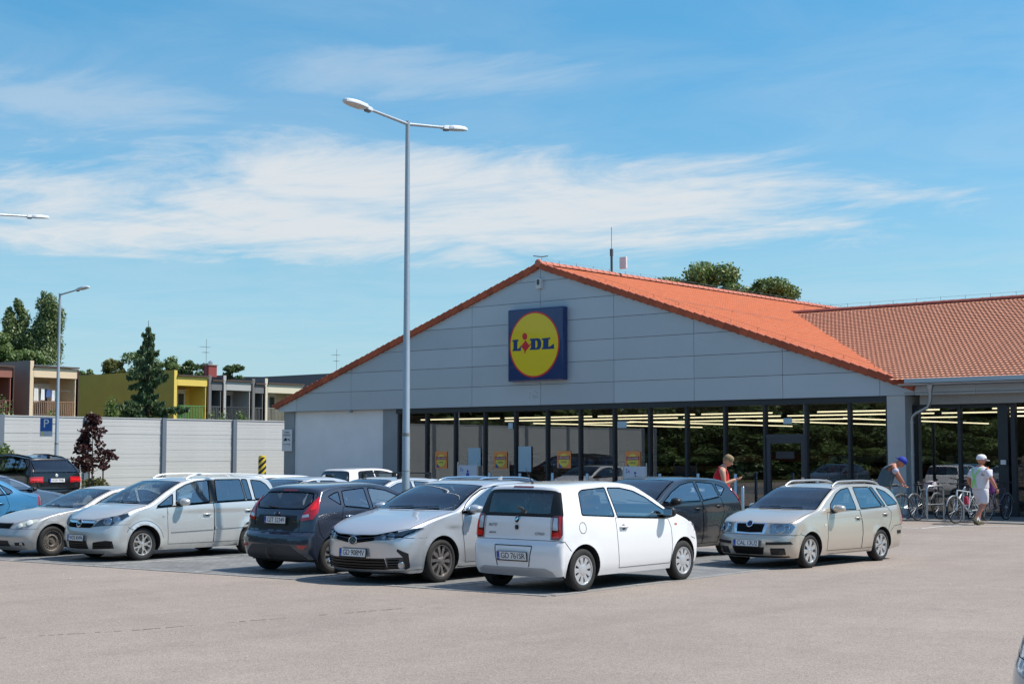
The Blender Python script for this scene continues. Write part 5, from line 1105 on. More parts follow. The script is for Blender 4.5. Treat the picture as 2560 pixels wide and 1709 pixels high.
    c.patch('grille', 'strip', [(3.5, 0), (3.5, .45), (3.9, .45), (3.9, 0)], grille_black(), .004, center=True)
    c.patch('lower_grille', 'strip', [(.7, 0), (.7, .6), (2.0, .6), (2.0, 0)], grille_black(), .004, center=True)
    # luggage guard mesh behind the seats
    g = MB(); y = 2.62 - c.l0
    for k in range(15): x = -.56 + .08 * k; g.tube([(x, y, .75), (x, y + .06, 1.36)], .0035, 4)
    for k in range(9): z = .75 + .07 * k; g.tube([(-.56, y + .1 * (z - .75), z), (.56, y + .1 * (z - .75), z)], .0035, 4)
    g.build('luggage_guard', gb, c.root)

# ------------------------------------------------------------------ silver saloon
SALOON = dict(L=4.62, W=.888, fo=.96, wb=2.70, wr=.318, tw=.215, track=.865, rr=.228, ar=.368, belt=1.0, cab=(1.17, 3.6), wsi=(9.08, 11), seat=2.3,
  st=[(.22, .15, .60, .17, 2.3), (.06, .22, .565, .24, 2.3), (.03, .36, .555, .38, 2.3), (.01, .52, .57, .54, 2.3), (0, .61, .62, .64, 2.3), (.04, .70, .74, .77, 2.5), (.13, .775, .84, .845, 2.9), (.45, .90, 1.02, .91, 3.2),
      (1.0, 1.0, 1.28, .985, 3.2), (1.17, 1.03, 1.42, 1.01, 3.2), (1.72, 1.28, 1.93, 1.225, 3.0), (2.10, 1.405, 2.3, 1.355, 3.0), (2.5, 1.455, 2.6, 1.40, 3), (3.0, 1.46, 3.0, 1.40, 3), (3.5, 1.40, 3.42, 1.34, 3),
      (4.05, 1.13, 3.90, 1.08, 3), (4.3, 1.09, 4.1, 1.0, 3), (4.52, 1.06, 4.25, .94, 2.8), (4.57, .85, 4.28, .82, 2.6), (4.61, .60, 4.24, .58, 2.6), (4.62, .45, 4.22, .42, 2.6), (4.55, .25, 4.2, .25, 2.6)],
  plan=PL(4.62, .90, .92), zo=ZO(1.0, 1.40, .16),
  strip=[('windscreen', [(9.08, 0), (9.08, .93), (10.9, .92), (10.95, 0)]), ('bonnet', [(5.05, 0), (5.15, .45), (6.0, .88), (6.6, .94), (8.85, .95), (8.85, 0)]), ('rear_window', [(14.1, 0), (14.1, .9), (15.0, .9), (15.0, 0)]),
         ('boot_lid', [(15.1, 0), (15.1, .9), (17, .85), (18, .6), (18.2, 0)]), ('rear_bumper', [(18.6, 0), (18.6, 1), (21, 1), (21, 0)]), ('front_bumper', [(0, 0), (0, 1), (4.2, 1), (4.6, .8), (4.75, .45), (5.0, .4), (5.03, 0)])],
  side=[('side_window_a', [(1.42, 1.005), (1.58, 1.13), (1.78, 1.24), (2.03, 1.33), (2.33, 1.37), (2.52, 1.375), (2.54, 1.025)]), ('side_window_b', [(2.63, 1.375), (3.05, 1.365), (3.32, 1.31), (3.48, 1.06), (2.63, 1.03)]),
        ('side_window_c', [(3.38, 1.295), (3.66, 1.16), (3.70, 1.10), (3.55, 1.07)]),
        ('front_bumper', [(.4, .64), (.60, .64), (.72, .60), (.66, .1), (.4, .1)]), ('rear_bumper', [(4.0, .62), (4.4, .62), (4.4, .1), (3.95, .1)]),
        ('front_door', [(1.42, .975), (1.42, .75), (1.45, .5), (1.50, .27), (2.53, .27), (2.59, .6), (2.58, 1.015)]), ('rear_door', [(2.59, .27), (2.60, .6), (2.59, 1.02), (3.5, 1.04), (3.58, .8), (3.42, .55), (3.28, .27)])],
  mir=(1.58, 1.015), msz=(.22, .11, .13), handles=[(2.36, .83), (3.36, .86)], crease=[(1.1, .80, 3.4, .88, .012, .04)], sill=.19)
def saloon_extra(c, plate='GD 908MV', full=True):
    ch = chrome(); gb = grille_black()
    headlamp(c, [(4.22, .44), (4.78, .42), (5.35, .74), (6.0, .95), (5.75, .985), (4.95, .935), (4.25, .72)], [(4.78, .70, .05), (4.72, .58, .04)])
    c.ribbon('daytime_strip', 'strip', [(4.75, .62), (4.6, .84), (5.5, .94)], .016, mat('lamp white', (.8, .82, .85), .2), False, .019)
    c.patch('grille', 'strip', [(3.85, 0), (4.62, 0), (4.78, .44), (4.3, .44)], gb, .004, center=True)
    c.ribbon('chrome_bar', 'strip', [(4.15, .06), (4.52, .44)], .016, ch, False, .012); c.ribbon('chrome_bar', 'strip', [(3.9, .1), (4.28, .44)], .016, ch, False, .012)
    c.ribbon('bonnet_edge', 'strip', [(4.72, 0), (4.9, .44), (5.5, .77)], .028, ch, False, .010)
    o, M = c.disc('emblem', 4.15, 0, 1, .075, mat('emblem dark', (.01, .01, .012), .3), .014, squash=.72); c.disc('emblem_ring', 4.15, 0, 1, .082, ch, .016, ring=.012, squash=.72, parent=o)
    for sq, r in (((.42, .9), .06), ((.9, .4), .06)):
        b = MB(); MM = M @ Matrix.Diagonal((sq[0], sq[1], 1, 1)); b.lathe([(r - .012, .004), (r - .012, .012), (r, .012), (r, .004)], 20, MM); b.build('emblem_loop', ch, o)
    c.patch('lower_grille', 'strip', [(.95, 0), (2.1, 0), (2.12, .60), (1.0, .66)], gb, .004, center=True); slats(c, 1.0, 2.05, 4, 0.0, .62, mat('grille bar', (.03, .03, .033), .4), .012, .010)
    c.patch('fog_pocket', 'strip', [(1.05, .66), (2.15, .62), (2.2, .87), (1.05, .91)], mat('fog pocket', (.035, .038, .042), .4), .005); slats(c, 1.15, 2.05, 4, .66, .82, mat('grille bar', (.03, .03, .033)), .016, .013)
    c.patch('bumper_blade', 'strip', [(.92, .90), (1.2, .945), (2.5, .925), (2.95, .80), (2.75, .79), (2.2, .87)], black_trim(), .010)
    for sg in (1, -1): c.disc('fog_light', 1.5, .85, sg, .042, lamp_silver(), .018); c.disc('fog_light_ring', 1.5, .85, sg, .05, ch, .018, ring=.008)
    c.patch('bumper_lip', 'strip', [(.55, 0), (.9, 0), (.95, .68), (.6, .72)], mat('lip silver', (.40, .42, .45), .3, .7), .012, center=True)
    c.patch('front_valance', 'strip', [(0, 0), (.5, 0), (.45, .8), (0, .9)], black_trim(), .004, center=True)
    if plate: c.plate(2.55, plate, False, pop=.03)
    for l in c.patch('tail_light', 'strip', [(17.0, .62), (17.0, .97), (18.1, .99), (18.2, .62)], red_lens(), .010): pass
    c.patch('tail_light_strip', 'strip', [(17.3, .66), (17.3, .9), (17.7, .9), (17.7, .66)], white_lens(), .014)
    c.ribbon('window_line', 'side', [(1.42, .995), (2.54, 1.015), (3.52, 1.05)], .02, ch, False, .006)
    a = MB(); p, n = c.at(13.6, 0); a.prism([(0, 0), (.12, 0), (.12, .07), (.06, .05)], -.012, .012, frame(p, (0, 1, 0), (0, 0, 1))); a.build('aerial_fin', c.paint, c.root)

# ------------------------------------------------------------------ dark five-door hatchback seen from behind
HATCH = dict(L=3.95, W=.861, fo=.79, wb=2.489, wr=.30, tw=.19, track=.84, rr=.195, ar=.348, belt=1.03, cab=(.95, 3.4), wsi=(7.1, 9), seat=2.0,
  st=[(.12, .18, .47, .20, 2.4), (.02, .32, .435, .33, 2.4), (0, .50, .435, .52, 2.4), (.05, .66, .47, .66, 2.4), (.12, .74, .56, .74, 2.6), (.28, .84, .66, .82, 3), (.60, .95, .86, .92, 3.2), (.92, 1.03, 1.10, 1.0, 3.2),
      (1.40, 1.27, 1.55, 1.215, 3), (1.85, 1.435, 1.96, 1.37, 3), (2.3, 1.48, 2.35, 1.415, 3), (2.9, 1.465, 2.9, 1.40, 3), (3.47, 1.40, 3.34, 1.31, 3.0), (3.50, 1.335, 3.42, 1.25, 3.0),
      (3.73, 1.07, 3.57, 1.03, 2.8), (3.79, .92, 3.63, .90, 2.7), (3.83, .70, 3.67, .70, 2.6), (3.93, .62, 3.69, .60, 2.5), (3.95, .48, 3.69, .46, 2.5), (3.92, .33, 3.67, .34, 2.5), (3.84, .24, 3.64, .26, 2.5)],
  plan=PL(3.95, .91, .965), zo=ZO(1.03, 1.40, .17),
  strip=[('windscreen', [(7.1, 0), (7.1, .92), (8.9, .91), (8.95, 0)]), ('bonnet', [(4.1, 0), (4.2, .5), (5.0, .88), (7, .94), (7, 0)]), ('rear_window', [(13.05, 0), (13.05, .80), (13.6, .86), (14.0, .70), (14.08, .4), (14.08, 0)]),
         ('tailgate', [(12.9, 0), (12.9, .90), (13.6, .93), (14.4, .80), (15.2, .66), (16.1, .66), (16.2, 0)]), ('rear_bumper', [(16.2, 0), (16.1, .68), (16.0, 1), (20, 1), (20, 0)]), ('front_bumper', [(0, 0), (0, 1), (3.6, 1), (3.9, .5), (4.05, 0)])],
  side=[('side_window_a', [(1.24, 1.035), (1.6, 1.215), (1.95, 1.34), (2.3, 1.385), (2.36, 1.385), (2.37, 1.045)]), ('side_window_b', [(2.45, 1.385), (2.96, 1.345), (3.00, 1.10), (2.45, 1.05)]), ('side_window_c', [(3.04, 1.335), (3.18, 1.30), (3.30, 1.255), (3.07, 1.115)]),
        ('front_bumper', [(.3, .66), (.52, .66), (.62, .58), (.6, .1), (.3, .1)]), ('rear_bumper', [(3.50, .54), (3.6, .70), (3.8, .72), (3.8, .1), (3.5, .1)]),
        ('front_door', [(1.26, 1.0), (1.22, .7), (1.25, .27), (2.38, .27), (2.42, .6), (2.41, 1.03)]), ('rear_door', [(2.39, .27), (2.43, .6), (2.42, 1.03), (3.04, 1.09), (3.12, .82), (2.98, .6), (2.88, .27)])],
  mir=(1.42, 1.02), msz=(.20, .10, .14), handles=[(2.25, .90), (2.92, .93)], hcol='chrome', crease=[(1.2, .80, 3.3, .90, .014, .05)], sill=.20, seams=[[(3.50, .54), (3.6, .70), (3.64, .88)]])
def hatch_extra(c, plate='GST 52349', full=True):
    ch = chrome(); gb = black_trim()
    for l in c.patch('tail_light', 'strip', [(13.15, .965), (14.0, .80), (14.9, .685), (15.25, .70), (15.05, .96), (14.3, .995), (13.3, .995)], red_lens(), .014, rnd=.0): pass
    c.patch('reversing_light', 'strip', [(14.72, .72), (14.55, .86), (14.85, .88), (15.0, .73)], white_lens(), .019)
    c.patch('tail_light_strip', 'strip', [(13.5, .955), (14.0, .87), (14.2, .90), (13.9, .975)], mat('bright red lens', (.75, .012, .012)), .018)
    c.patch('brake_light', 'strip', [(12.55, 0), (12.55, .26), (12.85, .26), (12.85, 0)], red_lens(), .004, center=True)
    if full:
        c.patch('plate_recess', 'strip', [(14.75, 0), (14.75, .56), (15.6, .60), (16.0, .50), (16.0, 0)], gb, .003, center=True)
        o, M = c.disc('emblem', 14.62, 0, 1, .055, mat('emblem blue', (.01, .02, .08), .3), .014, squash=.45); c.disc('emblem_ring', 14.62, 0, 1, .06, ch, .016, ring=.007, squash=.45, parent=o)
        c.plate(15.2, plate, True, pop=.03, tilt=.06)
        for txt, i, x, sz in (('titanium', 15.25, -.47, .05), ('TDCi', 15.25, .50, .035)):
            me = text_mesh(txt, sz, .001, .2); p, n = c.at(i, abs(x) / c.Wd); p.x = x; t = link('badge_lettering', me, ch, c.root); t.matrix_local = frame(p + n * .008, (-1, 0, 0), (0, -.1, 1))
        c.patch('rear_valance', 'strip', [(17.9, 0), (18.0, .55), (19.0, .80), (20, .9), (20, 0)], mat('grey plastic', (.035, .037, .04), .6), .005, center=True)
        c.patch('rear_reflector', 'strip', [(17.9, .72), (17.9, .93), (18.35, .86), (18.3, .76)], red_lens(), .008)
        t = MB(); p, n = c.at(19.3, 0); t.tube([p + Vector((0, -.1, -.02)), p + Vector((0, .05, -.03)), p + Vector((0, .10, .03)), p + Vector((0, .10, .12))], .018, 8); t.build('tow_hitch', mat('rusty steel', (.10, .075, .06), .7, .4), c.root)
        w = MB(); pp = []
        for k in range(6): p, n = c.at(14.02 - .10 * k / 5, .02 + .35 * k / 5); pp.append(p + n * .016)
        w.tube(pp, .008, 5); w.build('wiper', gb, c.root)
    headlamp(c, [(3.5, .60), (4.1, .56), (5.2, .90), (6.0, .975), (5.2, .99), (4.1, .97), (3.6, .85)], [(4.2, .80, .07)])
    c.patch('grille', 'strip', [(3.3, 0), (3.3, .45), (3.75, .45), (3.75, 0)], grille_black(), .004, center=True)
    c.patch('lower_grille', 'strip', [(.8, 0), (2.3, 0), (2.3, .45), (.8, .62)], grille_black(), .004, center=True)

# ------------------------------------------------------------------ silver people carrier
MPV = dict(L=4.467, W=.90, fo=.92, wb=2.703, wr=.318, tw=.21, track=.855, rr=.208, ar=.372, belt=1.05, cab=(.98, 4.2), wsi=(8.06, 10), seat=2.15, rub=.02, seams=[[(.56, .66), (.68, .60), (.76, .655)]],
  st=[(.16, .15, .57, .17, 2.3), (.04, .24, .54, .26, 2.3), (0, .40, .53, .42, 2.3), (.01, .55, .545, .56, 2.3), (.05, .66, .58, .66, 2.4), (.10, .79, .68, .81, 2.5), (.22, .87, .80, .89, 2.8), (.55, 1.0, .98, .985, 3.2),
      (.93, 1.08, 1.16, 1.055, 3.2), (1.45, 1.35, 1.66, 1.31, 3), (1.88, 1.52, 2.05, 1.48, 3), (2.3, 1.585, 2.4, 1.55, 3), (3.0, 1.60, 3.0, 1.565, 3), (3.8, 1.58, 3.75, 1.55, 3), (4.22, 1.54, 4.10, 1.49, 3.2), (4.26, 1.48, 4.17, 1.42, 3.4),
      (4.40, 1.10, 4.30, 1.08, 3.6), (4.43, .90, 4.33, .88, 3.4), (4.45, .66, 4.28, .66, 3), (4.467, .52, 4.22, .5, 3), (4.45, .35, 4.2, .35, 3), (4.38, .22, 4.2, .24, 3)],
  plan=PL(4.467, .91, .955), zo=ZO(1.06, 1.56, .15),
  strip=[('windscreen', [(8.06, 0), (8.06, .93), (9.92, .92), (9.95, 0)]), ('bonnet', [(5.05, 0), (5.05, .40), (5.6, .70), (6.2, .90), (7.85, .95), (7.85, 0)]), ('rear_window', [(15.05, 0), (15.05, .85), (16.0, .85), (16.0, 0)]),
         ('tailgate', [(14.9, 0), (14.9, .92), (18, .9), (18.3, 0)]), ('rear_bumper', [(18.3, 0), (18.2, 1), (21, 1), (21, 0)]), ('front_bumper', [(0, 0), (0, 1), (4.3, 1), (4.2, .55), (4.0, .42), (4.0, 0)])],
  side=[('side_window_d', [(1.22, 1.035), (1.64, 1.275), (1.60, 1.055)]), ('side_window_a', [(1.74, 1.34), (1.98, 1.44), (2.24, 1.505), (2.56, 1.53), (2.52, 1.09), (1.68, 1.06)]), ('side_window_b', [(2.73, 1.535), (3.40, 1.535), (3.46, 1.115), (2.70, 1.095)]), ('side_window_e', [(3.43, 1.535), (3.58, 1.53), (3.63, 1.12), (3.49, 1.117)]),
        ('side_window_c', [(3.68, 1.52), (3.95, 1.495), (4.08, 1.42), (4.19, 1.28), (4.06, 1.13), (3.72, 1.122)]),
        ('black_pillar', [(2.565, 1.535), (2.725, 1.535), (2.695, 1.095), (2.525, 1.09)]),
        ('front_bumper', [(.4, .66), (.56, .66), (.68, .60), (.76, .655), (.7, .1), (.4, .1)]), ('rear_bumper', [(3.98, .62), (4.4, .62), (4.4, .1), (3.95, .1)]),
        ('front_door', [(1.46, 1.02), (1.47, .65), (1.49, .30), (2.6, .29), (2.61, .86), (2.6, 1.07)]), ('rear_door', [(2.61, .29), (2.62, .86), (2.61, 1.07), (3.69, 1.10), (3.75, .89), (3.69, .66), (3.50, .29)])],
  mir=(1.78, 1.075), msz=(.24, .11, .16), handles=[(2.44, .85), (3.52, .90)], crease=[(1.4, .88, 3.9, .94, .01, .05)], sill=.19, flare=.022)
def mpv_extra(c, plate='WOS 43494', full=True):
    ch = chrome(); gb = grille_black()
    headlamp(c, [(4.05, .46), (5.05, .60), (5.9, .86), (6.35, .95), (5.9, .985), (5.0, .965), (4.3, .86)], [(4.85, .77, .07), (5.05, .90, .065)])
    c.patch('grille', 'strip', [(4.0, 0), (4.95, 0), (4.95, .52), (4.1, .42)], gb, .004, center=True); slats(c, 4.05, 4.5, 3, 0, .44, mat('grille bar', (.03, .03, .033), .4), .012, .010)
    c.patch('chrome_bar', 'strip', [(4.55, 0), (4.85, 0), (4.85, .50), (4.55, .47)], ch, .012, center=True); c.ribbon('chrome_bar', 'strip', [(3.95, 0), (3.97, .38), (4.3, .46)], .02, ch, False, .012)
    o, M = c.disc('emblem', 4.5, 0, 1, .07, mat('emblem dark', (.01, .01, .012), .3), .014); c.disc('emblem_ring', 4.5, 0, 1, .085, ch, .02, ring=.016, parent=o)
    b = MB(); b.prism([(-.08, .012), (.01, .022), (.0, .004), (.08, -.012), (-.01, -.022), (0, -.004)], .008, .02, M); b.build('emblem_bolt', ch, o)
    c.patch('lower_grille', 'strip', [(1.0, 0), (2.0, 0), (2.0, .33), (1.05, .37)], gb, .004, center=True); slats(c, 1.1, 1.9, 4, 0, .34, mat('grille bar', (.03, .03, .033)), .01, .010)
    c.patch('fog_pocket', 'strip', [(1.05, .48), (1.85, .52), (2.05, .80), (1.95, .90), (1.1, .92)], gb, .004); slats(c, 1.15, 1.9, 4, .52, .88, mat('grille bar', (.03, .03, .033)), .012, .010)
    c.plate(2.35, plate, False, pop=.03)
    c.patch('tail_light', 'strip', [(16.3, .84), (16.3, .99), (17.9, .99), (17.9, .86)], red_lens(), .010)
    c.patch('door_moulding', 'side', [(1.55, .525), (1.58, .56), (2.59, .60), (2.59, .545)], c.paint, .014, skirt=.004); c.patch('door_moulding', 'side', [(2.63, .547), (2.63, .602), (3.50, .615), (3.45, .565)], c.paint, .014, skirt=.004)
    c.ribbon('window_line', 'side', [(1.21, 1.012), (1.66, 1.035), (2.55, 1.075), (3.7, 1.105), (4.05, 1.11)], .022, ch, False, .006)
    th = np.linspace(math.pi * -.1, math.pi * 1.05, 20); c.ribbon('arch_lip', 'side', [(.92 + .46 * math.cos(t), .318 + .455 * math.sin(t)) for t in np.linspace(.25, math.pi - .5, 18)], .008, mat('fine shade', (.20, .20, .195), .6), False, .002)
    if full: rails(c, (10.55, 14.0), .78, c.paint, .06)
    me = text_mesh('1.9', .04, .001); 
    for sg in (1,):
        y = float(c.Y(np.array(1.36), np.array(.83))); t = link('badge_lettering', me, mat('badge grey', (.10, .10, .11), .3, .6), c.root); t.matrix_local = frame((sg * (y + .003), 1.36 - c.l0, .83), (0, 1, 0), (0, 0, 1))
def rails(c, ii, yf, m, hgt=.06):
    for sg in (1, -1):
        pp = []
        for k in range(15):
            i = ii[0] + (ii[1] - ii[0]) * k / 14; p, n = c.at(i, yf); e = min(1, k / 2.2, (14 - k) / 2.2); pp.append(Vector((sg * p.x, p.y, p.z + hgt * (e ** .6) - .005)))
        b = MB(); b.tube(pp, .02, 8); b.build('roof_rail', m, c.root, smooth=60)

# ------------------------------------------------------------------ older silver coupe
COUPE = dict(L=4.343, W=.864, fo=.76, wb=2.715, wr=.318, tw=.215, track=.83, rr=.212, ar=.362, belt=.93, cab=(1.34, 3.7), wsi=(8.06, 10), seat=2.35,
  st=[(.18, .13, .42, .16, 2.3), (.04, .25, .39, .27, 2.3), (0, .40, .38, .42, 2.3), (.04, .52, .40, .52, 2.3), (.07, .58, .45, .60, 2.4), (.16, .70, .58, .73, 2.6), (.45, .80, .74, .815, 3), (.9, .90, 1.05, .885, 3.2),
      (1.32, .965, 1.44, .945, 3.2), (1.85, 1.21, 2.0, 1.165, 3), (2.25, 1.345, 2.4, 1.30, 3), (2.7, 1.40, 2.75, 1.35, 3), (3.2, 1.385, 3.2, 1.335, 3), (3.8, 1.20, 3.7, 1.13, 3), (4.15, 1.04, 4.0, .99, 3), (4.28, .98, 4.1, .93, 3), (4.32, .75, 4.05, .74, 2.8), (4.343, .5, 4.02, .5, 2.6), (4.28, .25, 4.0, .26, 2.6)],
  plan=PL(4.343, .90, .93), zo=ZO(.94, 1.35, .16),
  strip=[('windscreen', [(8.06, 0), (8.06, .92), (9.92, .91), (9.95, 0)]), ('bonnet', [(4.1, 0), (4.2, .35), (5.2, .62), (6, .90), (7.9, .94), (7.9, 0)]), ('rear_window', [(12.2, 0), (12.2, .88), (13.7, .88), (13.7, 0)]), ('front_bumper', [(0, 0), (0, 1), (3.7, 1), (3.9, .5), (4.0, 0)])],
  side=[('side_window_a', [(1.62, .955), (1.95, 1.12), (2.3, 1.255), (2.65, 1.315), (2.85, 1.325), (2.86, .975)]), ('side_window_b', [(2.93, 1.325), (3.2, 1.305), (3.55, 1.18), (3.62, 1.10), (2.93, .98)]), ('front_door', [(1.5, .92), (1.42, .6), (1.45, .24), (2.85, .24), (2.93, .6), (2.90, .96)])],
  mir=(1.78, .94), handles=[(2.72, .80)], sill=.17)
def coupe_extra(c, full=True):
    gb = grille_black()
    lens = mat('yellowed lens', (.50, .52, .44), .15, .1, 1.0)
    c.patch('headlight', 'strip', [(4.1, .60), (4.55, .60), (4.95, .70), (5.3, .82), (5.45, .93), (5.0, .965), (4.35, .90), (4.25, .78)], lens, .012, rnd=.06)
    for sg in (1, -1): c.disc('reflector', 4.4, .68, sg, .055, mat('lens white', (.75, .77, .70), .1, .1, 1), .018); c.disc('reflector', 4.85, .86, sg, .065, mat('lens white', (.75, .77, .70), .1, .1, 1), .018)
    c.patch('grille', 'strip', [(3.9, 0), (4.75, 0), (4.85, .42), (4.0, .36)], gb, .006, center=True); slats(c, 4.0, 4.8, 4, 0, .38, mat('grille silver', (.45, .46, .48), .35, .8), .014, .014)
    c.patch('bumper_strip', 'strip', [(1.9, .30), (2.15, .30), (2.15, .93), (1.9, .95)], c.paint, .014)
    c.patch('lower_grille', 'strip', [(.75, 0), (1.6, 0), (1.6, .40), (.8, .45)], gb, .004, center=True); c.patch('fog_pocket', 'strip', [(.9, .62), (1.35, .62), (1.35, .86), (.9, .88)], gb, .004)
    for sg in (1, -1): c.disc('fog_light', 1.12, .80, sg, .038, lamp_silver(), .012)
    if full: c.plate(1.75, 'WOS 43494', False) if 0 else None

# ------------------------------------------------------------------ beige small estate
ESTATE = dict(L=4.222, W=.823, fo=.79, wb=2.462, wr=.297, tw=.195, track=.80, rr=.205, ar=.345, belt=.97, cab=(1.0, 4.0), wsi=(9.06, 11), seat=2.05,
  st=[(.16, .18, .46, .19, 2.4), (.05, .26, .44, .27, 2.4), (0, .40, .43, .42, 2.4), (.01, .52, .435, .53, 2.4), (.06, .60, .46, .60, 2.5), (.09, .70, .51, .69, 2.5), (.14, .79, .60, .785, 2.7), (.30, .86, .71, .855, 3), (.62, .94, .90, .93, 3.2), (.98, 1.005, 1.15, .985, 3.2),
      (1.42, 1.22, 1.58, 1.18, 3), (1.85, 1.385, 1.98, 1.345, 3), (2.3, 1.445, 2.35, 1.405, 3), (3.0, 1.45, 3.0, 1.41, 3), (3.6, 1.42, 3.5, 1.375, 3), (3.9, 1.36, 3.80, 1.29, 3.2), (4.12, 1.02, 4.04, 1.0, 3.6), (4.16, .85, 4.07, .84, 3.4), (4.17, .66, 4.02, .66, 3), (4.222, .54, 3.98, .54, 2.8), (4.2, .35, 3.96, .36, 2.8), (4.12, .23, 3.92, .24, 2.8)],
  plan=PL(4.222, .92, .955), zo=ZO(.97, 1.40, .155),
  strip=[('windscreen', [(9.06, 0), (9.06, .93), (10.92, .92), (10.95, 0)]), ('bonnet', [(5.95, 0), (5.95, .42), (6.0, .84), (6.5, .93), (8.9, .95), (8.9, 0)]), ('rear_window', [(15.05, 0), (15.05, .85), (16, .85), (16, 0)]), ('tailgate', [(14.9, 0), (14.9, .9), (18, .9), (18.2, 0)]),
         ('rear_bumper', [(18.3, 0), (18.2, 1), (21, 1), (21, 0)]), ('front_bumper', [(0, 0), (0, 1), (3.9, 1), (3.9, .42), (3.9, 0)])],
  side=[('side_window_a', [(1.50, .985), (1.55, 1.09), (1.86, 1.27), (2.08, 1.345), (2.36, 1.375), (2.40, .985)]), ('side_window_b', [(2.52, 1.38), (3.10, 1.375), (3.36, 1.01), (2.55, .99)]), ('side_window_d', [(3.13, 1.373), (3.24, 1.368), (3.50, 1.018), (3.39, 1.012)]),
        ('side_window_c', [(3.37, 1.355), (3.66, 1.285), (3.86, 1.165), (3.985, 1.045), (3.58, 1.02)]),
        ('front_bumper', [(.3, .605), (.46, .605), (.60, .565), (.6, .1), (.3, .1)]), ('rear_bumper', [(3.52, .53), (3.72, .64), (4.1, .66), (4.1, .1), (3.5, .1)]),
        ('front_door', [(1.37, .955), (1.35, .75), (1.33, .28), (2.53, .27), (2.54, .71), (2.5, .97)]), ('rear_door', [(2.54, .27), (2.55, .71), (2.51, .97), (3.56, 1.0), (3.67, .89), (3.61, .73), (3.46, .53), (3.24, .31), (3.08, .27)])],
  mir=(1.56, .985), msz=(.24, .11, .14), handles=[(2.40, .83), (3.43, .87)], crease=[(1.33, .47, 3.30, .50, .010, .02)], sill=.20, seams=[[(.46, .605), (.62, .56)], [(3.58, .545), (3.74, .64), (4.03, .66)]])
def estate_extra(c, plate='CAL 13U2', full=True):
    ch = chrome(); gb = grille_black(); bt = black_trim()
    headlamp(c, [(4.1, .52), (5.7, .48), (5.95, .60), (5.95, .90), (5.3, .955), (4.3, .92)], [(5.0, .72, .075), (5.0, .86, .05)], base=lamp_silver())
    c.patch('grille_frame', 'strip', [(3.95, 0), (6.0, 0), (6.0, .40), (5.2, .44), (4.0, .38)], ch, .010, center=True)
    c.patch('grille', 'strip', [(4.2, 0), (5.75, 0), (5.75, .36), (4.3, .33)], gb, .014, center=True)
    for k in range(11):
        y = .02 + .30 * k / 10; c.ribbon('grille_bar', 'strip', [(4.3, y), (5.7, y)], .010, mat('grille bar', (.03, .03, .033), .4), False, .024)
    o, M = c.disc('emblem', 5.62, 0, 1, .06, mat('emblem blue', (.02, .10, .22), .3), .03); c.disc('emblem_ring', 5.62, 0, 1, .068, ch, .034, ring=.016, parent=o)
    c.patch('bumper_strip', 'strip', [(2.15, .46), (2.55, .46), (2.6, .93), (2.2, .96)], bt, .016, rnd=.02)
    c.patch('lower_grille', 'strip', [(.85, 0), (1.85, 0), (1.85, .42), (.9, .36)], gb, .005, center=True)
    for k in range(13):
        y = .02 + .36 * k / 12; c.ribbon('grille_bar', 'strip', [(.95, y), (1.8, y)], .008, mat('grille bar', (.03, .03, .033)), False, .012)
    c.patch('fog_pocket', 'strip', [(.85, .55), (1.75, .55), (1.75, .84), (.9, .86)], gb, .005, rnd=.04)
    for sg in (1, -1): c.disc('fog_light', 1.3, .78, sg, .055, mat('fog blank', (.02, .02, .022), .4), .012)
    c.patch('front_lip', 'strip', [(.25, 0), (.6, 0), (.6, .9), (.3, .92)], bt, .008, center=True)
    c.plate(2.35, plate, False, pop=.035)
    c.patch('tail_light', 'strip', [(16.2, .86), (16.2, .995), (18, .995), (18, .88)], red_lens(), .010)
    c.patch('rear_strip', 'side', [(3.84, .49), (3.84, .55), (3.97, .55), (3.97, .49)], bt, .012)
    if full:
        rails(c, (11.3, 14.4), .80, mat('rail grey', (.35, .36, .37), .4, .6), .055)
        a = MB(); p, n = c.at(14.2, 0); a.tube([p, p + Vector((0, .05, .05)), p + Vector((0, .28, .42))], [.016, .006, .003], 6); a.build('aerial', bt, c.root)
    rp = c.patch('side_repeater', 'side', [(1.24, .72), (1.24, .75), (1.30, .75), (1.30, .72)], mat('clear repeater', (.7, .66, .5), .2, 0, 1), .006)

def variant(b, L=None, H=None, Wd=None, **kw):
    """another body of the same kind: stretched in length and height"""
    kl = (L or b['L']) / b['L']; kz = (H or max(q[1] for q in b['st'])) / max(q[1] for q in b['st']); v = dict(b)
    v['L'] = b['L'] * kl; v['W'] = Wd or b['W']; v['track'] = v['W'] - (b['W'] - b['track']); v['fo'] = b['fo'] * kl; v['wb'] = b['wb'] * kl; v['seat'] = b['seat'] * kl
    v['st'] = [(a * kl, z * kz, c_ * kl, d * kz, n) for a, z, c_, d, n in b['st']]; v['plan'] = [(a * kl, p) for a, p in b['plan']]; v['zo'] = [(z * kz, o) for z, o in b['zo']]
    v['side'] = [(n, [(p[0] * kl, p[1] * kz) for p in pl]) for n, pl in b['side']]; v['belt'] = b['belt'] * kz; v['cab'] = (b['cab'][0] * kl, b['cab'][1] * kl); v['mir'] = (b['mir'][0] * kl, b['mir'][1] * kz)
    v['handles'] = [(a * kl, z * kz) for a, z in b['handles']]; v['crease'] = [(a * kl, z * kz, c_ * kl, d * kz, e, f) for a, z, c_, d, e, f in b.get('crease', ())]; v['wr'] = b['wr'] * kz; v['ar'] = b['ar'] * kz; v['rr'] = b['rr'] * kz; v['sill'] = b['sill'] * kz
    v['seams'] = [[(a * kl, z * kz) for a, z in pl] for pl in b.get('seams', ())]
    v.update(kw); return v
def ex(f, pnt, *a, **k):
    def g(c): c.paint = pnt; f(c, *a, **k)
    return g

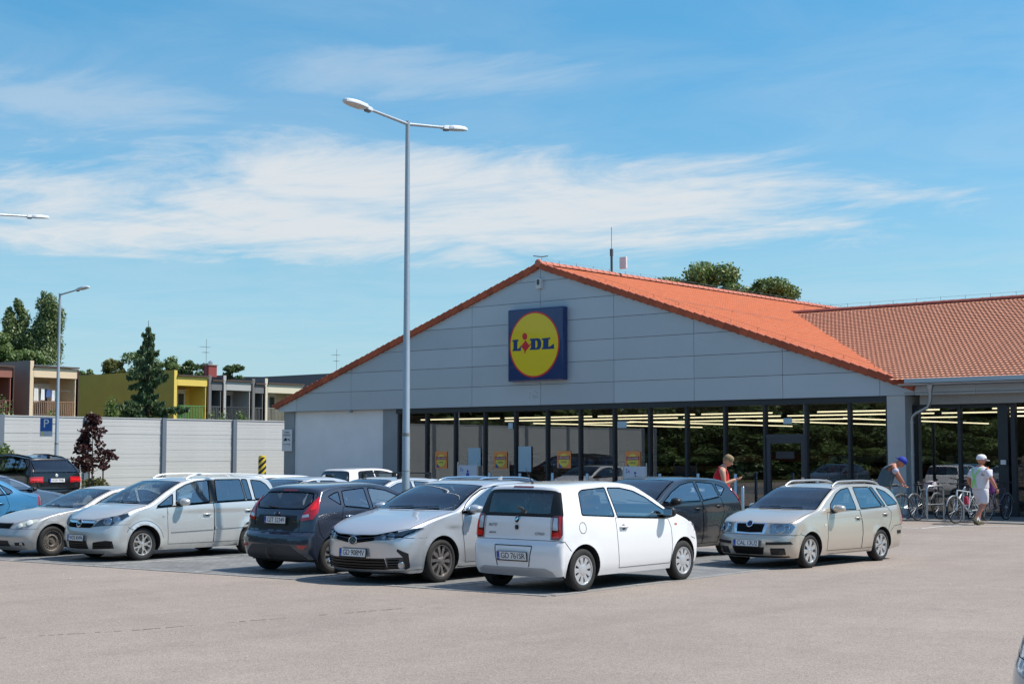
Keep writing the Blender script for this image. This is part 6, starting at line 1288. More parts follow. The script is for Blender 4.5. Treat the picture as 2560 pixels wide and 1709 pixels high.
# ------------------------------------------------------------------ the cars in their bays
pw = paint('white paint', (.78, .78, .78), 0, .3)
psil = paint('silver paint', (.56, .58, .60), .55, .30)
pmpv = paint('warm silver paint', (.60, .60, .575), .5, .32, dirt=(.32, .55))
pcou = paint('dusty silver paint', (.46, .455, .44), .45, .36, .8, dirt=(.3, .4))
pgr = paint('graphite paint', (.034, .043, .066), .3, .25)
pbe = paint('champagne paint', (.56, .505, .43), .5, .28, dirt=(.26, .4))
pblk = paint('black paint', (.012, .015, .022), .1, .22, dirt=(.46, .4))
pbrn = paint('brown black paint', (.010, .008, .008), .2, .22)
pblu = paint('sky blue paint', (.045, .19, .34), .45, .3)
pnav = paint('slate blue paint', (.10, .14, .20), .5, .3)
make_car(CITY, (-13.87, 18.2, 0), math.pi, 1.055, pw, 'white three-door city car seen from behind, nearest the camera, plate GD 761SR', extra=ex(city_extra, pw), wheel='cap', rimmat=mat('hubcap', (.55, .55, .56), .35, .5), detail=1.15)
make_car(SALOON, (-16.55, 18.09, 0), R(2), 1.05, psil, 'silver saloon with slim headlights facing the camera, plate GD 908MV', extra=ex(saloon_extra, psil), wheel='turbine', rimmat=mat('two tone alloy', (.36, .33, .31), .35, .8), detail=1.1)
make_car(HATCH, (-18.9, 18.0, 0), math.pi, 1.0, pgr, 'dark grey hatchback with tow hitch seen from behind, plate GST 52349', extra=ex(hatch_extra, pgr), wheel='multi', detail=1.1)
make_car(MPV, (-23.75, 17.80, 0), 0, .95, pmpv, 'silver people carrier with roof rails crossed by the lamp post shadow, plate WOS 43494', extra=ex(mpv_extra, pmpv), wheel='five_y', rimmat=mat('pale alloy', (.60, .59, .57), .35, .7), detail=1.1)
make_car(COUPE, (-25.99, 17.35, 0), 0, .93, pcou, 'dusty silver coupe with a bare steel front wheel and yellowed headlights', extra=ex(coupe_extra, pcou), wheel=('steel', 'multi'), rimmat=mat('rusty steel wheel', (.20, .175, .15), .6, .3, var=.6, vscale=20), detail=.9)
make_car(ESTATE, (-13.44, 24.18, 0), R(-3), .98, pbe, 'beige small estate car with roof rails, plate CAL 13U2', extra=ex(estate_extra, pbe), wheel='six', rimmat=mat('bright alloy', (.66, .66, .67), .28, .8), detail=1.1)
KIA = variant(HATCH, 4.235, 1.48, .89, mcol='black', hcol='black', belt=1.0)
make_car(KIA, (-16.38, 23.4, 0), 0, 1.03, pblk, 'dirty black hatchback parked behind the white city car', extra=ex(hatch_extra, pblk, None, False), wheel='multi', detail=.9)
SUV = variant(MPV, 4.886, 1.74, .97, hcol='body')
SUV['st'] = [(a - (.22 if i in (14, 15) else .12 if i == 13 else 0), z - (.04 if i in (13, 14) else .03 if i == 15 else 0), c_ - (.20 if i in (14, 15) else .1 if i == 13 else 0), d - (.05 if i in (13, 14, 15) else 0), n) for i, (a, z, c_, d, n) in enumerate(SUV['st'])]; SUV['zo'] = ZO(1.15, 1.70, .24)
SUV['side'] = [(n, [(p[0] - (.16 if p[0] > 4.1 and p[1] > 1.25 else 0), p[1] - (.04 if p[1] > 1.5 else 0)) for p in pl]) for n, pl in SUV['side']]
def suv_extra(c):
    for l in c.patch('tail_light', 'strip', [(16.6, .52), (16.6, .99), (17.35, .995), (17.25, .80), (17.35, .52)], red_lens(), .012): pass
    c.patch('tail_light_strip', 'strip', [(16.85, .56), (16.85, .97), (17.1, .97), (17.1, .56)], mat('bright red lens', (.75, .012, .012), .1, 0, 1.0), .018)
    c.plate(17.1, 'WGM 9948L', True, pop=.03); c.disc('emblem', 16.45, 0, 1, .05, white_lens(), .014)
    for i in (18.2, 19.6, 20.3): c.ribbon('bright_strip', 'strip', [(i, 0), (i, .85)], .02, chrome(), False, .010)
    c.patch('rear_reflector', 'strip', [(19.3, .70), (19.3, .92), (19.6, .92), (19.6, .70)], red_lens(), .012); rails(c, (10.6, 13.9), .80, black_trim(), .02)
    c.ribbon('window_line', 'side', [(1.24, 1.10), (2.8, 1.165), (4.35, 1.20), (4.62, 1.40), (4.45, 1.60), (3.0, 1.69), (2.0, 1.59)], .022, chrome(), False, .006)
    p, n = c.at(13.9, 0); MB().cbox(p + Vector((0, 0, .03)), (.05, .14, .07), .02).build('aerial_fin', black_trim(), c.root)
make_car(SUV, (-46.9, 28.35, 0), R(-90), 1.1, pbrn, 'black sport utility car with wide red tail lights by the grey barrier', extra=ex(suv_extra, pbrn), wheel='fivefat', detail=.8)
SEDAN = variant(SALOON, 4.5, 1.44, .88)
make_car(SEDAN, (-31.05, 16.9, 0), 0, 1.0, pblu, 'light blue saloon cut by the left edge of the photo', extra=ex(saloon_extra, pblu, None, False), wheel='multi', detail=.8)
make_car(variant(SALOON, 4.6, 1.43, .88, mcol='black'), (-35.8, 20.9, 0), math.pi, 1.0, pnav, 'slate blue saloon behind the light blue one, its bonnet to the right', extra=ex(saloon_extra, pnav, None, False), wheel='multi', detail=.8)
make_car(variant(CITY, 4.1, 1.44, .86, fo=.80, wb=2.51, wr=.31, ar=.36), (-38.6, 37.6, 0), math.pi, 1.0, pw, 'white hatchback parked against the store wall, only its upper half showing', extra=None, wheel='cap', detail=.7)
def rack_extra(c):
    hatch_extra(c, None, False)
    bt = black_trim()
    for i in (9.6, 11.2):
        p, n = c.at(i, 0); q, m_ = c.at(i, .9); b = MB(); b.tube([(-q.x - .04, p.y, p.z + .10), (q.x + .04, p.y, p.z + .10)], .016, 6)
        for sg in (-1, 1): b.cbox((sg * (q.x - .02), p.y, p.z + .03), (.07, .10, .14), .02)
        b.build('roof_bar', bt, c.root)
make_car(variant(HATCH, 4.2, 1.44, .87), (-23.8, 23.4, 0), 0, 1.0, psil, 'silver hatchback with black roof bars behind the lamp post', extra=ex(rack_extra, psil), wheel='multi', detail=.8)
make_car(variant(SALOON, 4.5, 1.42, .88), (-26.2, 22.9, 0), 0, 1.0, psil, 'silver saloon of which only the roof shows behind the dark grey hatchback', extra=ex(saloon_extra, psil, None, False), wheel='multi', detail=.7)
def dark_estate(c): estate_extra(c, None, False) if 0 else None; rails(c, (11.3, 14.4), .80, chrome(), .025)
make_car(variant(ESTATE, 4.6, 1.44, .88), (-21.3, 23.3, 0), 0, 1.0, pgr, 'dark estate car with bright roof rails behind the silver saloon', extra=ex(dark_estate, pgr), wheel='multi', detail=.7)
make_car(variant(CITY, 4.0, 1.45, .85, fo=.78, wb=2.49, wr=.31, ar=.36), (-28.7, 23.6, 0), 0, 1.0, pw, 'white car of which only a roof edge shows behind the people carrier', extra=None, wheel='cap', detail=.6)
pcn = paint('pale blue grey paint', (.16, .30, .42), .5, .3)
make_car(MPV, (-1.895, 10.72, 0), R(-49.65), 1.0, pcn, 'blue grey car of which only the nose shows at the bottom right corner', extra=ex(mpv_extra, pcn, 'WOS 18', False) if 0 else None, wheel='multi', detail=1.0)

# ================================================================== street furniture
galv = mat('galvanised pole', (.40, .44, .47), .42, .55, var=.12, vscale=2); lampw = mat('lamp case pale', (.60, .63, .65), .4); lens_m = mat('lamp lens', (.42, .41, .37), .25)
def lamp_head(parent, p, ang, up, L=.62):
    """cobra head: rounded flat case with a lens below"""
    M = Matrix.Translation(p) @ Matrix.Rotation(ang, 4, 'Z') @ Matrix.Rotation(-up, 4, 'Y')
    outl = [(-.10, -.055), (.03, -.06), (.10, -.135), (.34, -.15), (.50, -.115), (.60, -.06), (.62, 0), (.60, .06), (.50, .115), (.34, .15), (.10, .135), (.03, .06), (-.10, .055)]
    b = MB(); n = len(outl); rings = [(1, 0, -.03), (1.0, 0, .012), (.9, .02, .038), (.6, .1, .05)]
    vs = [M @ Vector((x * s + o, y * s, z)) for s, o, z in rings for x, y in outl]; b.add(vs, [(r * n + j, r * n + (j + 1) % n, (r + 1) * n + (j + 1) % n, (r + 1) * n + j) for r in range(3) for j in range(n)] + [tuple(3 * n + j for j in range(n)), tuple(range(n - 1, -1, -1))])
    h = b.build('lamp_head', lampw, parent, smooth=40)
    b = MB(); b.add([M @ Vector((x * .86 + .05, y * .84, -.032)) for x, y in outl[2:-2]], [tuple(range(n - 4))[::-1]]); b.build('lens', lens_m, h)
    b = MB(); b.cbox((.0, 0, -.045), (.12, .07, .05), .01, M); b.build('clamp', mat('clamp grey', (.15, .15, .16), .5), h)
def lamp(loc, h, arms, label, r=.078):
    o = empty('street_lamp', loc); b = MB(); b.tube([(0, 0, 0), (0, 0, 2.35), (0, 0, 2.36), (0, 0, h)], [r, r * .97, r * .92, r * .56], 20); b.tube([(0, 0, 0), (0, 0, .04)], r * 1.9, 16); p = b.build('pole', galv, o, smooth=40)
    b = MB(); b.tube([(0, 0, 2.30), (0, 0, 2.36)], r * 1.01, 20); b.tube([(0, 0, 1.62), (0, 0, 1.635)], r * 1.01, 20); b.build('band', mat('band', (.20, .19, .18), .6), p)
    b = MB(); b.box(-.045, .045, -r - .004, -r + .02, .6, 1.05); b.build('service_door', galv, p)
    for a, l, up in arms:
        d = Vector((math.cos(a) * math.cos(up), math.sin(a) * math.cos(up), math.sin(up))); s = Vector((0, 0, h - .06))
        MB().tube([s, s + d * l], [.033, .028], 12).build('arm', galv, o, smooth=60); lamp_head(o, s + d * (l - .02), a, up)
    tag(o, label, 'street lamp', 'street lamps of the car park'); return o
lamp((-20.1, 20.5, 0), 8.46, ((R(-90), 1.12, R(6)), (R(90), 1.12, R(6))), 'tall double-armed street lamp in the middle of the picture', .078)
lamp((-37.5, 21.2, 0), 8.62, ((R(-90), 1.75, R(4)), (R(90), 1.75, R(4))), 'street lamp whose arm enters at the left edge')
lamp((-50.85, 32.5, 0), 8.2, ((R(8), 1.05, R(8)),), 'single-armed street lamp carrying the parking sign', .08)
lamp((-30.0, -3.0, 0), 8.6, ((R(-90), 1.3, R(5)), (R(90), 1.3, R(5))), 'double-armed street lamp behind the photographer, mirrored in the glass')
# parking sign on its lamp post
ps = empty('parking_sign', (-51.16, 32.22, 2.80)); tag(ps, 'blue parking sign with a white P on the left lamp post', 'sign')
Mp = frame((0, 0, 0), (.85, .53, 0), (0, 0, 1))
MB().cbox((0, .27, 0), (.48, .50, .02), 0, Mp).build('plate', mat('sign blue plain', (.01, .10, .36), .45), ps)
MB().cbox((0, .18, -.013), (.52, .74, .008), 0, Mp).build('rim', mat('sign white', (.68, .69, .70), .5), ps)
t_ = link('lettering', text_mesh('P', .46, .002), mat('sign white', (.68, .69, .70)), ps); t_.matrix_basis = Mp @ Matrix.Translation((0, .30, .013)) @ Matrix.Diagonal((1.05, 1, 1, 1))
MB().cbox((0, -.08, .001), (.48, .16, .02), 0, Mp).build('lower_panel', mat('panel pale', (.42, .50, .60), .5), ps)
MB().lathe([(.05, 0), (.001, .003)], 14, Mp @ Matrix.Translation((-.14, -.08, .013))).build('yellow_disc', mat('poster yellow', (.72, .60, .10)), ps)
MB().tube([(.1, .1, .3), (.3, .26, .3)], .018, 6).build('bracket', galv, ps)
# striped bollard
bo = empty('striped_bollard', (-49.4, 41.6, 0)); tag(bo, 'round yellow bollard with slanting black stripes by the store corner', 'bollard')
MB().lathe([(.165, 0), (.165, 1.78), (.14, 1.85), (.001, 1.87)], 24).build('post', mat('bollard yellow', (.58, .42, .03), .5), bo, smooth=40)
for k in range(7):
    b = MB(); n = 24; z0 = .12 + k * .26; vs = []
    for j in range(n + 1):
        a = 2 * math.pi * j / n; zz = z0 + .16 * math.sin(a + .6); vs += [(.168 * math.cos(a), .168 * math.sin(a), max(0.005, min(1.78, zz))), (.168 * math.cos(a), .168 * math.sin(a), max(.006, min(1.782, zz + .13)))]
    b.add(vs, [(2 * j, 2 * j + 2, 2 * j + 3, 2 * j + 1) for j in range(n)]); b.build('stripe', mat('bollard black', (.015, .015, .016), .5), bo, smooth=True)
# stainless posts before the glass
steel = mat('brushed steel', (.48, .50, .52), .32, .9)
bx = [(-37.05, 42.3, 1.22), (-35.55, 42.3, 1.22), (-34.0, 42.3, 1.24), (-32.4, 42.3, 1.24), (-29.25, 42.3, 1.26), (-27.69, 42.3, 1.28), (-26.22, 42.3, 1.28), (-24.6, 40.1, .92), (-23.2, 42.3, 1.1)]
nm = ('leftmost', 'second from the left', 'third from the left', 'fourth from the left', 'fifth from the left', 'sixth from the left', 'seventh from the left, beside the man in red', 'shorter one right of the man in red', 'rightmost, hidden behind the beige estate')
for (x, y, h), w in zip(bx, nm): tag(MB().lathe([(.055, 0), (.055, h - .012), (.045, h), (.001, h + .002)], 16, Matrix.Translation((x, y, 0))).build('steel_post', steel, smooth=40), 'brushed steel post before the shop glass, %s' % w, 'post', 'steel posts before the shop glass')
# two reserved-bay signs
def bay_sign(x, y, who, lab):
    s = empty('bay_sign', (x, y, 0)); tag(s, lab, 'sign'); pale = mat('bay sign pale', (.44, .53, .64), .5); ic = mat('bay sign blue', (.01, .05, .36), .5)
    MB().box(-.47, .47, 0, .02, .55, 1.50).build('panel', pale, s)
    for q in (-.5, .5): MB().tube([(q, .01, 0), (q, .01, 1.62)], .025, 8).build('leg', steel, s)
    M = frame((0, -.004, 1.0), (1, 0, 0), (0, 0, 1)); t_ = link('lettering', text_mesh('2x', .20, .001), ic, s); t_.matrix_basis = M @ Matrix.Translation((-.30, .33, 0))
    b = MB(); c_ = lambda cx, cy, r: [(cx + r * math.cos(t), cy + r * math.sin(t)) for t in np.linspace(0, 6.283, 15)[:-1]]
    if who == 'wheel':
        b.prism(c_(.02, .27, .045), 0, .003, M).prism([(-.01, .2), (.04, .2), (.05, .05), (.16, .05), (.20, -.10), (.25, -.09), (.20, .10), (.05, .10)], 0, .003, M).prism([(.03, .15), (.13, .15), (.13, .12), (.03, .12)], 0, .003, M)
        n = 18; r0, r1 = .13, .165; vs = [(.0 + r * math.cos(t), -.04 + r * math.sin(t)) for r in (r0, r1) for t in np.linspace(1.7, 5.9, n)]
        b.add([M @ Vector((x_, y_, .003)) for x_, y_ in vs], [(j, j + 1, n + j + 1, n + j) for j in range(n - 1)])
    else:
        b.prism(c_(.02, .27, .05), 0, .003, M).prism([(-.04, .21), (.08, .21), (.12, -.02), (.07, -.22), (-.06, -.22), (-.10, -.02)], 0, .003, M).prism(c_(.22, -.02, .035), 0, .003, M).prism([(.18, -.06), (.26, -.06), (.27, -.22), (.17, -.22)], 0, .003, M)
    b.build('pictogram', ic, s)
bay_sign(-38.45, 42.6, 'family', 'pale blue 2x sign with a parent and child picture before the glass'); bay_sign(-30.53, 42.6, 'wheel', 'pale blue 2x sign with a wheelchair picture before the glass')
# cycle stands
def stand(x, y, rz, lab):
    o = MB().tube([(-.36, 0, 0), (-.36, 0, .74), (-.33, 0, .81), (-.26, 0, .85), (.26, 0, .85), (.33, 0, .81), (.36, 0, .74), (.36, 0, 0)], .026, 10).tube([(-.36, 0, .40), (.36, 0, .40)], .016, 8).build('cycle_stand', steel, smooth=60); o.location = (x, y, .0); o.rotation_euler = (0, 0, rz); tag(o, lab, 'bicycle stand', 'cycle stands at the entrance'); o.scale = (1.1, 1.1, 1.18)
stand(-20.25, 41.5, R(75), 'steel hoop cycle stand left, beside the stooping man'); stand(-18.75, 41.2, R(78), 'steel hoop cycle stand in the middle, with the grey bicycle'); stand(-17.68, 41.3, R(78), 'steel hoop cycle stand on the right behind the white bicycle'); 
# ---- bicycles
def bicycle(loc, rz, fcol, label, bag=None, lean=6):
    o = empty('bicycle', loc, rz); o.rotation_euler = (R(lean), 0, rz); tag(o, label, 'bicycle', 'bicycles at the entrance'); rub = mat('tyre rubber', (.022, .021, .020), .82); fm = mat('cycle ' + label[:12], fcol, .35, .1, .6); bt = mat('black trim', (.012, .013, .014)); r = .34
    for x in (-.52, .53):
        M = Matrix.Translation((x, 0, r)) @ Matrix.Rotation(R(90), 4, 'X'); b = MB(); n = 28; b.tube([M @ Vector((r * .97 * math.cos(t), r * .97 * math.sin(t), 0)) for t in np.linspace(0, 2 * math.pi, n)], .022, 6, False); w = b.build('wheel', rub, o, smooth=60)
        b = MB(); [b.tube([M @ Vector((0, 0, (-1) ** k * .02)), M @ Vector((r * .92 * math.cos(k * math.pi / 10), r * .92 * math.sin(k * math.pi / 10), 0))], .0022, 3, False) for k in range(20)]; b.tube([M @ Vector((0, 0, -.04)), M @ Vector((0, 0, .04))], .02, 8); b.tube([M @ Vector((r * .92 * math.cos(t), r * .92 * math.sin(t), 0)) for t in np.linspace(0, 2 * math.pi, n)], .009, 5, False); b.build('spokes', steel, w)
        b = MB(); b.tube([M @ Vector(((r + .035) * math.cos(t), (r + .035) * math.sin(t), 0)) for t in np.linspace(.3, 2.4, 12)], .018, 5, False); b.build('mudguard', mat('mudguard', (.30, .33, .36), .4, .5), w)
    bb, seat, hd, hd2 = (-.08, 0, .30), (-.22, 0, .80), (.36, 0, .86), (.40, 0, .72)
    b = MB(); b.tube([bb, seat], .018, 8).tube([seat, hd], .018, 8).tube([bb, hd2], .02, 8).tube([hd, hd2], .022, 8); 
    for q in (-.05, .05): b.tube([bb, (-.52, q, r)], .011, 6).tube([(-.20, 0, .74), (-.52, q, r)], .010, 6).tube([(.41, q * .8, .70), (.53, q, r)], .013, 6)
    b.build('frame', fm, o, smooth=60)
    MB().tube([seat, (-.25, 0, .93)], .014, 6).build('seat_post', steel, o); b = MB(); b.cbox((-.25, 0, .95), (.27, .14, .06), .025); b.build('saddle', bt, o, smooth=60)
    MB().tube([(.33, 0, .86), (.31, 0, 1.0)], .016, 6).tube([(.20, -.30, 1.05), (.28, -.22, 1.03), (.31, 0, 1.0), (.28, .22, 1.03), (.20, .30, 1.05)], .013, 6).build('handlebar', bt, o, smooth=60)
    for q in (-.3, .3): MB().tube([(.20, q, 1.05), (.13, q * 1.05, 1.05)], .02, 8).build('grip', bt, o)
    M = Matrix.Translation((-.08, .05, .30)) @ Matrix.Rotation(R(90), 4, 'X'); b = MB(); b.lathe([(.09, 0), (.09, .01), (.05, .012)], 16, M); b.tube([(-.08, .08, .30), (.0, .08, .16)], .012, 6).tube([(-.08, -.08, .30), (-.16, -.08, .44)], .012, 6).cbox((0, .13, .15), (.09, .09, .02)).cbox((-.16, -.13, .45), (.09, .09, .02)); b.build('crankset', steel, o)
    b = MB(); b.tube([(-.30, 0, .72), (-.68, 0, .74)], .010, 5).tube([(-.52, .05, .35), (-.60, .05, .74)], .008, 5).tube([(-.52, -.05, .35), (-.60, -.05, .74)], .008, 5); b.build('carrier', bt, o)
    if bag:
        bc, bp, bs = bag; b = MB(); b.cbox(bp, bs, min(bs) * .35); b.build('bag', mat('bag ' + label[:10], bc, .8, var=.2, vscale=12), o, smooth=60)
    o.scale = (1.08,) * 3; return o
bicycle((-19.85, 40.4, .0), R(-115), (.04, .26, .34), 'teal bicycle with a red bottle held by the stooping man', ((.45, .03, .03), (.02, .03, .52), (.09, .09, .20)))
bicycle((-18.9, 41.1, .03), R(80), (.10, .11, .12), 'dark grey bicycle with a pale pink bag on its handlebar', ((.46, .38, .42), (.42, .1, .92), (.22, .30, .26)), lean=-8)
bicycle((-17.45, 40.45, .0), R(-100), (.52, .58, .62), 'white and red bicycle pushed by the man in white', ((.45, .02, .06), (.03, .03, .58), (.10, .10, .22)), lean=4)
bicycle((-17.25, 42.0, .03), R(85), (.06, .05, .09), 'dark bicycle with a purple child seat behind the man in white', ((.14, .03, .17), (-.5, 0, .92), (.26, .26, .42)), lean=5)
bicycle((-18.15, 41.9, .03), R(100), (.03, .03, .035), 'black bicycle between the stands close to the glass', None, lean=5)
bicycle((-20.6, 41.6, .03), R(95), (.04, .04, .05), 'black bicycle beside the downpipe', None, lean=-4)
# rail beside the downpipe
tag(MB().tube([(-20.95, 42.9, .03), (-20.95, 42.9, 1.0), (-20.2, 43.1, 1.0), (-20.2, 43.1, .03)], .022, 8).tube([(-20.95, 42.9, .55), (-20.2, 43.1, .55)], .018, 8).build('guard_rail', steel, smooth=60), 'low steel rail round the foot of the downpipe', 'rail')

# ================================================================== people
skin = mat('skin', (.50, .26, .17), .55, var=.10, vscale=9); skin_r = mat('skin sunburnt', (.48, .20, .13), .55, var=.12, vscale=9)
def skinned(name, chains, m, parent, sub=2, smooth=True):
    """grow one surface over connected bones; chains are lists of (key, x, y, z, radius) sharing keys"""
    idx = {}; vs = []; rad = []; es = []
    for ch in chains:
        prev = None
        for key, *q in ch:
            if key not in idx: idx[key] = len(vs); vs.append(tuple(q[:3])); rad.append(q[3])
            if prev is not None: es.append((prev, idx[key]))
            prev = idx[key]
    me = bpy.data.meshes.new(name); me.from_pydata(vs, es, []); o = link(name, me, m, parent)
    md = o.modifiers.new('Skin', 'SKIN'); md.use_smooth_shade = True
    sv = me.skin_vertices[0].data
    for i, r in enumerate(rad): r = r if isinstance(r, tuple) else (r, r); sv[i].radius = r; sv[i].use_root = (i == 0)
    s = o.modifiers.new('Sub', 'SUBSURF'); s.levels = sub; s.render_levels = sub
    dg = bpy.context.evaluated_depsgraph_get(); me2 = bpy.data.meshes.new_from_object(o.evaluated_get(dg)); o.modifiers.clear(); o.data = me2; bpy.data.meshes.remove(me)
    if not me2.materials: me2.materials.append(m)
    me2.polygons.foreach_set('use_smooth', [True] * len(me2.polygons)); return o
def head_mesh(b, c, fwd, up, h=.24):
    """head with brow, nose, chin and ears about centre c"""
    f = Vector(fwd).normalized(); u = Vector(up); u = (u - f * u.dot(f)).normalized(); s = f.cross(u)
    bm = bmesh.new(); bmesh.ops.create_icosphere(bm, subdivisions=3, radius=1)
    def mp(p):
        x, y, z = p            # x forward, y side, z up
        w = .315 * (1 - .22 * max(0, -z)) ; d = .40 * (1 + .06 * z)
        jx = .10 * max(0, -z) if x > 0 else -.02
        return Vector(c) + (f * (x * d + jx) + s * (y * w) + u * (z * .5)) * h
    vs = [mp(q.co) for q in bm.verts]; bm.verts.index_update(); b.add(vs, [[q.index for q in fc.verts] for fc in bm.faces]); bm.free()
    b.add([Vector(c) + (f * x + s * y + u * z) * h for x, y, z in ((.38, 0, .08), (.40, .06, -.12), (.40, -.06, -.12), (.52, 0, -.10), (.40, 0, -.17))], [(0, 1, 3), (0, 3, 2), (1, 4, 3), (4, 2, 3)])
    for q in (-1, 1): b.lathe([(.001, .012), (.022, .012), (.026, 0), (.02, -.008)], 10, frame(Vector(c) + (s * .315 * q + u * -.02 - f * .02) * h, f, u) if q > 0 else frame(Vector(c) + (s * .315 * q + u * -.02 - f * .02) * h, -f, u))
def face_bits(parent, c, fwd, up, h, hair_m, beard=False):
    f = Vector(fwd).normalized(); u = Vector(up); u = (u - f * u.dot(f)).normalized(); s = f.cross(u); b = MB()
    for q in (-1, 1): b.lathe([(.012, 0), (.001, .006)], 8, frame(Vector(c) + (f * .365 + s * .13 * q + u * .03) * h, s, u))
    b.build('eyes', mat('eye dark', (.03, .025, .02), .3), parent); b = MB(); M = frame(Vector(c) + (f * .425 + u * -.26) * h, s, u); b.cbox((0, 0, 0), (.05, .008, .012), 0, M); b.build('mouth', mat('lips', (.35, .12, .10), .5), parent)
def hand(parent, wrist, d, palm_n, m, curl=.6, sc=1.0):
    """palm, four fingers of different length and a thumb leaving its side"""
    d = Vector(d).normalized(); n = Vector(palm_n); n = (n - d * n.dot(d)).normalized(); s = d.cross(n); w = Vector(wrist)
    ch = [[('w', *w, .026 * sc), ('p', *(w + d * .05 * sc), (.034 * sc, .022 * sc)), ('q', *(w + d * .085 * sc), (.030 * sc, .018 * sc))]]
    for k, (off, L) in enumerate(((.030, .066), (.010, .076), (-.010, .070), (-.029, .054))):
        a = w + d * .09 * sc + s * off * sc; b_ = a + (d * math.cos(curl * .5) + n * math.sin(curl * .5)) * L * .5 * sc; c_ = b_ + (d * math.cos(curl * 1.3) + n * math.sin(curl * 1.3)) * L * .5 * sc
        ch.append([('q', 0, 0, 0, 0), ('a%d' % k, *a, .0095 * sc), ('b%d' % k, *b_, .0088 * sc), ('c%d' % k, *c_, .007 * sc)])
    t0 = w + d * .035 * sc + s * .03 * sc; t1 = t0 + (s * .7 + d * .6 + n * .3) * .035 * sc; t2 = t1 + (d * .9 + n * .4) * .03 * sc
    ch.append([('p', 0, 0, 0, 0), ('t0', *t0, .013 * sc), ('t1', *t1, .010 * sc), ('t2', *t2, .0085 * sc)])
    return skinned('hand', ch, m, parent, 1)
# --- man in white walking to the right (local +X), seen from behind; K scales him to 1.9 m
K = 1.075
m1 = empty('person', (-16.75, 39.72, 0), R(68), K); m1.scale = (K * 1.1, K * 1.16, K); tag(m1, 'man in white T-shirt, white shorts and white cap with green braces, walking', 'person')
wh = mat('white cotton', (.60, .60, .66), .9, var=.06, vscale=7, bump=.2, bscale=16); whs = mat('white shorts', (.58, .57, .63), .9, var=.06, vscale=7, bump=.25, bscale=13)
# facing local +X with the chest slightly away from the camera
skinned('body', [[('pel', 0, 0, .92, .13), ('lh', .0, .10, .86, .095), ('lk', .17, .11, .50, .062), ('lc', .08, .11, .34, .056), ('la', .02, .11, .10, .036), ('lt', .15, .11, .05, .03)],
                 [('pel', 0, 0, 0, 0), ('rh', .0, -.10, .86, .095), ('rk', -.02, -.11, .49, .064), ('rc', -.17, -.11, .34, .056), ('ra', -.30, -.11, .15, .036), ('rt', -.22, -.11, .06, .03)],
                 [('pel', 0, 0, 0, 0), ('wa', .0, 0, 1.05, .15), ('ch', .0, 0, 1.28, .155), ('sh', .01, 0, 1.43, .10), ('nk', .02, 0, 1.52, .055), ('hd', .04, 0, 1.58, .05)],
                 [('sh', 0, 0, 0, 0), ('ls', .0, .20, 1.40, .07), ('le', -.08, .29, 1.13, .05), ('lw', .03, .25, .93, .034)],
                 [('sh', 0, 0, 0, 0), ('rs', .0, -.20, 1.40, .07), ('re', .04, -.30, 1.14, .048), ('rw', .16, -.33, .92, .032)]], skin_r, m1)
skinned('t_shirt', [[('a', 0, 0, .915, .205), ('a2', 0, 0, .93, .207), ('b', 0, 0, 1.04, .205), ('c', 0, 0, 1.25, .205), ('d', .0, 0, 1.39, .155), ('e', .015, 0, 1.475, .085)], [('d', 0, 0, 0, 0), ('l0', 0, .185, 1.385, .105), ('l1', -.05, .26, 1.18, .092)], [('d', 0, 0, 0, 0), ('r0', 0, -.185, 1.385, .105), ('r1', .025, -.27, 1.18, .092)]], wh, m1)
skinned('shorts', [[('a', 0, 0, 1.02, .175), ('b', 0, 0, .86, .175)], [('b', 0, 0, 0, 0), ('l0', .03, .105, .78, .125), ('l1', .12, .115, .60, .112), ('l2', .155, .115, .52, .108)], [('b', 0, 0, 0, 0), ('r0', .0, -.105, .78, .125), ('r1', -.02, -.115, .60, .112), ('r2', -.03, -.115, .52, .108)]], whs, m1)
hc = Vector((.055, 0, 1.665)); b = MB(); head_mesh(b, hc, (1, -.25, -.08), (0, 0, 1), .25); hd = b.build('head', skin_r, m1, smooth=60); face_bits(hd, hc, (1, -.25, -.08), (0, 0, 1), .25, None)
Mh = frame(hc + Vector((0, 0, .0)), (1, -.25, -.05), (.25, 1, 0)); b = MB(); b.lathe([(.112, -.005), (.114, .04), (.10, .09), (.06, .128), (.001, .138)], 20, Mh @ Matrix.Diagonal((1.08, .92, 1, 1))); b.prism([(.08, -.085), (.15, -.075), (.20, -.03), (.205, .03), (.15, .075), (.08, .085)], .0, .014, Mh @ Matrix.Rotation(R(8), 4, 'Y')); cp = b.build('cap', mat('cap white', (.66, .66, .68), .8), m1, smooth=40)
b = MB(); b.tube([hc + Vector((.10, -.02, .02)), hc + Vector((.09, -.10, .025)), hc + Vector((-.02, -.115, .02))], .007, 5); b.cbox(hc + Vector((.095, -.055, .015)), (.02, .06, .035), .006); b.build('glasses', mat('black trim', (.012, .013, .014)), m1)
gr = mat('lime braces', (.22, .72, .10), .6)
b = MB()
for q in (1, -1): b.tube([(-.045, q * .125, 1.475), (-.15, q * .10, 1.40), (-.20, q * .035, 1.26), (-.205, -q * .025, 1.12), (-.20, -q * .055, .95)], .011, 6)
b.build('braces', gr, m1, smooth=60)
